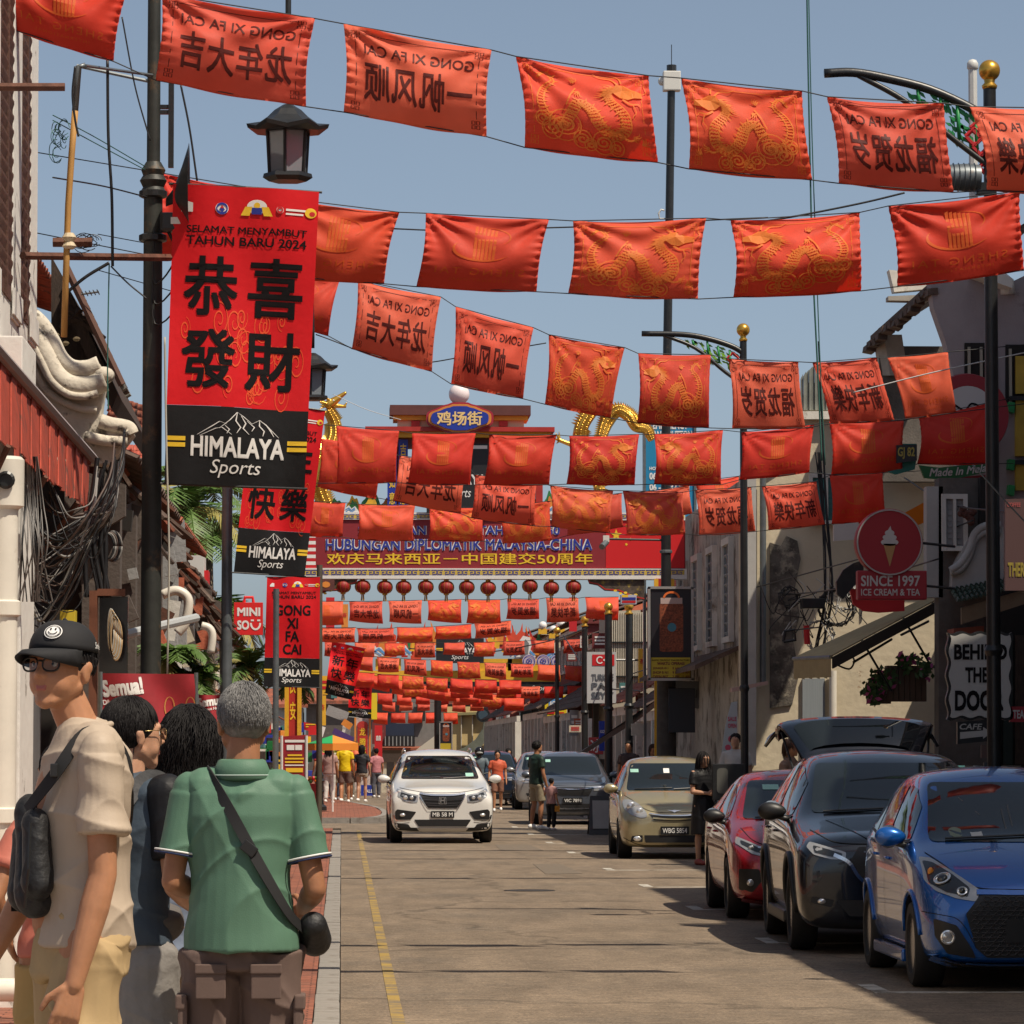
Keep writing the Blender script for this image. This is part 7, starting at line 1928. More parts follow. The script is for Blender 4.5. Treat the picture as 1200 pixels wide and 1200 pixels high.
# loose cables across the sky
def cable(pts,r,label,Ys,m=None,n=40,group='loose cables and wires'):
 P=[W(x,y,Y)for(x,y),Y in zip(pts,Ys)]if isinstance(Ys,(list,tuple))else[W(x,y,Ys)for x,y in pts]
 SP=[Vector(q)for q in smooth_pts([np.array(p)for p in P],n)]
 return MB().tube(SP,r,5).build('cable',m or WIREM,None,smooth='all',label=label,cat='cable',group=group)
GW=mat('green_wire',(.03,.12,.10),.6)
cable([(945,-40),(948,130),(952,300),(958,430),(963,540)],.009,'long dark green wire hanging down the sky on the right',38,GW)
cable([(947,-40),(951,140),(956,290),(961,425),(967,545)],.006,'second thin wire twisted beside the long green one',38.1,GW)
cable([(126,70),(127,160),(131,230),(132,312)],.011,'thick black cable hanging straight between the white house and lamp post',27.5)
cable([(143,20),(158,100),(176,165)],.006,'thin black wire slanting from the first flag to the lamp post',28.5)
cable([(212,100),(222,150),(231,212)],.008,'short black wire from the flag to the top of the banner',28.6)
cable([(62,208),(120,218),(172,231)],.006,'thin wire running from the white house to the lamp post',[27,28,29])
cable([(62,135),(110,160),(170,195)],.004,'upper green wire from the white house to the lamp post collar',[27,28,29],GW);cable([(62,141),(112,168),(170,199)],.004,'lower green wire from the white house to the lamp post collar',[27,28,29],GW)
cable([(88,78),(85,110),(88,140),(92,160)],.008,'looped black wire on the bent scaffold pole',26.5)
cable([(76,345),(100,325),(128,308)],.012,'black stay wire rising to the rusty bar',27)
cable([(130,312),(150,332),(172,350)],.006,'thin wire from the rusty bar down to the lamp post',27.5)
cable([(128,310),(127,360),(126,440),(127,480)],.005,'thin green wire hanging over the tiled roof edge',27.5,GW)
cable([(193,395),(195,520),(198,650),(196,790)],.008,'long pale cord hanging beside the lamp post',28.7,mat('pale_cord',(.4,.38,.33),.7))
cable([(370,392),(470,425),(560,415),(640,402)],.008,'dark wire sagging behind the third row of flags',50)
cable([(880,262),(940,252),(1010,238),(1060,226)],.009,'dark wire rising to the right above the second row of flags',33)
cable([(460,268),(520,270),(600,268),(700,265),(830,258),(900,255)],.007,'straight dark wire running behind the second row of flags',34)
cable([(390,462),(430,480),(470,492)],.006,'thin pale wire beside the golden dragon head',70,mat('pale_wire',(.5,.5,.5),.5))
cable([(1140,545),(1190,600),(1230,640)],.008,'thin grey stay crossing the right lamp post',36,GREYM)
cable([(1000,460),(1100,435),(1240,405)],.007,'pale wire across the dark facade on the right',40,mat('pale_wire',(.5,.5,.5),.5))
# ================================================================ roofs, houses: helpers
CLAY=mat('clay_roof_tile',(.30,.085,.045),.8,var=.3,vs=5,bump=.3,dirt=(.10,.05,.035),ds=3,dt=.52)
OLDCLAY=mat('old_dark_roof_tile',(.10,.065,.05),.9,var=.4,vs=5,bump=.4,dirt=(.22,.19,.15),ds=4,dt=.56)
GREYT=mat('grey_roof_tile',(.22,.21,.19),.9,var=.3,vs=6,bump=.3)
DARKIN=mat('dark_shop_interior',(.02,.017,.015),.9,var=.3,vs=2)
def roof_tiles(a,b,c,d,nu,nv,name,m,parent,single=False,amp=.045):
 "a-b along the eave, d-c along the ridge: columns of half-round tiles laid in steps"
 a,b,c,d=map(Vector,(a,b,c,d));n=(b-a).cross(d-a).normalized()
 if n.z<0:n=-n
 mb=MB();K=5;objs=[]
 for i in range(nu):
  for j in range(nv):
   if not single:tm=mb
   else:tm=MB()
   n0=len(tm.v)
   for e in(0,1):
    v=(j+e*1.12)/nv
    for k in range(K):
     u=(i+k/(K-1))/nu
     p=a.lerp(b,u).lerp(d.lerp(c,u),min(1.02,v));h=math.sin(PI*k/(K-1))*amp+(.5*amp if e==0 else .0)+rnd.uniform(-.15,.15)*amp
     tm.v.append(tuple(p+n*h))
   tm.f+=[(n0+k,n0+k+1,n0+K+k+1,n0+K+k)for k in range(K-1)]
   if single:tm.build('roof_tile',m,parent,smooth='all',solid=.015)
 if not single:return mb.build(name,m,parent,kind='stuff',solid=.02)
def shutter_window(p,parent,side,w=1.0,h=1.5,m=None,frame=None,n=9):
 "a louvred two-leaf window on a wall that faces +x (side=1) or -x (side=-1); p is the sill centre"
 m=m or DARKW;frame=frame or WHITEP
 x,y,z=p;s=side
 f=MB()
 for y0,y1,z0,z1 in((y-w/2-.08,y+w/2+.08,z-.1,z),(y-w/2-.08,y+w/2+.08,z+h,z+h+.12),(y-w/2-.08,y-w/2,z,z+h),(y+w/2,y+w/2+.08,z,z+h)):
  f.box(min(x,x+s*.09),max(x,x+s*.09),y0,y1,z0,z1)
 fo=f.build('window',frame,parent)
 for q in(-1,1):
  leaf=MB();yc=y+q*w/4
  leaf.box(min(x+s*.01,x+s*.05),max(x+s*.01,x+s*.05),yc-w/4+.01,yc-w/4+.06,z,z+h);leaf.box(min(x+s*.01,x+s*.05),max(x+s*.01,x+s*.05),yc+w/4-.06,yc+w/4-.01,z,z+h)
  for i in range(n):zz=z+.04+(h-.08)*i/n;leaf.slab([(x+s*.012,yc-w/4+.06,zz),(x+s*.055,yc-w/4+.06,zz+.03),(x+s*.055,yc+w/4-.06,zz+.03),(x+s*.012,yc+w/4-.06,zz)],(0,0,.02))
  leaf.build('shutter',m,fo)
def shophouse(X,y0,y1,side,h1,h2,wallm,roofm,label,veranda=True,trim=None,depth=9,over=.5,winm=None,shop=None,vx=2.0,tiles=(26,8),sign=None,name='shophouse'):
 """front wall of the upper floor at X, facing +x (side 1) or -x (side -1), from y0 to y1; h1 veranda eave, h2 upper wall top"""
 s=side;trim=trim or WHITEP
 t=thing(name,label,'building',(X,(y0+y1)/2,0.0))
 xb=X-s*depth
 def bx(xa,xc,ya,yc,za,zc):return MB().box(min(xa,xc),max(xa,xc),ya,yc,za,zc)
 bx(X-s*.25,X,y0,y1,h1-.3,h2).build('upper_wall',wallm,t)
 bx(xb,X-s*.252,y0,y0+.25,0,h2).build('party_wall',wallm,t);bx(xb,X-s*.252,y1-.25,y1,0,h2).build('party_wall',wallm,t)
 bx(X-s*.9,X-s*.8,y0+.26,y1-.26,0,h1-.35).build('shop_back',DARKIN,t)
 hr=h2+(y1-y0)*.0+1.7
 xr=X-s*depth*.5
 e0,e1=(X+s*over,y0-.1,h2-.05),(X+s*over,y1+.1,h2-.05)
 roof_tiles(e0,e1,(xr,y1+.1,hr),(xr,y0-.1,hr),tiles[0],tiles[1],'roof_tiles',roofm,t)
 MB().slab([(X+s*over,y0-.12,h2-.12),(xr,y0-.12,hr-.07),(xb,y0-.12,h2-.12)],(0,.12,0)).build('gable',wallm,t)
 MB().slab([(xr,y0,hr),(xr,y1,hr),(xb,y1,h2),(xb,y0,h2)],(0,0,.08)).build('back_roof',roofm,t)
 bx(X,X+s*.14,y0,y1,h2-.32,h2-.14).build('cornice',trim,t)
 n=max(1,int((y1-y0)/2.0))
 for i in range(n):shutter_window((X,y0+(y1-y0)*(i+.5)/n,h1+.5),t,s,min(1.05,(y1-y0)/n*.6),max(.8,h2-h1-1.3),winm,trim)
 if veranda:
  a,b=(X+s*vx,y0,h1-1.0),(X+s*vx,y1,h1-1.0)
  roof_tiles(a,b,(X,y1,h1),(X,y0,h1),tiles[0],5,'veranda_tiles',roofm,t)
  bx(X+s*(vx-.32),X+s*(vx-.18),y0,y1,h1-1.28,h1-1.06).build('veranda_beam',trim,t)
  for i in range(int((y1-y0)/2.4)+1):
   yy=min(y1-.3,y0+i*2.4)
   c=bx(X+s*(vx-.42),X+s*(vx-.12),yy,yy+.3,0,h1-1.29).build('pillar',trim,t);bx(X+s*(vx-.47),X+s*(vx-.07),yy-.05,yy+.35,0,.5).build('pillar_base',trim,c)
 if shop:
  for i,(m,w)in enumerate(shop):bx(X-s*.799,X-s*.72,y0+.4+i*1.1,y0+.4+i*1.1+w,.1,2.4).build('shop_door',m,t)
 return t
 # ---- the white house at the left edge
WALLW=mat('flaking_white_wall',(.70,.68,.64),.88,var=.06,vs=1.2,bump=.4,bs=7,dirt=(.22,.19,.16),ds=2.4,dt=.60,dw=.05)
def left_house():
 X=-2.15
 t=thing('white_house','flaking white house with brown shutters at the left edge of the picture','building',(X,26,0))
 MB().box(X-6,X,15,24.0,0,9.5).build('side_bay',WALLW,t)
 MB().box(X-6,X-.12,24.0,28.9,0,9.5).build('front_wall',WALLW,t)
 for y0,y1 in((24.05,25.75),(26.85,27.5),(28.35,28.95)):
  p=MB().box(X-.12,X-.104,y0,y1,4.6,9.5).build('pilaster',WALLW,t);MB().box(X-.103,X-.09,y0-.05,y1+.05,4.62,4.8).build('pilaster_foot',WALLW,p)
 BR=mat('old_brown_shutter_paint',(.10,.045,.03),.7,var=.3,vs=5,bump=.3)
 for y0,y1 in((25.8,26.8),(27.55,28.3)):
  sh=MB().box(X-.119,X-.110,y0,y1,4.7,9.4).build('tall_shutter',BR,t)
  for k in range(44):zz=4.8+k*.10;MB().slab([(X-.109,y0+.06,zz),(X-.095,y0+.06,zz+.05),(X-.095,y1-.06,zz+.05),(X-.109,y1-.06,zz)],(0,0,.018)).build('slat',BR,sh)
  MB().box(X-.109,X-.092,(y0+y1)/2-.03,(y0+y1)/2+.03,4.7,9.4).build('shutter_stile',BR,sh)
  # ground floor: white pier, plank door, meter boxes
 MB().box(X-.119,X+.10,25.2,26.3,0,4.3).build('street_pier',WALLW,t,bevel=.01)
 YP=mat('old_yellow_planks',(.48,.40,.20),.8,var=.2,vs=4,bump=.3,stretch=(1,3,1))
 for i in range(6):MB().box(X-.118,X-.08+.006*(i%2),26.42+i*.17,26.57+i*.17,.15,4.2).build('plank',YP,t)
 MB().box(X-.118,X-.04,27.6,28.8,.15,2.6).build('grey_door',mat('grey_door_paint',(.12,.12,.125),.7,var=.2),t)
 return t
left_house()
def drain_pipe():
 a=W(11,560,24.2);x=a.x-.0;y=23.85
 t=thing('drain_pipe','thick white drain pipe with square hopper running down the left house','pipe',(x,y,0))
 MB().tube([(x,y,.25),(x,y,3.15)],.085,16).build('pipe',PVC,t,smooth=True)
 for z in(1.2,2.45):MB().lathe((x,y,z),[(.09,0),(.105,.01),(.105,.09),(.09,.10)],16).build('pipe_joint',PVC,t,smooth=True)
 MB().lathe((x,y,3.1),[(.09,0),(.12,.02),(.12,.30),(.10,.32)],16).build('hopper',PVC,t,smooth=True);MB().lathe((x+.02,y-.12,3.27),[(.055,0),(.055,.02),(.04,.03),(.04,.01)],14,'y').build('hopper_hole',BLACKM,t)
 p=MB().tube([(-2.5,23.6,.22),(-1.72,23.6,.22)],.07,14).build('floor_pipe',PVC,t,smooth=True);MB().lathe((-1.80,23.6,.22),[(.075,0),(.09,.01),(.09,.08),(.075,.09)],14,'x').build('pipe_joint',PVC,p)
 for i,z in enumerate((.3,1.0)):MB().tube([(x+.16+.03*i,y+.2,.1),(x+.16+.03*i,y+.2,1.0)],.018,8).build('metal_pipe',GREYM,t,smooth=True)
drain_pipe()
def red_canopy():
 m=mat('faded_red_canopy_sheet',(.36,.06,.035),.6,var=.25,vs=3,bump=.2,dirt=(.10,.05,.04),ds=2.5,dt=.53,dw=.15,stretch=(3,3,.6))
 P=lambda x,y,Y:W(x,y,Y)
 tl,tr,br,bl=P(-12,408,23.5),P(107,541,29.3),P(105,600,28.9),P(-12,505,22.6)
 t=thing('red_canopy','rusty red sheet metal canopy sloping down at the left edge','canopy',tl)
 n=22
 nn=(tr-tl).cross(bl-tl).normalized()
 for i in range(n):
  u0,u1=i/n,(i+.96)/n
  q=[tl.lerp(tr,u0),tl.lerp(tr,u1),bl.lerp(br,u1)+Vector((0,0,rnd.uniform(-.02,.03))),bl.lerp(br,u0)+Vector((0,0,rnd.uniform(-.02,.03)))]
  o=nn*(.012*(i%2));MB().slab([k+o for k in q],nn*.01).build('canopy_sheet',m,t)
 MB().tube([tl+Vector((.02,0,.02)),tr+Vector((.02,0,.02))],.035,6).build('top_edge',mat('grey_flashing',(.28,.25,.25),.6),t)
 back_l,back_r=Vector((-2.27,tl.y+.4,tl.z+.1)),Vector((-2.27,tr.y,tr.z+.1))
 MB().slab([tl,tr,back_r,back_l],(0,0,-.03)).build('canopy_top',m,t)
 for u in(.15,.5,.85):a=bl.lerp(br,u);MB().tube([a,Vector((-2.26,a.y+.3,a.z-.5))],.02,6).build('canopy_stay',RUSTM,t)
red_canopy()
def scroll_gable():
 Y=30.6;P=lambda x,y:(lambda p:Vector((p.x,Y,p.z)))(W(x,y,Y))
 t=thing('scroll_gable','old white plaster gable with curled scroll mouldings above the red canopy','gable',P(60,520))
 sc=mat('stained_old_plaster',(.60,.55,.46),.9,var=.22,vs=3,bump=.8,bs=11,dirt=(.10,.085,.07),ds=5.5,dt=.55,dw=.09)
 top=[(8,372),(25,367),(45,378),(58,396),(68,418),(82,430),(100,431),(117,426)]
 body=top+[(124,445),(120,470),(118,486),(132,492),(150,498),(157,508),(150,517),(140,530),(128,545),(60,540),(8,470)]
 MB().slab([P(*q)for q in body],(0,.30,0)).build('gable_wall',sc,t,bevel=.01)
 def mould(pts,r,nm='moulding',off=0.0):
  q=[np.array(P(x,y)+Vector((0,-off,0)))for x,y in pts]
  MB().tube([Vector(v)for v in smooth_pts(q,44)],r,10).build(nm,sc,t,smooth='all')
 mould([(10,372),(30,368),(47,380),(60,400),(70,420),(84,432),(103,433),(117,428)],.075,off=.02)
 mould([(12,388),(28,386),(42,396),(54,418),(66,440),(82,452),(104,454),(124,447)],.085,off=.06)
 mould([(14,396),(30,396),(40,406),(52,428),(62,448),(80,463),(100,466),(116,462)],.03,off=.12)
 mould([(20,408),(30,410),(38,424),(46,444),(60,462),(80,474),(98,480),(114,481)],.028,off=.04)
 mould([(118,494),(130,498),(150,502),(155,510)],.06,off=.05);mould([(100,512),(125,517),(150,518)],.045,off=.06)
 MB().ball(P(14,380),(.10,.1,.10)).build('scroll_boss',sc,t,smooth='all');MB().ball(P(121,440),(.09,.12,.07)).build('scroll_boss',sc,t,smooth='all')
 MB().box(P(128,0).x,P(154,0).x,Y-.06,Y+.34,P(0,515).z,P(0,499).z).build('capital',sc,t,bevel=.03)
 for q in range(9):
  c=P(rnd.uniform(14,120),rnd.uniform(376,440));MB().ball(c+Vector((0,.1,0)),(.03,.03,.02),6,4).build('dry_growth',mat('dry_growth',(.12,.09,.05),.9),t)
scroll_gable()
def steep_roof():
 Y0,Y1=31.5,37
 t=thing('tiled_roof','steep dark tiled roof with weathered verge above the scroll gable','roof',W(100,400,32))
 a,b,c,d=W(76,330,Y0),W(138,462,Y0),W(138,462,Y1),W(76,330,Y1);c.x,c.z,d.x,d.z=b.x,b.z,a.x,a.z
 MB().slab([a,b,c,d],(-.05,0,-.12)).build('roof_boards',DARKW,t)
 tm=None
 for i in range(14):
  u=i/14
  for j in range(3):
   p0,p1=a.lerp(b,u),a.lerp(b,u+.085);y0=Y0-.25+j*.28
   o=MB().slab([(p0.x+.02,y0,p0.z+.05),(p1.x+.04,y0,p1.z+.02),(p1.x+.04,y0+.25,p1.z+.03),(p0.x+.02,y0+.25,p0.z+.06)],(.035,0,.02)).build('verge_tile',(OLDCLAY,GREYT)[(i+j)%2],t)
 MB().tube([a+Vector((.03,-.28,.08)),b+Vector((.05,-.28,.05))],.035,6).build('verge_board',mat('reddish_verge',(.12,.06,.045),.8),t)
 MB().slab([W(60,300,Y0+.3),W(78,332,Y0+.3),W(128,432,Y0+.3),W(60,432,Y0+.3)],(0,.1,0)).build('gable_boards',DARKW,t)
 for k in range(4):p=W(66+k*10,400-8*k,Y0+.1);MB().tube([W(72,385-10*k,Y0),W(95+9*k,362+12*k,Y0)],.03,5).build('bracket_timber',DARKW,t)
steep_roof()
def scaffold():
 Y=26.6;P=lambda x,y,dy=0:W(x,y,Y+dy)
 t=thing('bent_pole','thin rusty bent scaffold pole with cross arm in front of the shutters','pole',P(80,400))
 MB().tube([P(75,395),P(78,300),P(80,240),P(84,180),P(88,130)],.022,8).build('lower_pole',mat('orange_bamboo',(.42,.22,.06),.7,var=.2),t,smooth='all')
 MB().tube([P(88,130),P(92,78),P(100,77)],.022,8).build('upper_pole',GREYM,t,smooth='all')
 MB().tube([P(100,77),P(178,88,2.5)],.012,6).build('cross_rod',GREYM,t)
 i=MB().lathe(P(81,292),[(.03,0),(.05,.02),(.03,.05),(.05,.08),(.03,.11)],10).build('insulator',mat('cream_insulator',(.55,.45,.3),.4),t)
 b=MB().tube([(-2.2,27,W(60,300,27).z),W(198,302,28.9)],.03,6).build('rusty_bar',RUSTM,None,label='long rusty angle bar from the white house to the lamp post',cat='bar')
 b=MB().tube([(-2.2,25,W(0,102,25).z),W(76,102,25)],.028,6).build('rusty_bar',RUSTM,None,label='short rusty bar sticking out in front of the brown shutters',cat='bar')
 b=MB().tube([W(62,284,26.9),W(108,284,26.9)],.035,6).build('wooden_cross_arm',RUSTM,None,label='small wooden cross arm with tangled wires beside the white house',cat='bar')
 for k in range(10):
  c=W(100+rnd.uniform(-6,10),284+rnd.uniform(-4,6),26.9);rr=rnd.uniform(.02,.07)
  MB().tube([c+Vector((rr*math.cos(a),rnd.uniform(-.01,.01),rr*.7*math.sin(a)))for a in np.linspace(0,5.6,12)],.003,4).build('wire_tangle',WIREM,b)
 g=thing('wire_tangle','small tangle of green wire hanging on the white house corner','cable',W(70,160,26.7))
 for k in range(14):
  c=W(68+rnd.uniform(-4,8),160+rnd.uniform(-14,22),26.7);rr=rnd.uniform(.02,.08)
  MB().tube([c+Vector((rr*math.cos(a)*.6,rnd.uniform(-.02,.02),rr*math.sin(a)))for a in np.linspace(rnd.uniform(0,2),5.6,12)],.003,4).build('wire_loop',GW,g)
 a=thing('tv_antenna','small television antenna beside the black hanging cable','antenna',W(106,343,30))
 MB().tube([W(95,345,30),W(116,342,30)],.008,5).build('boom',GREYM,a)
 for k in range(5):p=W(97+k*4.5,344.6-k*.6,30);MB().tube([p+Vector((0,-.15,0)),p+Vector((0,.15,0))],.005,4).build('rod',GREYM,a)
scaffold()
# ---- hanging cable bundles in front of the dark eaves
def bundle():
 g=thing('cable_bundle','thick mass of black and grey cables drooping under the red canopy','cables',W(60,620,28))
 rr=random.Random(11);cm=[WIREM,mat('grey_cable',(.20,.19,.18),.6),mat('brown_cable',(.09,.06,.05),.6),WIREM]
 for i in range(46):
  Y=rr.uniform(26.5,29);k=rr.random();x0,y0=rr.choice(((-8,640),(20,660),(48,560),(30,590)));x1,y1=rr.choice(((128,572),(140,555),(108,600),(133,590)))
  x0+=rr.uniform(-12,12);y0+=rr.uniform(-22,22);y1+=rr.uniform(-14,14);s=rr.uniform(5,75);xm=(x0+x1)/2+rr.uniform(-26,18);ym=max(y0,y1)+s
  P=[W(x0,y0,Y),W((x0+xm)/2,(y0+ym)/2+s*.25,Y+rr.uniform(-.2,.2)),W(xm,ym,Y),W((xm+x1)/2,(y1+ym)/2+s*.2,Y-rr.uniform(-.2,.2)),W(x1,y1,Y),W(x1+6,y1-40,Y+.3)]
  MB().tube([Vector(q)for q in smooth_pts([np.array(p)for p in P],24)],rr.choice((.004,.005,.007,.010)),5,cap=False).build('cable',cm[i%4],g,smooth='all')
 for i in range(22):
  x=rr.uniform(25,44);P=[W(x,535,25),W(x+rr.uniform(-3,8),590,25.1),W(x+rr.uniform(-2,14),640,25),W(x+rr.uniform(-6,20),705,25.2)]
  MB().tube([Vector(q)for q in smooth_pts([np.array(p)for p in P],18)],.0045,5,cap=False).build('cable',cm[1 if i%3 else 0],g,smooth='all')
 for i in range(10):
  x=rr.uniform(112,140);P=[W(x,545+rr.uniform(-10,10),28.5),W(x-rr.uniform(0,16),600,28.5),W(x-rr.uniform(4,26),640,28.5),W(x-rr.uniform(-4,20),700,28.5)]
  MB().tube([Vector(q)for q in smooth_pts([np.array(p)for p in P],18)],rr.choice((.012,.02,.008)),6,cap=False).build('cable',WIREM,g,smooth='all')
 for cx,cy,r,n in((126,640,.09,5),(112,638,.05,3)):
  for k in range(n):MB().tube([W(cx,cy,29)+Vector((r*(.5+.05*k)*math.cos(a)+.01*k,.01*k,r*(1+.06*k)*math.sin(a)))for a in np.linspace(0,2*PI,22)],.008,5).build('cable_coil',cm[k%3],g,smooth='all')
bundle()
# ---- the row of shophouses on the left, up to the side street
TH={k:mat('house_paint_'+k,c,.88,var=.12,vs=2,bump=.3,dirt=(.2,.16,.12),ds=1.5,dt=.58)for k,c in(('cream',(.55,.49,.38)),('white',(.62,.60,.55)),('grey',(.30,.30,.30)),('blue',(.22,.32,.38)),('dark',(.10,.08,.07)),('terracotta',(.48,.13,.07)),('yellow',(.58,.42,.16)),('maroon',(.16,.03,.03)),('teal',(.07,.20,.20)))}
shophouse(-3.7,31.4,39.8,1,4.95,7.0,TH['dark'],OLDCLAY,'dark old shophouse with ragged tiles behind the cables on the left',shop=[(TH['dark'],.9),(DARKW,.9),(TH['yellow'],.8)],vx=2.05,trim=TH['dark'])
shophouse(-3.75,40,47.5,1,4.95,6.9,TH['white'],CLAY,'white shophouse with red clay tiles behind the nearest left lamp post',shop=[(DARKW,.9),(TH['grey'],.9)],vx=2.1,trim=TH['grey'])
shophouse(-3.9,47.7,56,1,4.8,6.3,TH['cream'],OLDCLAY,'cream shophouse behind the palm on the left side',shop=[(DARKW,.9),(TH['maroon'],.9)],vx=2.1,trim=TH['dark'])
shophouse(-4.9,68,81,1,4.0,5.4,TH['grey'],OLDCLAY,'grey corner shophouse before the side street',shop=[(TH['maroon'],.9),(TH['grey'],.9)],vx=2.1)
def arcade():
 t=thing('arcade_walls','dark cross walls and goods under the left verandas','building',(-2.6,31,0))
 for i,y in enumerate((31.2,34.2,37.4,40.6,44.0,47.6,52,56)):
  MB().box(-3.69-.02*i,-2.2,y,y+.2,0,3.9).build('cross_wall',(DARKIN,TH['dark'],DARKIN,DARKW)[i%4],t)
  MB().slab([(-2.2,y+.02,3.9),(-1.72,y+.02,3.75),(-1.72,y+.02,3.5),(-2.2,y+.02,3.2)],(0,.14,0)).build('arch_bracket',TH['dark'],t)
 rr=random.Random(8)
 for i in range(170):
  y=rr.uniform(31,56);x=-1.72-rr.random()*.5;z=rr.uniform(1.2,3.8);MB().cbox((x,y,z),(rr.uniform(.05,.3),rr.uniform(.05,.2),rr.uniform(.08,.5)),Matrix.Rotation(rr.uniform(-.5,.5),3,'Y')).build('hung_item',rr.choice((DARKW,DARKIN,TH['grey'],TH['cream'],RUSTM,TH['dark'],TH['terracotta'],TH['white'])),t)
 g=thing('garden_wall','low cream wall with flat coping in front of the palms','wall',(-2.2,61,0))
 MB().box(-2.3,-2.1,56.3,67.6,0,2.2).build('wall_face',TH['cream'],g);MB().box(-2.36,-2.04,56.25,67.65,2.2,2.3).build('coping',TH['grey'],g)
arcade()
def tile_patch():
 t=thing('tile_roof_patch','small patch of bright red clay tiles beside the lamp post','roof',W(157,540,40))
 a,b,c,d=W(143,560,38.5),W(171,560,41),W(171,521,42.5),W(146,524,40)
 roof_tiles(a,b,c,d,6,6,'roof_tile',mat('bright_clay_tile',(.42,.085,.05),.7,var=.2,vs=5),t,single=True,amp=.03)
 MB().slab([a,b,c,d],(0,.1,-.1)).build('roof_boards',DARKW,t)
 u=thing('tile_roof_patch','pinkish tiled ridge showing just above the red tile patch','roof',W(150,480,44))
 roof_tiles(W(128,487,43),W(176,512,50),W(176,478,50),W(130,462,43),8,4,'roof_tile',CLAY,u,single=True,amp=.04)
tile_patch()
def clutter():
 def sb(name,x0,y0,x1,y1,Y,m,label,cat='sign',d=.08,txt=None,tm=None,par=None,bold=.03):
  a,b=W(x0,y1,Y),W(x1,y0,Y)
  o=MB().box(a.x,b.x,Y,Y+d,a.z,b.z).build(name,m,None,label=label,cat=cat,bevel=.004)
  for(s,c,mm)in(txt or[]):ptext(s,c[0],c[1],c[2],c[3],Y,mm,o,bold,.006)
  return o
 o=sb('blue_sign',140,591,158,642,36,mat('cyan_sign_print',(.02,.30,.50),.5),'bright blue sign with pink and green bubble letters above the left eaves')
 pk,gn,yl=mat('pink_print',(.75,.08,.30),.5),mat('lime_print',(.25,.62,.05),.5),mat('yellow_bubble_print',(.85,.60,.03),.5)
 ptext('at',141,598,151,612,36,pk,o,.05);ptext('ow',141.5,618,153,627,36,gn,o,.05);ptext('o',142,631,149,639,36,yl,o,.05)
 pshape(merge(disc2d(153,596,3.5,12,2),disc2d(156,600,2,10,1.5),disc2d(143,614,2.5,10,1.4)),36,WHITE,o,.004,'painted_cloud')
 o=sb('red_square_sign',274,706,308,744,65,mat('shop_red',(.70,.02,.02),.45),'square red shop sign reading MINISO between two left poles',d=.18)
 ptext('MINI',278,712,305,722,65,WHITE,o,.03);ptext('SO',278,727,292,738,65,WHITE,o,.03)
 pshape(merge(stroke([(299.5+5.5*math.cos(a),730+7.5*math.sin(a))for a in np.linspace(0,PI,14)],2.2),rect2d(294,726,297.5,728),rect2d(301.5,726,305,728)),65,WHITE,o)
 MB().tube([W(286,706,65.1),W(287,700,65.1),W(296,700,65.1),W(297,706,65.1)],.03,6).build('bag_handle',mat('shop_red',(.70,.02,.02)),o)
 o=sb('white_upright_sign',220,651,239,727,58,mat('off_white_panel',(.62,.61,.58),.5,var=.05),'tall white upright box sign with red side left of the grey pole',d=.9)
 a,b=W(240,727,58),W(247,668,58);MB().box(W(239,0,58).x+.004,W(239,0,58).x+.10,58.1,58.8,a.z+.1,b.z).build('red_side_panel',REDP,o)
 # PVC elbows
 e=thing('drain_elbow','white plastic drain elbow beside the lamp post','pipe',W(200,700,33))
 MB().tube([Vector(q)for q in smooth_pts([np.array(W(x,y,33))for x,y in((190,697),(205,692),(217,697),(221,708),(217,730),(208,742))],26)],.040,12).build('pipe',PVC,e,smooth='all')
 e=thing('drain_elbow','second smaller white drain elbow farther down the eave','pipe',W(245,740,45))
 MB().tube([Vector(q)for q in smooth_pts([np.array(W(x,y,45))for x,y in((236,733),(245,736),(249,745),(247,765))],20)],.045,12).build('pipe',PVC,e,smooth='all')
 e=MB().tube([W(145,744,30),W(190,733,30.5),W(230,724,31)],.035,8).build('grey_bar',mat('pale_grey_bar',(.40,.42,.43),.5),None,label='slanting pale grey bar crossing the dark lamp post',cat='bar')
 # air conditioner
 a=thing('air_conditioner','grey air conditioner box with vents under the left eaves','air conditioner',W(120,660,33))
 p,q=W(94,686,33),W(113,640,33);MB().box(p.x,q.x,33,33.3,p.z,q.z).build('casing',mat('grey_casing',(.24,.24,.23),.6),a,bevel=.01)
 for i in range(12):z=p.z+.05+i*(q.z-p.z-.1)/12;MB().box(p.x+.02,q.x-.02,32.985,32.999,z,z+.018).build('vent_slat',BLACKM,a)
 p,q=W(114,690,32.9),W(140,640,32.9);MB().box(p.x,q.x,32.9,33.2,p.z,q.z).build('white_cover',mat('off_white_panel',(.62,.61,.58)),a,bevel=.02)
 # tattered eaves: loose boards and tiles along the slope
 dv=thing('broken_eaves','ragged broken eaves of loose boards and tiles sloping toward the street end','eaves',(-2.5,34,3.5))
 rr=random.Random(21)
 for i in range(80):
  y=30.9+i*.31;x=-1.62-.2*rr.random();z=4.10-.006*i+rr.uniform(-.12,.10)
  L=rr.uniform(.3,.8);ang=rr.uniform(-.5,.2);d=Vector((.35*math.cos(ang),rr.uniform(-.1,.4),-.28-.3*rr.random())).normalized()
  a0=Vector((x-.35,y,z+.1));MB().cbox(a0+d*L/2,(rr.uniform(.10,.22),.03,L),d.to_track_quat('Z','Y').to_matrix()).build('loose_tile',(OLDCLAY,DARKW,CLAY,OLDCLAY,RUSTM)[i%5],dv)
  # shop stuff near the people: wooden frame, coils, yellow box
 w=thing('door_surround','brown wooden door frame with coiled cable behind the black cap','frame',W(110,900,28.5))
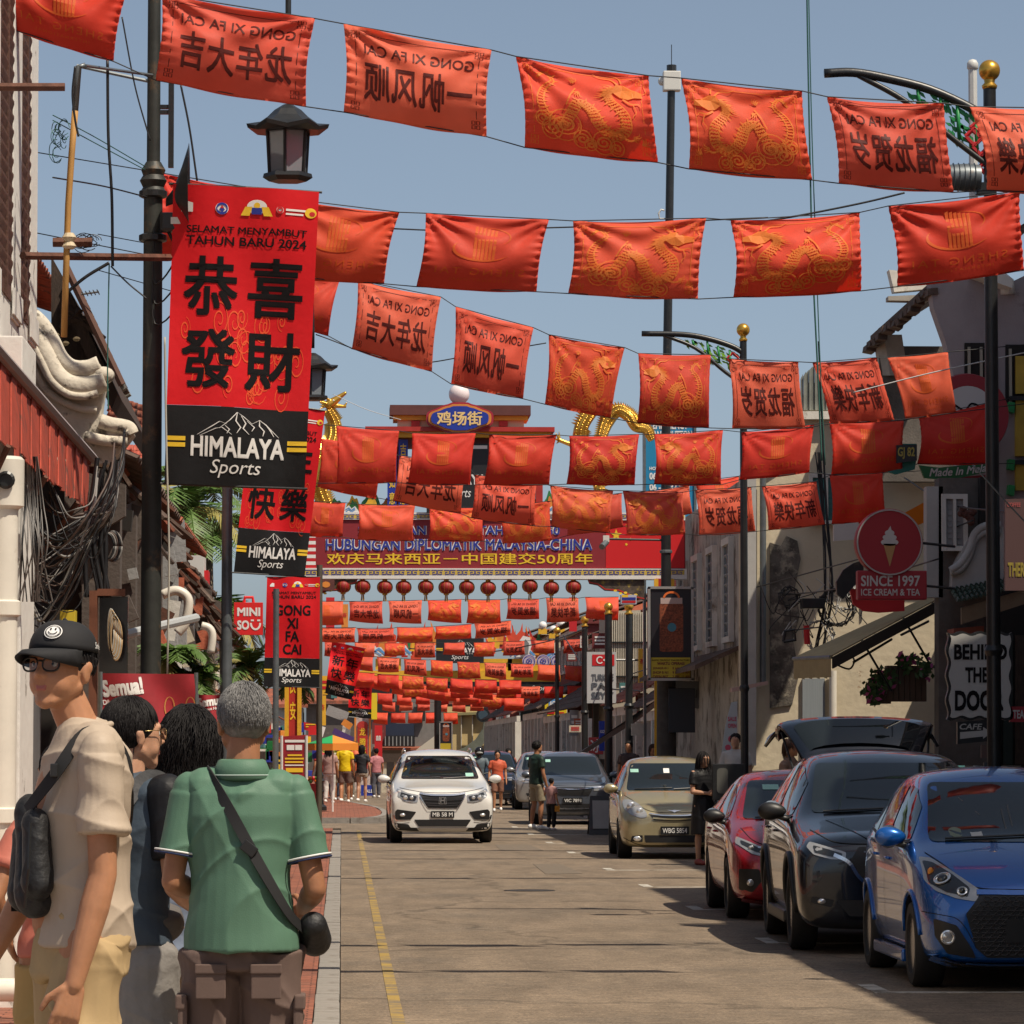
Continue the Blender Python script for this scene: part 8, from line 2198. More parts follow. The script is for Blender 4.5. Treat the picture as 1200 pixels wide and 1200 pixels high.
 for x0,x1,y0,y1 in((102,114,692,1100),(114,146,690,698)):a,b=W(x0,y1,28.4),W(x1,y0,28.4);MB().box(a.x,b.x,28.4,28.5,max(.02,a.z),b.z).build('frame_board',mat('red_brown_wood',(.17,.06,.03),.6,var=.2,vs=5,stretch=(5,5,1)),w)
 a,b=W(114,1100,28.5),W(150,699,28.5);MB().box(a.x,b.x,28.51,28.55,.02,b.z).build('dark_glass_door',mat('dark_door_glass',(.02,.018,.016),.15),w)
 for k in range(8):c=W(130+k*.9,738,28.3);MB().tube([c+Vector((.022*math.cos(t)*(1+.12*k),0,.15*math.sin(t)-.01*k))for t in np.linspace(0,2*PI,20)],.007,5).build('cord_loop',mat('tan_cord',(.40,.27,.14),.7)if k%2 else mat('pale_cord',(.4,.38,.33)),w,smooth='all')
 sb('yellow_meter_box',70,715,88,735,27.6,mat('yellow_plastic',(.55,.42,.03),.5),'small yellow meter box under the left eaves','box',.2)
 sb('blue_crate',158,1116,166,1150,17,mat('blue_plastic',(.02,.10,.35),.5),'blue plastic corner showing between the two men','crate',.3)
 # shutters and dark grille further down
 g=thing('roller_shutter','pale roller shutter with narrow slats behind the standing group','shutter',(-2.6,31,0))
 for i in range(30):MB().box(-3.6,-2.45,30.9,30.93+.012*(i%2),.1+i*.085,.1+i*.085+.075).build('slat',mat('pale_shutter',(.36,.32,.25),.6,var=.1),g)
 def semua(x0,y0,x1,y1,Y,label,sc):
  q=[W(x0,y0,Y),W(x1,y0+1,Y),W(x1,y1,Y),W(x0,y1-2,Y)];r=thing('red_banner',label,'banner',q[0],'dark red welcome banners')
  def S(u,v,off=0):p=q[0].lerp(q[1],u).lerp(q[3].lerp(q[2],u),1-v);return p+Vector((0,.02*math.sin(u*9+v*3)-off,0))
  mb=MB()
  for j in range(9):
   for i in range(17):mb.v.append(tuple(S(i/16,j/8)))
  mb.f=[(j*17+i,j*17+i+1,j*17+i+18,j*17+i+17)for j in range(8)for i in range(16)]
  c=mb.build('cloth',mat('dark_red_banner_print',(.30,.012,.02),.6,var=.3,vs=2),r,smooth='all',fixn=False)
  W_=(x1-x0)
  k=.45 if W_>90 else .9
  rot=lambda g,a,ox,oy:(lambda g:(np.stack([ox+(g[0][:,0])*math.cos(a)*k-g[0][:,1]*math.sin(a),oy+g[0][:,0]*math.sin(a)*2.2*k+g[0][:,1]*math.cos(a),g[0][:,2]],1),g[1]))((c3(g[0]),g[1]))
  put(cut(rot(fit(text2d('Semua!',.04),0,0,.95,.34),.09,.03,.52),6,2),lambda x,y:S(x,y,.006),'lettering',WHITE,c);put(rot(fit(text2d('Dijemput Hadir',.02),0,0,.85,.13),.09,.03,.34),lambda x,y:S(x,y,.006),'lettering',WHITE,c)
  sw=merge(*[stroke([(.72+.11*i+.05*math.cos(t),.35+.2*math.sin(t)-.15*(i%2))for t in np.linspace(0,5,14)],.012)for i in range(3)])
  if W_>90:put(sw,lambda x,y:S(x,y,.006),'scroll_print',mat('dull_gold_print',(.5,.22,.05),.5),c)
  for u in(0,1):MB().tube([S(u,1.03),S(u,-.9)],.015,6).build('banner_pole',GREYM,r)
 semua(118,789,230,850,27.0,'wide dark red banner reading Semua! above the black haired heads',1);semua(231,814,268,848,31,'smaller red banner reading Semua! just left of the grey head',1)
clutter()
# ---- palms
FROND=mat('palm_leaf',(.075,.14,.025),.55,var=.35,vs=6);FROND2=mat('palm_leaf_dry',(.25,.22,.06),.6,var=.3);TRUNK=mat('palm_trunk',(.16,.13,.09),.9,var=.3,vs=9,bump=.5)
def palm(px,py,Y,size,n,label,seed,trunk=True):
 c=W(px,py,Y);r=thing('palm_tree',label,'palm',(c.x,Y,0));rr=random.Random(seed)
 if trunk:MB().tube([(c.x-.1,Y,0),(c.x+.05,Y,c.z*.5),(c.x,Y,c.z)],[.13,.10,.09],12).build('trunk',TRUNK,r,smooth='all')
 for i in range(n):
  a=2*PI*i/n+rr.uniform(-.2,.2);el=rr.uniform(-.1,1.2);L=size*rr.uniform(.75,1.1)
  d=Vector((math.cos(a),math.sin(a),0));P=[];p=Vector((c.x,Y,c.z));v=(d*math.cos(el)+Vector((0,0,math.sin(el)))).normalized()
  for k in range(9):P.append(p.copy());p=p+v*L/8;v=(v+Vector((0,0,-.26))).normalized()
  mb=MB().tube(P,[.018]*4+[.01]*5,4);
  for k in range(1,9):
   for q in range(3):
    b=P[k-1].lerp(P[k],q/3)if k>0 else P[k];t=(P[k]-P[k-1]).normalized();sd=t.cross(Vector((0,0,1))).normalized()
    ll=size*.30*math.sin(PI*(k+q/3)/9.3)+.08
    for s in(-1,1):
     dr=(sd*s+t*.7+Vector((0,0,rr.uniform(-.55,-.05)))).normalized();e=b+dr*ll;w=t*.022
     mb.add([b-w,b+w,b.lerp(e,.6)+w*.9+Vector((0,0,.01)),e,b.lerp(e,.6)-w*.9],[(0,1,2,3,4)])
  mb.build('frond',FROND2 if rr.random()<.15 else FROND,r)
palm(215,600,62,1.5,16,'feathery palm behind the nearest lamp post and largest banner',1);palm(243,640,66,1.6,15,'second palm crown left of the grey lamp post',2)
palm(292,782,76,1.0,18,'low palm with yellow-green fronds under the red square sign',3);palm(262,720,74,1.2,12,'small palm behind the grey lamp post',4);palm(228,575,68,1.3,12,'palm crown showing just under the largest banner',6)
def ferns():
 for k,(px,py,Y,s_)in enumerate(((200,770,34,.4),(222,800,34,.35),(345,800,78,.6))):
  palm(px,py,Y,s_,14,('leafy fern clump under the slanting grey bar','fern clump beside the small red banner','bushy green plant behind the third red banner')[k],30+k,False)
ferns()
# ================================================================ the right side of the street
def out_of_frame_right():
 "the shophouses beside the camera whose roofs shade the parked cars"
 for y0,y1,h,k in((-8,6,8.2,'cream'),(6.2,18,8.8,'white'),(18.2,30,9.3,'cream'),(30.2,43,9.1,'grey')):
  t=shophouse(7.85,y0,y1,-1,4.6,h,TH[k],OLDCLAY,'%s shophouse on the right near the camera, number %s along the kerb'%(k,('one','two','three','four')[int((y0+8)//12)]),veranda=False,over=.1,tiles=(20,6),shop=[(DARKW,.9)]*2)
out_of_frame_right()
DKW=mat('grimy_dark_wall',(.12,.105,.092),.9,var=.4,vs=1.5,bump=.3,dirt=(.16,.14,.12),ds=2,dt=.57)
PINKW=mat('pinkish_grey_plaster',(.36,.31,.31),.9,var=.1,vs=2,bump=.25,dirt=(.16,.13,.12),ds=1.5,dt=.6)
def PY(x,y,Y):return W(x,y,Y)
def near_block():
 "the tall shaded shophouse at the right edge"
 t=thing('corner_shophouse','tall shaded shophouse at the right edge with pinkish upper wall and dark shopfront','building',(10.5,61,0))
 # upper wall facing the camera at Y=60, wide gable with pinkish plaster
 Y=60.0;P=lambda x,y:(lambda p:Vector((p.x,Y,p.z)))(W(x,y,Y))
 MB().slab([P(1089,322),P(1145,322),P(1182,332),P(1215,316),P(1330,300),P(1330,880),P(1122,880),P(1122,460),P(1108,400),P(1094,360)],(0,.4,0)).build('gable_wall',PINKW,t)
 MB().tube([P(1150,325),P(1168,322),P(1180,332),P(1181,345)],.12,10).build('white_coping',WHITEP,t,smooth='all')
 MB().slab([P(1150,316),P(1180,331),P(1180,342),P(1135,326)],(0,-.5,0)).build('white_eave_end',WHITEP,t)
 # roof running back on the left of the gable with ragged eaves
 a,b=W(1020,402,65.5),W(1092,338,60.2);MB().slab([a,b,b+Vector((1.6,0,1.0)),a+Vector((1.6,0,1.0))],(0,0,.12)).build('roof_slope',OLDCLAY,t)
 for i in range(16):
  p=a.lerp(b,i/15);MB().cbox(p+Vector((-.02,0,-.07+rnd.uniform(-.05,.05))),(.16,.5,.10),Matrix.Rotation(rnd.uniform(-.4,.4),3,'Y')).build('eave_tile',OLDCLAY,t)
 MB().slab([W(1024,402,65.3),W(1036,392,65),W(1043,440,65),W(1030,440,65.3)],(.3,0,0)).build('roof_end',mat('pale_roof_end',(.4,.37,.32),.9,var=.2),t)
 q=MB().slab([W(1042,316,63),W(1048,342,63),W(1092,338,63),W(1092,322,63)],(0,.3,0)).build('white_parapet',WHITEP,t)
 MB().slab([W(1041,347,62.9),W(1090,345,62.9),W(1088,353,62.9),W(1041,352,62.9)],(0,.3,0)).build('parapet_cap',mat('pale_roof_end',(.4,.37,.32)),t)
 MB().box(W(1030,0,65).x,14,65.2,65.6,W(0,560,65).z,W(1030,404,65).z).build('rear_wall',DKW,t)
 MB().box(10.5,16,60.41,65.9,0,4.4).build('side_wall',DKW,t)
 MB().box(10.95,18,44,59.8,0,13.5).build('unseen_shade_wing',PINKW,t)  # added outside the view, its height set to shade the gable and signs
 # windows on the pink wall
 for x0,x1,y0,y1 in((1130,1162,402,470),(1178,1240,404,480)):
  w=MB().slab([P(x0,y0),P(x1,y0),P(x1,y1),P(x0,y1)],(0,-.03,0)).build('window',DARKIN,t)
  for k in range(3):xx=x0+2+(x1-x0-4)*k/2;MB().box(P(xx,0).x-.02,P(xx,0).x+.02,Y-.08,Y-.031,P(0,y1).z,P(0,y0).z).build('mullion',mat('cream_frame',(.4,.36,.28),.7),w)
  # yellow scaffold boards beside the pole
 for i,(y0,y1)in enumerate(((418,462),(470,535),(545,575))):MB().slab([P(1189,y0),P(1215,y0),P(1215,y1),P(1189,y1)],(0,-.1,0)).build('yellow_panel',mat('yellow_ochre_panel',(.55,.36,.04),.6,var=.2),t)
 for y in(465,540):MB().slab([P(1182,y),P(1220,y),P(1220,y+5),P(1182,y+5)],(0,-.16,0)).build('dark_rail',BLACKM,t)
 for y in(478,545,575):MB().slab([P(1180,y-6),P(1187,y-5),P(1186,y+7),P(1179,y+5)],(0,-.2,0)).build('green_clamp',BAMB,t)
 # street level
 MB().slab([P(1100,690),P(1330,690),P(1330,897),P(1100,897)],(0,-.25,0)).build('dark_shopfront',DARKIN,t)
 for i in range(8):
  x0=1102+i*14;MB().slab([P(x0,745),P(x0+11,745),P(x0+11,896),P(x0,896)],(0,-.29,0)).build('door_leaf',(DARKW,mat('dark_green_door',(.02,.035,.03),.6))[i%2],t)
 return t
near_block()
def low_annex():
 Y=55.0;P=lambda x,y:(lambda p:Vector((p.x,Y,p.z)))(W(x,y,Y))
 t=thing('low_annex','low shaded annex with curled white gable and green tiled lean-to roof','building',P(1130,900)*1)
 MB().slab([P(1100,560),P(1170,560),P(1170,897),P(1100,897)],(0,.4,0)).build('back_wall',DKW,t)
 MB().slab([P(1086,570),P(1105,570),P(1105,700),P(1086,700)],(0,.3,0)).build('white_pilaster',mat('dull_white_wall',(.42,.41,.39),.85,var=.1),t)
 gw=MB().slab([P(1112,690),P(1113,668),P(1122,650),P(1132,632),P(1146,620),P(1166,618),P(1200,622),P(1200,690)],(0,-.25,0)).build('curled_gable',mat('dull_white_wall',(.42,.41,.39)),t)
 for k,off in enumerate((0,7)):
  pts=[(1110,672-off*.3),(1122,668-off),(1132,652-off),(1138,634-off),(1150,625-off),(1168,624-off)]
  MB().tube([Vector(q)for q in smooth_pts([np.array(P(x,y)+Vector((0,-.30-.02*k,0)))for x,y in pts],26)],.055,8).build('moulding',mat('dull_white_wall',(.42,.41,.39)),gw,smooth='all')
 roof_tiles(P(1104,712)+Vector((0,-1.4,0)),P(1180,694)+Vector((0,-1.4,0)),P(1190,676),P(1112,690),14,4,'green_tiles',mat('dark_green_tile',(.035,.06,.04),.6,var=.3),t)
 MB().slab([P(1110,716)+Vector((0,-1.3,0)),P(1200,690)+Vector((0,-1.3,0)),P(1200,706)+Vector((0,-1.3,0)),P(1110,735)+Vector((0,-1.3,0))],(0,.1,0)).build('veranda_fascia',mat('dull_tan_board',(.18,.13,.08),.8,var=.2),t)
 MB().slab([P(1110,738),P(1145,735),P(1145,760),P(1110,790)],(0,-.6,0)).build('orange_side_panel',mat('dull_orange_wall',(.28,.08,.05),.8,var=.2),t)
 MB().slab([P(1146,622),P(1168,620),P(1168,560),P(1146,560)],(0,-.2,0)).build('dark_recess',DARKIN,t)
 for k in range(10):p=P(1128+rnd.uniform(-8,10),606+rnd.uniform(-8,8));MB().ball(p+Vector((0,-.4,0)),(.06,.06,.05),7,5).build('dry_plant',mat('dry_red_plant',(.10,.04,.03),.9),t)
low_annex()
CWALL=mat('sunlit_peeling_cream_wall',(.60,.52,.38),.9,var=.10,vs=1.2,bump=.5,bs=7,dirt=(.30,.19,.12),ds=1.6,dt=.60,dw=.04)
def party_wall():
 Y=66.0;P=lambda x,y:(lambda p:Vector((p.x,Y,p.z)))(W(x,y,Y))
 t=thing('peeling_wall','tall sunlit cream party wall with peeling plaster behind the black SUV','building',P(980,900))
 MB().slab([P(868,556),P(905,536),P(940,514),P(945,448),P(1012,452),P(1100,452),P(1100,903),P(868,903)],(0,.35,0)).build('wall',CWALL,t)
 st=mat('stained_shaded_plaster',(.11,.095,.08),.9,var=.6,vs=5,bump=.5,dirt=(.34,.30,.23),ds=4,dt=.52)
 MB().slab([P(902,636),P(915,640),P(921,628),P(934,634),P(938,655),P(931,690),(P(937,720)),P(929,750),P(936,790),P(928,826),P(902,830)],(0,-.05,0)).build('stained_shaded_strip',st,t)  # dark strip: wall stains, with the shade there mixed into the colour
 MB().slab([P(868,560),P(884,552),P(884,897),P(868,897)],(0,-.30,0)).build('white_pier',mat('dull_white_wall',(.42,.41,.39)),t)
 MB().tube([P(893,556)+Vector((0,-.15,0)),P(893,800)+Vector((0,-.15,0))],.055,10).build('rain_pipe',GREYM,t,smooth=True)
 MB().tube([P(975,786)+Vector((0,-.12,0)),P(975,900)+Vector((0,-.12,0))],.065,10).build('cream_pipe',PVC,t,smooth=True);MB().slab([P(940,795),P(966,795),P(966,896),P(940,896)],(0,-.06,0)).build('grey_shutter',mat('blue_grey_shutter',(.25,.28,.30),.6,var=.1,stretch=(14,1,.2),vs=4),t)
 # weathered gable top of corrugated sheet
 for i in range(13):x=938+i*3.3;MB().slab([P(x,452-abs(6-i)*-1-26+abs(i-5)*2.5),P(x+2.8,452-26+abs(i-5)*2.5),P(x+2.8,481),P(x,481)],(0,-.04-.03*(i%2),0)).build('corrugated_strip',mat('old_grey_sheet',(.22,.23,.20),.7,var=.3),t)
 MB().slab([P(936,483),P(1008,482),P(1008,492),P(936,492)],(0,-.16,0)).build('white_cornice',WHITEP,t)
 MB().tube([P(905,538)+Vector((0,-.1,0)),P(940,516)+Vector((0,-.1,0))],.08,8).build('wall_coping',DKW,t)
 # timber upper floor turned to the street, in shade
 b=MB().box(P(868,0).x-.02,P(868,0).x+.05,66.4,79,.1,6.2).build('street_wall',mat('stained_grey_white_wall',(.42,.39,.34),.9,var=.2,vs=2,bump=.4,dirt=(.12,.10,.08),ds=1.3,dt=.5,dw=.1),t)
 for i in range(4):shutter_window((P(868,0).x-.02,68+i*3,3.6),t,-1,1.2,1.6,mat('blue_grey_shutter',(.25,.28,.30)),TH['white'])
 MB().slab([(6.0,66.5,3.0),(6.9,66.5,3.4),(6.9,79,3.4),(6.0,79,3.0)],(0,0,.08)).build('veranda_roof',OLDCLAY,t)
 MB().slab([W(858,806,63),W(900,798,63),W(900,802,63),W(858,811,63)],(0,.4,0)).build('pink_fascia',mat('pinkish_fascia',(.45,.3,.26),.7),t)
 return t
party_wall()
def wall_cables():
 g=thing('wall_cables','tangled black and white cable coils hung on the peeling cream wall','cables',W(980,700,65))
 rr=random.Random(5)
 for i in range(8):
  x=968+rr.uniform(-8,8);P=[W(958+rr.uniform(-6,4),400 if i<2 else 530,64.5),W(966+rr.uniform(-4,4),600,64.5),W(970+rr.uniform(-4,6),690,64.4),W(962+rr.uniform(-8,6),760,64.5)]
  MB().tube([Vector(q)for q in smooth_pts([np.array(p)for p in P],20)],rr.choice((.008,.012,.018)),5,cap=False).build('cable',WIREM,g,smooth='all')
 for cx,cy,r,n,m in((980,712,.30,7,WIREM),(925,700,.16,4,WIREM),(960,745,.25,4,mat('white_cable',(.5,.5,.47),.5)),(990,700,.22,4,mat('white_cable',(.5,.5,.47)))):
  for k in range(n):rx=r*rr.uniform(.7,1.1);MB().tube([W(cx+rr.uniform(-3,3),cy+rr.uniform(-3,3),64.6-.02*k)+Vector((rx*math.cos(a),0,r*math.sin(a)))for a in np.linspace(0,2*PI,20)],.011,5).build('cable_coil',m,g,smooth='all')
 for k in range(22):
  x,y=rr.uniform(915,1010),rr.uniform(660,740);P=[W(x,y,64.4),W(x+rr.uniform(-20,20),y+rr.uniform(5,40),64.4),W(x+rr.uniform(-30,30),y+rr.uniform(-10,50),64.4)]
  MB().tube([Vector(q)for q in smooth_pts([np.array(p)for p in P],12)],.008,4,cap=False).build('cable',WIREM if k%3 else mat('white_cable',(.5,.5,.47)),g,smooth='all')
 MB().box(W(935,0,64.5).x,W(962,0,64.5).x,64.3,64.6,W(0,712,64.5).z,W(0,700,64.5).z).build('junction_box',BLACKM,g,bevel=.02);MB().tube([W(945,733,64.3),W(946,755,64.3)],.05,8).build('red_clamp',REDP,g)
 f=MB();a,b=W(918,752,64.4),W(932,738,64.4)
 f.tube([(a.x,64.4,a.z),(b.x,64.4,a.z+.03),(b.x-.02,64.4,b.z),(a.x+.03,64.4,b.z-.02),(a.x,64.4,a.z)],.03,6).build('square_lamp',BLACKM,g)
wall_cables()
def awning():
 P=W;tl,tr=P(1008,716,58.5),P(1110,692,56);
 a=P(930,772,55.5);b=P(974,770,54.2);c=P(1112,696,57.4);d=P(1084,702,61)
 m=mat('dusty_tan_canvas',(.36,.28,.14),.85,var=.12,vs=4,bump=.2)
 t=thing('tan_awning','tan canvas awning sloping out over the black SUV','awning',a)
 n=8
 for i in range(n):
  u0,u1=i/n,(i+1)/n
  MB().slab([a.lerp(b,u0),a.lerp(b,u1),d.lerp(c,u1),d.lerp(c,u0)],(0,0,.02)).build('canvas_strip',m,t)
 for i in range(10):
  u0,u1=i/10,(i+.97)/10;p,q=a.lerp(b,u0),a.lerp(b,u1);MB().slab([p+Vector((0,-.01,0)),q+Vector((0,-.01,0)),q+Vector((0,-.01,-.30+.02*(i%2))),p+Vector((0,-.01,-.28))],(0,.012,0)).build('valance_flap',m,t)
 MB().slab([b+Vector((.01,0,0)),c+Vector((.01,0,0)),c+Vector((.01,0,-.16)),b+Vector((.01,0,-.16))],(.02,0,0)).build('side_flap',mat('shaded_awning_underside',(.05,.04,.03),.9),t)  # flap coloured dark for the shade under the awning
 for u in(.25,.6,.85):p=b.lerp(c,u);MB().tube([p,p+Vector((.5,.6,-.7))],.018,5).build('awning_arm',BLACKM,t)
 MB().tube([a+Vector((0,.02,.0)),b+Vector((0,.02,.0))],.03,6).build('front_bar',GREYM,t)
 for k,(x0,y0,x1,y1)in enumerate(((1000,776,1045,749),(1056,744,1088,728))):MB().tube([P(x0,y0,56),P(x1,y1,56.5)],.02,5).build('thin_rail',WIREM,t)
 MB().tube([Vector(q)for q in smooth_pts([np.array(P(x,y,55.5))for x,y in((978,778),(995,784),(1001,775),(998,768))],14)],.014,5).build('loose_wire',WIREM,t)
awning()
def flower_box():
 t=thing('flower_box','dark wooden flower box with pink blossoms above the open tailgate','planter',W(1062,818,56))
 a,b=W(1040,822,56),W(1086,780,56)
 for i in range(7):w=(b.x-a.x)/7;MB().box(a.x+w*i+.004,a.x+w*(i+1)-.004,56,56.3,a.z,b.z).build('box_board',mat('dark_planter_wood',(.09,.055,.035),.8,var=.2),t)
 rr=random.Random(2);g=mat('flower_leaf',(.05,.11,.03),.6,var=.3);f=mat('pink_blossom',(.55,.10,.30),.6,var=.2)
 lv,fl=MB(),MB()
 for i in range(420):
  cx,cy=rr.choice(((1026,806),(1030,800),(1035,795),(1060,777),(1083,785),(1022,812)));c=W(cx+rr.gauss(0,6),cy+rr.gauss(0,6),56+rr.uniform(-.3,.2));d=Vector((rr.gauss(0,1),rr.gauss(0,1),rr.gauss(0,1))).normalized()*.06;e=d.cross(Vector((0,1,.3))).normalized()*.03
  (fl if i%5==0 else lv).add([c-d,c+e,c+d,c-e],[(0,1,2,3)])
 lv.build('leaves',g,t,kind='stuff');fl.build('blossoms',f,t,kind='stuff')
 MB().box(W(1014,0,56).x,W(1040,0,56).x,56.05,56.3,W(0,824,56).z,W(0,812,56).z).build('second_pot',mat('dark_planter_wood',(.09,.055,.035)),t)
flower_box()
def hanging_signs():
 Y=52.5;P=lambda x,y:(lambda p:Vector((p.x,Y,p.z)))(W(x,y,Y));k=Y/FPX
 SR=mat('dull_sign_red',(.34,.02,.03),.5)
 # round ice cream sign: the mascot is left out, a plain cone stands in
 t=thing('round_shop_sign','round dark red ice cream and tea sign with SINCE 1997 panel','sign',P(1041,636))
 c=P(1041,636);d=MB().lathe(c,[(.001,-.12),(.44,-.12),(.455,-.10),(.455,.10),(.44,.12),(.001,.12)],40,'y').build('round_panel',SR,t,smooth=True)
 MB().lathe(c+Vector((0,-.121,0)),[(.445,-.004),(.445,.012),(.425,.012),(.425,-.004)],40,'y').build('rim',mat('pale_sign_edge',(.4,.38,.36),.5),d)
 W_=mat('dull_sign_white',(.55,.54,.52),.5)
 mp=lambda x,y:Vector((c.x+x,Y-.128,c.z+y))
 put(poly2d([(-.085,-.02),(.085,-.02),(.0,-.33)]),mp,'cone_picture',mat('cone_tan',(.45,.26,.10),.6),d)
 put(layered(disc2d(0,.0,.12,20,.05),disc2d(0,.065,.095,20,.045),disc2d(0,.125,.065,18,.04),poly2d([(-.03,.15),(.03,.15),(.012,.22)]),step=.001),mp,'ice_cream_picture',W_,d)
 a,b=P(1004,703),P(1085,669);pl=MB().box(a.x,b.x,Y-.10,Y+.10,a.z,b.z).build('since_panel',SR,t,bevel=.02)
 ptext('SINCE 1997',1009,674.5,1078,687,Y-.10,W_,pl,.015);ptext('ICE CREAM & TEA',1009,690,1078,698,Y-.10,W_,pl,.012)
 for y in(636,686):MB().tube([P(1078,y),P(1106,y)+Vector((.3,1.0,0))],.02,6).build('sign_bracket',BLACKM,t)
 # shapes behind it
 u=thing('curved_black_sign','black curved sign board behind the round ice cream sign','sign',P(1000,680))
 MB().slab([W(x,y,56)for x,y in((1012,656),(1000,660),(988,668),(980,682),(981,696),(988,702),(998,690),(1012,676))],(0,.12,0)).build('board',BLACKM,u);
 r2=MB().slab([W(x,y,56.3)for x,y in((996,690),(1060,690),(1060,716),(1030,718),(1012,716),(1000,708))],(0,.1,0)).build('red_board',REDP,u)
 # big round sign with green ribbon
 Y=58.8
 v=thing('round_melaka_sign','big round red-rimmed sign with green Made In Melaka ribbon behind the flags','sign',P(1135,485))
 e=P(1133,487);MB().lathe(e,[(.001,-.1),(.62,-.1),(.64,.0),(.62,.1),(.001,.1)],44,'y').build('red_disc',mat('dull_sign_red2',(.30,.02,.03),.5),v,smooth=True)
 put(disc2d(0,0,.42,36),lambda x,y:Vector((e.x+x,Y-.106,e.z+y+.02)),'white_face',W_,v)
 put(merge(stroke(smooth_pts([(-.20,.10),(-.05,.02),(.05,.12),(.16,.08),(.05,.0)],20),.03),stroke([(-.1,-.02),(.1,-.02)],.03)),lambda x,y:Vector((e.x+x,Y-.112,e.z+y+.05)),'black_script_mark',BLACKP,v)
 MB().slab([P(1112,560),P(1163,556),P(1150,568),P(1132,583),P(1122,572)],(0,.1,0)).build('red_tail',mat('dull_sign_red2',(.30,.02,.03)),v)
 top=[(1077,545),(1100,548),(1130,545),(1166,536)];bot=[(1166,551),(1130,559),(1104,562),(1083,560)]
 rb=MB().slab([W(x,y,Y-.25)for x,y in top+bot],(0,.08,0)).build('green_ribbon',mat('ribbon_green',(.02,.14,.05),.5),v)
 g=fit(text2d('Made In Melaka',.015,.25),0,0,1,1)
 put(g,lambda x,y:(lambda p:Vector((p.x,Y-.258,p.z)))(W(1089+x*78,558.5-y*9.5-x*8+2*math.sin(PI*x),Y-.25)),'ribbon_lettering',W_,rb)
 Y=52.5
 w2=thing('teal_ribbon_sign','dark sign with teal ribbon half hidden behind the red flags','sign',W(1050,545,57))
 o=MB().slab([W(x,y,57)for x,y in((1024,548),(1050,556),(1072,550),(1074,538),(1074,520),(1040,520))],(0,.08,0)).build('teal_ribbon',mat('teal_board',(.02,.16,.13),.5),w2)
 o=MB().slab([W(x,y,56.9)for x,y in((1050,522),(1074,521),(1074,540),(1050,543))],(0,-.05,0)).build('black_panel',BLACKM,w2);ptext('GJ 82',1052,524,1072,538,56.85,mat('dim_gold_print',(.35,.27,.05),.5),o,.02)
 # menu board framed by black border
 Y2=46.0;q=lambda x,y:W(x,y,Y2)
 s_=thing('white_cafe_sign','white board with wavy black border reading BEHIND THE DOOR','sign',q(1140,790))
 def wavy(x0,y0,x1,y1,a):
  P_=[]
  for i in range(24):P_.append((x0+(x1-x0)*i/24,y0+a*math.sin(i*.9)))
  for i in range(24):P_.append((x1+a*math.sin(i*.9),y0+(y1-y0)*i/24))
  for i in range(24):P_.append((x1-(x1-x0)*i/24,y1+a*math.sin(i*.9)))
  for i in range(24):P_.append((x0+a*math.sin(i*.9),y1-(y1-y0)*i/24))
  return P_
 bk=MB().slab([q(x,y)for x,y in wavy(1110,741,1186,843,1.6)],(0,.10,0)).build('black_border',BLACKM,s_)
 wf=MB().slab([q(x,y)+Vector((0,-.03,0))for x,y in wavy(1113,744,1183,840,1.5)],(0,.02,0)).build('white_face',mat('dull_board_white',(.50,.49,.46),.6),s_)
 for s2,y0,x0,x1 in(('BEHIND',755,1118,1180),('THE',782,1131,1158),('DOOR',809,1119,1176)):ptext(s2,x0,y0,x1,y0+(24 if s2=='DOOR' else 18),Y2-.03,BLACKP,wf,.03)
 cf=MB().slab([q(1122,846),q(1164,843),q(1164,868),q(1122,872)],(0,.08,0)).build('arrow_board',BLACKM,s_)
 ptext('CAFE',1124.5,848,1151,855,Y2,mat('dull_board_white',(.50,.49,.46)),cf,.015,.006,'lettering',.2);pshape(poly2d([(1125,858),(1152,856),(1152,852),(1162,858),(1152,866),(1152,863),(1125,866)]),Y2,mat('dull_board_white',(.50,.49,.46)),cf)
 o=MB().slab([q(1178,585),q(1230,583),q(1230,692),q(1178,692)],(0,.1,0)).build('dark_pink_signboard',mat('dark_pinkish_board',(.10,.05,.05),.6),None,label='dark pinkish signboard with yellow capitals right of the lamp post',cat='sign')
 ptext('THERS',1181,659,1204,676,Y2,mat('dim_gold_print',(.35,.27,.05)),o,.03);ptext('COFFEE',1180,589,1196,594,Y2,mat('dim_pink_print',(.45,.1,.1),.5),o,.02)
 o=MB().slab([q(1184,828),q(1220,828),q(1220,846),q(1184,846)],(0,.1,0)).build('small_red_board',SR,None,label='small dim red board at the right edge beside the lamp post',cat='sign');ptext('TEA',1187,832,1200,842,Y2,W_,o,.02)
 # hearts and crates: posters by the shop door
 o=MB().slab([q(1150,873),q(1160,873),q(1160,888),q(1150,888)],(0,.05,0)).build('small_poster',mat('dim_poster',(.12,.07,.06),.6),None,label='small dim poster under the cafe arrow',cat='poster')
 # white hanging banner below the plain red flag
 o=MB().slab([W(977,615,61),W(1006,612,61),W(1006,632,61),W(977,634,61)],(0,.1,0)).build('white_sign_edge',W_,None,label='white sign edge showing below the plain red flag',cat='sign')
 # orange cloth on a line
 o=MB().slab([W(1058,602,60),W(1084,588,60),W(1084,612,60),W(1070,618,60)],(0,.02,0)).build('orange_cloth',cloth('orange_cloth',(.75,.25,.02),.3),None,label='bright orange cloth corner beside the round ice cream sign',cat='cloth')
hanging_signs()
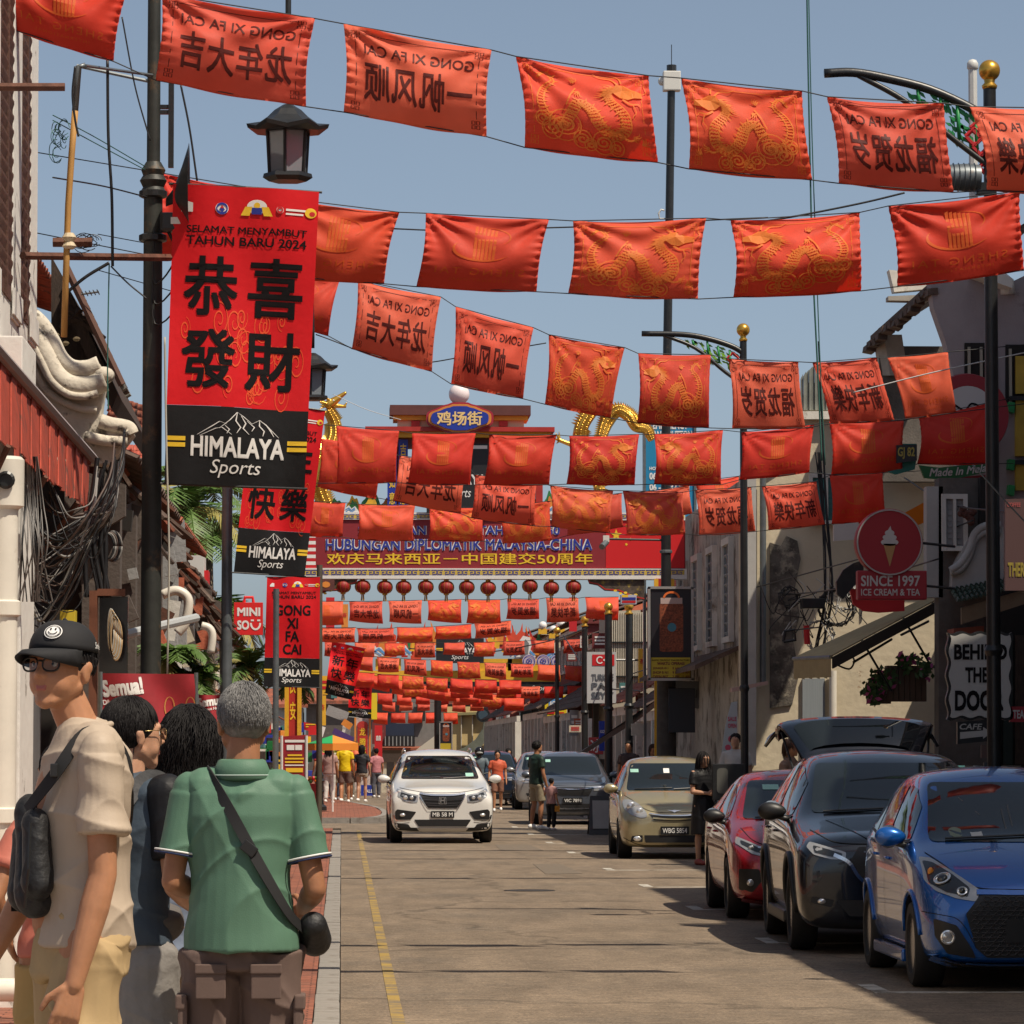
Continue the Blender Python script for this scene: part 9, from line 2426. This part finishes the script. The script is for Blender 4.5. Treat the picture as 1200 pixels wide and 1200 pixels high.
def far_right():
# notice tower
 Y=79.0;a,b=W(757,640,Y),W(813,480,Y)
 t=thing('blue_notice_board','tall bright blue emergency notice board behind the flags','sign',(a.x,Y,0))
 MB().box(a.x,b.x,Y,Y+.2,a.z,b.z).build('blue_panel',mat('notice_blue',(.015,.22,.42),.45,var=.05),t);
 f=MB();
 for x in(a.x-.05,b.x):f.box(x,x+.05,Y-.03,Y+.22,0,b.z+.03)
 f.box(a.x,b.x,Y-.03,Y+.22,b.z,b.z+.05);f.build('frame',GREYM,t)
 for s_,x0,y0,x1,y1 in(('EMERGENCY',765,494,806,503),('PANIC BUTTON',762,505,811,515),('HOTLINE',761,547,781,551),('06 - 2882 222',761,554,805,562),('06 - 2837 999',761,567,808,575)):ptext(s_,x0,y0,x1,y1,Y,WHITE,t,.03,.008)
 for x in(757,813):pass
 # Turkish hanging sign
 Y=99.0;a,b=W(688,824,Y),W(722,764,Y)
 t=thing('turkish_sign','white hanging sign with small red crescent flag between black posts','sign',(a.x,Y,a.z));p=MB().box(a.x,b.x,Y,Y+.15,a.z,b.z).build('panel',mat('off_white_sign',(.48,.48,.48),.5),t)
 pshape(rect2d(694,767,720,780),Y,REDP,p,.01);pshape(merge(stroke([(703+3.6*math.cos(q),773.5+3.8*math.sin(q))for q in np.linspace(.7,5.6,14)],1.4),disc2d(708,773.5,1.3,5)),Y,WHITE,p,.02)
 for s_,y in(('TURKIYE',790),('PAK',800),('SEYIT',811)):ptext(s_,693,y,719,y+8,Y,mat('grey_lettering',(.10,.11,.13),.5),p,.03,.012)
 MB().tube([(b.x,Y+.1,b.z-.2),(7.5,Y+.2,b.z-.2)],.03,6).build('sign_arm',BLACKM,t)
 o=MB().slab([W(690,864,97),W(707,864,97),W(707,884,97),W(690,884,97)],(0,.1,0)).build('small_red_sign',mat('faded_red',(.42,.05,.05),.5),None,label='small square red sign with white character 冰 above the silver car',cat='sign');ptext('冰',692,866,705,882,97,WHITE,o,.01,.01)
 o=MB().slab([W(779,797,74),W(850,800,74),W(848,831,74),W(779,829,74)],(0,.1,0)).build('grey_sign',mat('dim_grey_sign',(.12,.12,.12),.6),None,label='dim grey signboard hanging right of the mast',cat='sign');ptext('KEDAI KOPI',792,808,840,818,74,mat('dim_grey_letters',(.05,.05,.05),.6),o,.02)
 # feather flag, white with pink print
 t=thing('feather_flag','narrow white feather flag with pink print behind the man in white','flag',W(845,890,66))
 o=MB().slab([W(844,893,66),W(864,893,66),W(864,822,66),W(857,823,66),(W(850,850,66))],(0,.02,0)).build('cloth',mat('pale_blue_flag',(.42,.48,.52),.6),t)
 for s_,y in(('SALE',840),('OPEN',848)):ptext(s_,853,y,863,y+5,66,mat('pink_lettering',(.55,.08,.15),.5),o,.02,.01)
 pshape(merge(disc2d(857,866,4,12),disc2d(853,876,3.5,12),disc2d(861,878,3,10)),66,mat('pink_lettering',(.55,.08,.15)),o,.01)
 # red-orange house wall facing the viewer, broken white terraces under it
 Y=90.0;P=lambda x,y:(lambda p:Vector((p.x,Y,p.z)))(W(x,y,Y))
 t=thing('orange_gable_house','house with sunlit orange-red gable wall above broken white roof steps','building',P(835,900))
 MB().slab([P(806,600),P(846,590),P(858,600),P(880,600),P(880,903),P(806,903)],(0,6,0)).build('gable_wall',mat('sunlit_orange_wall',(.50,.10,.06),.85,var=.1,vs=1),t)
 MB().slab([P(853,600),P(859,598),P(859,700),P(853,700)],(0,-.1,0)).build('white_corner',WHITEP,t)
 rr=random.Random(7)
 for i in range(26):
  x,y=812+(i%7)*7+rr.uniform(-3,3),700+(i//7)*11+rr.uniform(-4,4);w,h=rr.uniform(9,20),rr.uniform(4,8)
  MB().slab([W(x,y,84-i*.1),W(x+w,y-3,84-i*.1),W(x+w,y+h-3,84-i*.1),W(x,y+h,84-i*.1)],(0,.5,0)).build('white_ledge',mat('chalky_white_ledge',(.62,.60,.55),.85,var=.1),t,bevel=.02)
 MB().slab([W(828,728,80),W(866,716,80),W(866,740,80),W(834,762,80),(W(826,745,80))],(0,1.5,0)).build('grey_lean_to',mat('grey_green_sheet',(.20,.22,.20),.7,var=.1,stretch=(1,1,12),vs=3),t)
 # corrugated sunlit side wall
 Y=108.0;P2=lambda x,y:(lambda p:Vector((p.x,Y,p.z)))(W(x,y,Y))
 t=thing('corrugated_house','house with cream corrugated side wall behind the box sign','building',P2(755,900))
 MB().slab([P2(716,716),P2(782,714),P2(782,890),P2(716,890)],(0,5,0)).build('side_wall',mat('shaded_cream_sheet',(.40,.36,.28),.8,var=.1),t)  # darker cream behind the ridges stands in for shade in the grooves
 for i in range(26):x=717+i*2.5;MB().slab([P2(x,718),P2(x+1.2,718),P2(x+1.2,800),P2(x,800)],(0,-.06,0)).build('ridge',mat('cream_sheet',(.55,.50,.40),.7,var=.1),t)
 for y in(752,792):MB().slab([P2(715,y),P2(782,y),P2(782,y+1.5),P2(715,y+1.5)],(0,-.12,0)).build('dark_rail',BLACKM,t)
 # dark sloping beam of an eave
 MB().slab([W(676,884,90),W(745,838,88),W(790,806,86),W(790,812,86),W(745,846,88),W(676,889,90)],(0,.3,0)).build('dark_beam',BLACKM,None,label='long dark sloping beam crossing the shop fronts behind the grey SUV',cat='beam')
 # dark roof mass with clutter right of the box sign
 t=thing('cluttered_house','dark shaded house with cluttered eaves behind the mast','building',W(830,890,82))
 MB().box(7.4,12,80.5,89.5,0,4.2).build('wall',DKW,t)
 for k in range(60):
  p=W(812+rr.uniform(0,52),740+rr.uniform(0,70),79.5+rr.uniform(-.6,.6));MB().cbox(p,(rr.uniform(.1,.5),.1,rr.uniform(.04,.3)),Matrix.Rotation(rr.uniform(-.8,.8),3,'Y')).build('loose_board',(DARKW,OLDCLAY,DKW,GREYT,mat('dim_blue_sheet',(.04,.07,.10),.6))[k%5],t)
 for i in range(8):x=7.3;MB().box(7.34,7.4,80.6+i*1.1,81.5+i*1.1,.13,2.5).build('shop_door',(DARKW,TH['grey'],TH['cream'])[i%3],t)
 for x0,x1,y0,y1,c in((805,822,832,892,'cream'),(824,836,834,892,'grey'),(740,758,848,862,'white'),(770,778,850,870,'cream')):MB().slab([W(x0,y0,79),W(x1,y0,79),W(x1,y1,79),W(x0,y1,79)],(0,.1,0)).build('pale_door',TH[c],t)
 specs=[(90,97,'teal',3.6,4.6),(97.2,106,'white',3.8,5.4),(110,120,'terracotta',3.8,5.6),(120.2,132,'grey',3.8,5.2),(132.2,147,'maroon',4.0,6.0),(152,168,'cream',4,6.2),(168.2,186,'blue',4,6.6)]
 for y0,y1,c,h1,h2 in specs:
  shophouse(8.6 if y0<110 else 8.2,y0,y1,-1,h1,h2,TH[c],CLAY if c in('white','cream')else OLDCLAY,'%s painted shophouse on the right beyond the gate, %s'%(c,'lower' if h2<5 else 'two storeys'),vx=1.6,tiles=(14,5),shop=[(DARKW,.9)]*2)
  # small distant shop signs and goods on the right
 for i,(x,y,w,h,c)in enumerate(((668,832,10,30,'grey'),(673,842,9,12,'terracotta'),(664,765,12,10,'maroon'),(694,742,20,18,'maroon'),(680,745,9,14,'white'),(726,800,10,20,'teal'),(742,830,8,18,'white'),(667,850,14,8,'cream'),(745,812,14,10,'terracotta'))):
  Yk=112-i;o=MB().slab([W(x,y,Yk),W(x+w,y,Yk),W(x+w,y+h,Yk),W(x,y+h,Yk)],(0,.12,0)).build('small_shop_sign',TH[c],None,label='small %s hanging shop sign on the right, %s'%(c,('under the painted fish','below the grey one','beside the drums','with white ring above the Turkish sign','left of the ringed sign','between the black posts','beside the third lamp post','low by the dark beam','right of the third lamp post')[i]),cat='sign')
  pshape(merge(*[rect2d(x+w*.15,y+h*(.2+.22*j),x+w*.85,y+h*(.32+.22*j))for j in range(3)]),Yk,WHITE if c in('maroon','terracotta','teal','grey')else REDP,o,.01,'sign_bars')
 o=MB().slab([W(672,936,76),W(704,933,76),W(704,978,76),W(676,978,76)],(0,.03,0))
 t=thing('folding_sign','dark folding pavement sign standing in front of the grey SUV','sign',WG(706,972));g=WG(706,978)
 for s_ in(-1,1):MB().slab([g+Vector((-.28,s_*.25,0)),g+Vector((.28,s_*.25,0)),g+Vector((.24,0,.75)),g+Vector((-.24,0,.75))],(0,.02,0)).build('board_leaf',BLACKM,t)
 put(rect2d(-.2,.12,.2,.66),lambda x,y:g+Vector((x,-.25+.25*y/.75-.02,y)),'grey_menu',TH['grey'],t)
 # black display frame carried by the woman in black
 a,b=W(835,938,55.7),W(872,895,55.7);t=thing('display_frame','black framed display board with pale oval beside the woman in black','board',((a.x+b.x)/2,55.7,0))
 MB().box(a.x,b.x,55.7,55.78,a.z,b.z).build('frame',BLACKM,t,bevel=.01);put(poly2d(rounded([(840,900),(853,900),(853,930),(840,930)],5)),pxmap(55.7,.006),'pale_picture',mat('dim_picture',(.10,.10,.09),.6),t)
 for x in(a.x+.05,b.x-.05):MB().box(x-.02,x+.02,55.71,55.77,0,a.z).build('stand_leg',BLACKM,t)
far_right()
# ================================================================ beyond the side street, left side and the end of the street
def far_left():
 specs=[(89,97,'white',3.5,4.9),(97.2,106,'cream',3.6,5.0),(106.2,118,'terracotta',3.6,5.2),(118.2,131,'teal',3.7,5.3),(131.2,147,'cream',3.8,5.6),(152,168,'grey',4,6),(168.2,186,'white',4,6)]
 for y0,y1,c,h1,h2 in specs:
  shophouse(-4.6,y0,y1,1,h1,h2,TH[c],CLAY if c in('white','cream')else OLDCLAY,'%s painted shophouse on the far left, %s'%(c,'behind the second gate' if y0>150 else('first past the corner','second past the corner','third','fourth','fifth')[int((y0-88)//9.5)]if y0<128 else 'just before the second gate'),vx=1.9,tiles=(14,5),shop=[(DARKW,.9)]*2)
  # end of the street
 Y=205.0
 def bb(name,x0,x1,yt,Y,m,p,yb=905,d=6):a,b=W(x0,yt,Y),W(x1,yt,Y);return MB().box(a.x,b.x,Y,Y+d,0,a.z).build(name,m,p)
 t=thing('yellow_temple_hall','cream-yellow hall with swept roof closing the end of the street','building',(W(560,900,Y).x,Y,0))
 bb('wall',520,605,828,Y,mat('yellow_cream_wall',(.55,.42,.20),.85,var=.08),t)
 for x in(540,553,600):MB().slab([W(x,835,Y),W(x+1.2,835,Y),W(x+1.2,882,Y),W(x,882,Y)],(0,-.2,0)).build('wall_post',TH['cream'],t)
 MB().slab([W(520,836,Y),W(596,833,Y),W(596,836,Y),W(520,839,Y)],(0,-.4,0)).build('roof_edge',mat('olive_roof_edge',(.25,.22,.10),.7),t)
 pts=[(528,882),(545,876),(558,866),(566,854),(567,846),(571,846),(572,856),(568,870),(560,880),(545,886)]
 MB().slab([W(x,y,190)for x,y in pts],(0,.6,0)).build('swallowtail_roof',mat('grey_green_tiles',(.14,.15,.12),.8,var=.2),t)
 o=MB().lathe(W(566,838,189),[(.001,0),(.34,0),(.34,.2),(.001,.2)],20,'y').build('round_sign',BLACKM,None,label='round dark sign above the swallowtail roof ridge',cat='sign');put(disc2d(0,0,.24,18),lambda x,y:W(566,838,189)+Vector((x,-.21,y)),'blue_centre',mat('dim_blue_sheet',(.04,.07,.10)),o)
 t=thing('maroon_house','dark red house with white window and grey pillars at the street end','building',(W(590,900,198).x,198,0))
 bb('wall',572,640,815,198,mat('dark_red_wall',(.14,.025,.02),.85,var=.2),t)
 for x0,x1,m in((572,577,TH['maroon']),(609,614,TH['grey']),(590,593,TH['maroon']),(626,629,TH['maroon'])):a,b=W(x0,815,197.6),W(x1,815,197.6);MB().box(a.x,b.x,197.5,197.95,0,a.z).build('pillar',m,t)
 w=MB().slab([W(581,828,197.9),W(597,828,197.9),W(597,846,197.9),W(581,846,197.9)],(0,-.1,0)).build('window',WHITE,t)
 for i in range(6):MB().slab([W(582+i*2.6,829,197.75),W(583+i*2.6,829,197.75),W(583+i*2.6,845,197.75),W(582+i*2.6,845,197.75)],(0,-.06,0)).build('window_bar',TH['grey'],w)
 MB().slab([W(578,853,197.9),W(612,853,197.9),W(612,858,197.9),W(578,858,197.9)],(0,-.3,0)).build('grey_ledge',TH['grey'],t);MB().slab([W(580,879,197.9),W(608,879,197.9),W(608,900,197.9),W(580,900,197.9)],(0,-.05,0)).build('dark_doorway',DARKIN,t)
 t=thing('grey_balcony_house','grey house with red tiled awnings and dark balcony at the left street end','building',(W(480,900,185).x,185,0))
 bb('wall',430,520,790,185,mat('dull_grey_wall',(.20,.19,.18),.85,var=.15),t)
 for x0,x1,y0,y1,m in((438,470,822,836,DARKIN),(488,498,822,845,DARKIN),(450,485,848,862,mat('dark_blue_balcony',(.02,.03,.06),.5)),(450,486,862,875,BLACKM)):MB().slab([W(x0,y0,184.9),W(x1,y0,184.9),W(x1,y1,184.9),W(x0,y1,184.9)],(0,-.2,0)).build('opening',m,t)
 MB().slab([W(438,879,184),W(500,879,184),W(500,875,186),W(438,875,186)],(0,0,.1)).build('red_awning',CLAY,t);MB().slab([W(436,846,184),W(452,846,184),W(452,872,184),W(436,872,184)],(0,-.1,0)).build('dark_red_panel',TH['maroon'],t)
 for i in range(8):MB().slab([W(451+i*4.4,863,184),W(452+i*4.4,863,184),W(452+i*4.4,874,184),W(451+i*4.4,874,184)],(0,-.3,0)).build('baluster',TH['grey'],t)
 MB().slab([W(486,880,170),W(510,862,170),W(512,880,170)],(0,.1,0)).build('pale_canopy',mat('pale_canvas',(.55,.50,.42),.8),None,label='pale triangular canopy left of the small jar sign',cat='canopy')
 MB().slab([W(440,883,150),W(500,883,150),W(500,893,150),W(440,893,150)],(0,.1,0)).build('dark_lintel',DARKW,None,label='dark lintel over the shop pillars left of the white SUV',cat='beam')
 for i,x in enumerate((447,462)):a,b=W(x,893,150),W(x+6,893,150);MB().box(a.x,b.x,150.1,150.5,0,a.z).build('shop_pillar',TH['cream'],None,label='cream shop pillar left of the white SUV, %s one'%('outer','inner')[i],cat='pillar')
 # hills of roofs and a tree line behind everything
 t=thing('rear_building_row','long low row of grey and brown buildings behind the street end','building',(0,235,0))
 rr=random.Random(12);x=-60
 while x<70:
  w=rr.uniform(5,11);h=rr.uniform(3.0,4.6);MB().box(x,x+w-.2,232,240,0,h).build('house_wall',rr.choice([TH[k]for k in('grey','cream','white','terracotta','dark')]),t)
  MB().slab([(x-.3,231.5,h),(x+w+.1,231.5,h),(x+w+.1,236,h+1.0),(x-.3,236,h+1.0)],(0,0,.2)).build('house_roof',rr.choice((CLAY,OLDCLAY,GREYT)),t);x+=w
far_left()
def stalls():
 rr=random.Random(3)
 # banner stand, umbrella, bollard, planters
 Y=72.4;t=thing('banner_stand','dark red upright banner stand with gold lines beside the grey head','banner',W(345,930,Y));P=lambda x,y:(lambda p:Vector((p.x,Y,p.z)))(W(x,y,Y))
 b=MB().slab([P(331,863),P(359,861),P(358,928),P(330,925)],(0,.05,0)).build('print_panel',mat('dark_red_banner_print',(.30,.012,.02)),t)
 for x0,x1,y0,y1,m in((334,357,867,870,WHITE),(336,345,873,879,WHITE),(346,354,873,879,WHITE),(337,354,884,886,YELLOWP),(334,356,888,890,YELLOWP),(334,355,892,894,YELLOWP),(334,356,896,897.5,WHITE),(335,355,900,905,YELLOWP),(334,340,909,911,WHITE),(343,352,909,913,WHITE)):pshape(rect2d(x0,y0,x1,y1),Y,m,b,.01,'printed_line')
 for x in(330,359):MB().tube([P(x,862),P(x,946)],.03,6).build('stand_pole',mat('white_tube',(.6,.6,.58),.4),t)
 Y=96;t=thing('umbrella','green and orange shop umbrella on the left pavement','umbrella',W(378,880,Y));c=W(390,862,Y);n=8
 for i in range(n):
  a0,a1=2*PI*i/n,2*PI*(i+1)/n;e=[c+Vector((.62*math.cos(a),.62*math.sin(a),-.20))for a in(a0,a1)]
  MB().slab([c,e[0],e[1]],(0,0,.012)).build('canopy_panel',(mat('umbrella_green',(.02,.35,.10),.6),mat('umbrella_orange',(.75,.25,.03),.6))[(i//2)%2],t)
  MB().slab([e[0],e[1],e[1]-Vector((0,0,.16)),e[0]-Vector((0,0,.16))],(0,.01,0)).build('canopy_flap',mat('umbrella_orange',(.75,.25,.03)),t)
 MB().tube([(c.x,Y,.13),(c.x,Y,c.z)],.025,6).build('umbrella_pole',WHITE,t)
 g=WG(374,950,.125);t=thing('bollard','black cast iron bollard with domed top on the far pavement','bollard',g)
 MB().lathe(g,[(.19,0),(.19,.10),(.12,.16),(.10,.30),(.11,.70),(.14,.74),(.10,.80),(.12,.88),(.07,.96),(.001,.99)],16).build('post',BLACKM,t,smooth=True);MB().lathe(g+Vector((0,0,.45)),[(.115,0),(.125,.01),(.125,.05),(.115,.06)],16).build('band',BLACKM,t)
 g=WG(330,955,.125);
 t=thing('fruit_stall','small stall with red crate, fruit and hanging goods under the umbrella','stall',(g.x-.1,97,.13));x0=g.x
 MB().box(x0-.7,x0+.9,96.6,97.4,.13,.80).build('table',mat('red_stall_cloth',(.40,.04,.04),.7),t)
 for i in range(40):MB().ball((x0+rr.uniform(-.6,.8),96.7+rr.uniform(0,.6),.84+rr.uniform(0,.1)),.05,7,5).build('fruit',(mat('green_fruit',(.15,.32,.05),.5),mat('orange_fruit',(.7,.3,.03),.5),REDP)[i%3],t)
 for x in(-.65,.85):MB().tube([(x0+x,96.6,.13),(x0+x,96.6,2.3)],.03,6).build('stall_post',WHITE,t)
 for i in range(26):MB().cbox((x0+rr.uniform(-.6,.8),96.6,1.5+rr.uniform(-.2,.7)),(rr.uniform(.08,.25),.05,rr.uniform(.1,.3))).build('hanging_goods',rr.choice((REDP,YELLOWP,BLUEP,WHITE,GREENP,TH['teal'],DARKW)),t)
 # dense hanging signs of the left row
 labels=['dark blue sign with yellow letters','white plastic bunting sign','violet board','small orange board','grey slanting sheet','blue board with white edge','red board','yellow board','teal board','brown slanting board','white slanting board','black board']
 cols=[BLUEP,WHITE,mat('violet_board',(.08,.04,.18),.5),GORG,TH['grey'],GBLUE,REDP,GYEL,TH['teal'],DARKW,TH['white'],BLACKM]
 pos=[(336,848,20,11,-.05),(374,850,8,12,.3),(392,853,26,7,.45),(404,842,12,8,.6),(385,826,26,12,.35),(398,862,12,10,0),(356,846,16,9,.2),(376,792,8,22,0),(388,800,7,18,0),(397,828,18,7,.8),(402,846,10,16,.1),(380,806,14,12,.2)]
 for i,(x,y,w,h,a)in enumerate(pos):
  Yk=100+i*1.5;c,s_=math.cos(a),math.sin(a);q=[(x+w*u*c-h*v*s_,y+w*u*s_+h*v*c)for u,v in((0,0),(1,0),(1,1),(0,1))]
  o=MB().slab([W(*k,Yk)for k in q],(0,.1,0)).build('hanging_sign',cols[i],None,label=labels[i]+(' over the left pavement, '+('above the banner stand','above the umbrella','right of the umbrella top','near the crumpled banner','under the crumpled banner','by the walkers','above the red stand','beside the third banner','just right of it','tilted most steeply','beside the red pillar','under the flags')[i]),cat='sign')
  if i in(0,5,6,7):pshape(merge(*[rect2d(x+w*.15,y+h*(.25+.3*j),x+w*.85,y+h*(.4+.3*j))for j in range(2)]),Yk,YELLOWP if i!=7 else REDP,o,.01,'sign_bars')
  # goods piled along the left pavement
 t=thing('market_goods','crowded colourful goods and parcels along the far left shopfronts','goods',(-2.2,100,.13))
 for i in range(150):
  y=rr.uniform(90,128);x=-1.1-rr.random()*1.3;z=.13+rr.random()**1.5*2.0;MB().cbox((x,y,z),(rr.uniform(.12,.5),rr.uniform(.1,.4),rr.uniform(.1,.45)),Matrix.Rotation(rr.uniform(-.4,.4),3,'Z')).build('parcel',rr.choice((REDP,YELLOWP,BLUEP,WHITE,GREENP,TH['teal'],DARKW,DARKW,DARKIN,TH['terracotta'],GORG)),t,bevel=.01)
  # flower bush by the walkers
 t=thing('yellow_flower_bush','yellow-green flowering bush behind the walkers','plant',W(402,882,118));mb=MB()
 for i in range(500):
  c=W(402,880,118)+Vector((rr.gauss(0,.28),rr.gauss(0,.3),rr.gauss(0,.13)));d=Vector((rr.gauss(0,1),rr.gauss(0,1),rr.gauss(0,1))).normalized()*.06;e=d.cross(Vector((0,1,.3))).normalized()*.03;mb.add([c-d,c+e,c+d,c-e],[(0,1,2,3)])
 mb.build('foliage',mat('yellow_green_leaf',(.42,.42,.06),.6,var=.3),t,kind='stuff');MB().tube([W(402,882,118),Vector((W(402,882,118).x,118,.13))],.06,6).build('stem',TRUNK,t)
stalls()
# ================================================================ small things on the right facades
def right_clutter():
 rr=random.Random(31)
 # frames and shutters on the shaded gable wall and the annex
 def air_con(x,y,Y,w,label):
  a,b=W(x,y+w*.62,Y),W(x+w,y,Y);t=thing('air_conditioner',label,'air conditioner',a)
  MB().box(a.x,b.x,Y,Y+.35,a.z,b.z).build('casing',mat('off_white_panel',(.62,.61,.58)),t,bevel=.01);c=(Vector((a.x,Y,a.z))+Vector((b.x,Y,b.z)))/2;c.y=Y
  MB().lathe(c,[(.001,-.01),((b.z-a.z)*.42,-.012),((b.z-a.z)*.45,-.002),(.001,0)],20,'y').build('fan_grille',BLACKM,t)
  for i in range(5):z=a.z+(b.z-a.z)*(i+.5)/5;MB().box(a.x+.02,b.x-.02,Y-.02,Y-.013,z,z+.01).build('grille_bar',GREYM,t)
  MB().tube([Vector((b.x,Y+.2,a.z+.05)),Vector((b.x+.1,Y+.2,a.z-.5)),Vector((b.x+.1,Y+.2,a.z-1.3))],.02,6).build('hose',PVC,t)
 air_con(1000,590,65.6,20,'white air conditioner high on the peeling cream wall');air_con(1146,505,59.6,16,'white air conditioner on the shaded gable wall left of the lamp post');air_con(838,690,72,12,'small air conditioner right of the mast')
 # window with frame on the cream wall
 for k,(x0,y0,x1,y1,Y,m,lb)in enumerate(((952,560,985,610,65.9,TH['teal'],'closed teal window on the peeling cream wall'),(1108,585,1128,640,54.9,TH['grey'],'narrow grey window on the shaded annex'))):
  a,b=W(x0,y1,Y),W(x1,y0,Y);t=thing('wall_window',lb,'window',a)
  MB().box(a.x,b.x,Y-.02,Y+.05,a.z,b.z).build('shutter_board',m,t)
  f=MB();
  for c in((a.x-.06,b.x+.06,b.z,b.z+.07),(a.x-.06,b.x+.06,a.z-.07,a.z),(a.x-.06,a.x,a.z,b.z),(b.x,b.x+.06,a.z,b.z),((a.x+b.x)/2-.02,(a.x+b.x)/2+.02,a.z,b.z)):f.box(c[0],c[1],Y-.08,Y-.021,c[2],c[3])
  f.build('frame',TH['white'],t)
  for i in range(8):z=a.z+(b.z-a.z)*(i+.3)/8;MB().box(a.x+.03,(a.x+b.x)/2-.03,Y-.035,Y-.021,z,z+.03).build('louvre',m,t);MB().box((a.x+b.x)/2+.03,b.x-.03,Y-.035,Y-.021,z,z+.03).build('louvre',m,t)
  # overhead service cables along the right facades and across the street
 for i,(pts,Ys)in enumerate((([(880,690),(960,668),(1060,640),(1140,610)],[66,63,58,54]),([(830,720),(900,700),(980,690),(1100,655)],[76,68,60,52]),([(800,760),(880,745),(960,735)],[78,70,62]),([(1060,560),(1110,590),(1180,600)],[60,56,50]),([(740,790),(800,770),(850,750)],[86,80,74]),([(690,735),(640,752),(560,765),(480,760)],[100,110,118,124]),([(660,745),(700,800),(750,810)],[112,100,90]))):
  cable(pts,.012 if i<5 else .018,'dark service cable along the right facades, %s'%('uppermost on the cream wall','second on the cream wall','low beside the mast','short one by the annex','under the box sign','crossing below the second gate ornaments','between the distant posts')[i],Ys)
  # goods and chairs at the foot of the right facades
 t=thing('shopfront_goods','dim boxes, stools and plants along the right shopfronts behind the cars','goods',(7.0,60,.13))
 for i in range(110):
  y=rr.uniform(50,100);x=(8.2 if y<64 else 6.45)+rr.uniform(-.35,.15);h=rr.uniform(.25,.9);MB().cbox((x,y,.13+h/2),(rr.uniform(.2,.5),rr.uniform(.2,.5),h),Matrix.Rotation(rr.uniform(-.5,.5),3,'Z')).build('crate',rr.choice((DARKW,TH['grey'],TH['cream'],TH['maroon'],TH['teal'],BLACKM)),t,bevel=.015)
 pl=thing('potted_palm','dark leafy potted plant on the pavement behind the woman in black','plant',W(808,890,62));c=W(808,862,62)
 MB().lathe((c.x,62,.13),[(.16,0),(.22,.35),(.20,.36)],14).build('pot',TH['terracotta'],pl)
 lf=MB()
 for i in range(260):d=Vector((rr.gauss(0,1),rr.gauss(0,1),rr.gauss(.3,1))).normalized();q=Vector((c.x,62,.95))+d*rr.uniform(.05,.55);e=d.cross(Vector((0,1,.3))).normalized()*.03;lf.add([q-d*.1,q+e,q+d*.12,q-e],[(0,1,2,3)])
 lf.build('leaves',mat('flower_leaf',(.05,.11,.03)),pl,kind='stuff')
 # a few vertical cloth banners and bunting far away on both sides
 for i,(x0,y0,x1,y1,Y,m,tx)in enumerate(((667,700,676,740,118,REDP,'福'),(702,845,712,880,95,GBLUE,'KOPI'),(748,760,757,800,92,GYEL,'茶'),(382,700,392,745,112,REDP,'春'),(400,708,408,742,120,GORG,'喜'),(372,815,382,850,104,GYEL,'茶'),(439,850,448,890,140,REDP,'囍'))):
  a,b=W(x0,y1,Y),W(x1,y0,Y);o=MB().box(a.x,b.x,Y,Y+.08,a.z,b.z).build('upright_sign',m,None,label='small upright %s sign reading %s, %s of the street'%({REDP:'red',GBLUE:'blue',GYEL:'yellow',GORG:'orange'}[m],tx,'right side' if x0>600 else 'left side'+(' near' if Y<110 else ' far')if x0<430 else 'centre'),cat='sign')
  ptext(tx,x0+1.5,y0+(y1-y0)*.3,x1-1.5,y0+(y1-y0)*.3+(x1-x0-3)*(1 if len(tx)==1 else .5),Y,WHITE if m in(REDP,GBLUE)else REDP,o,.01,.012)
right_clutter()
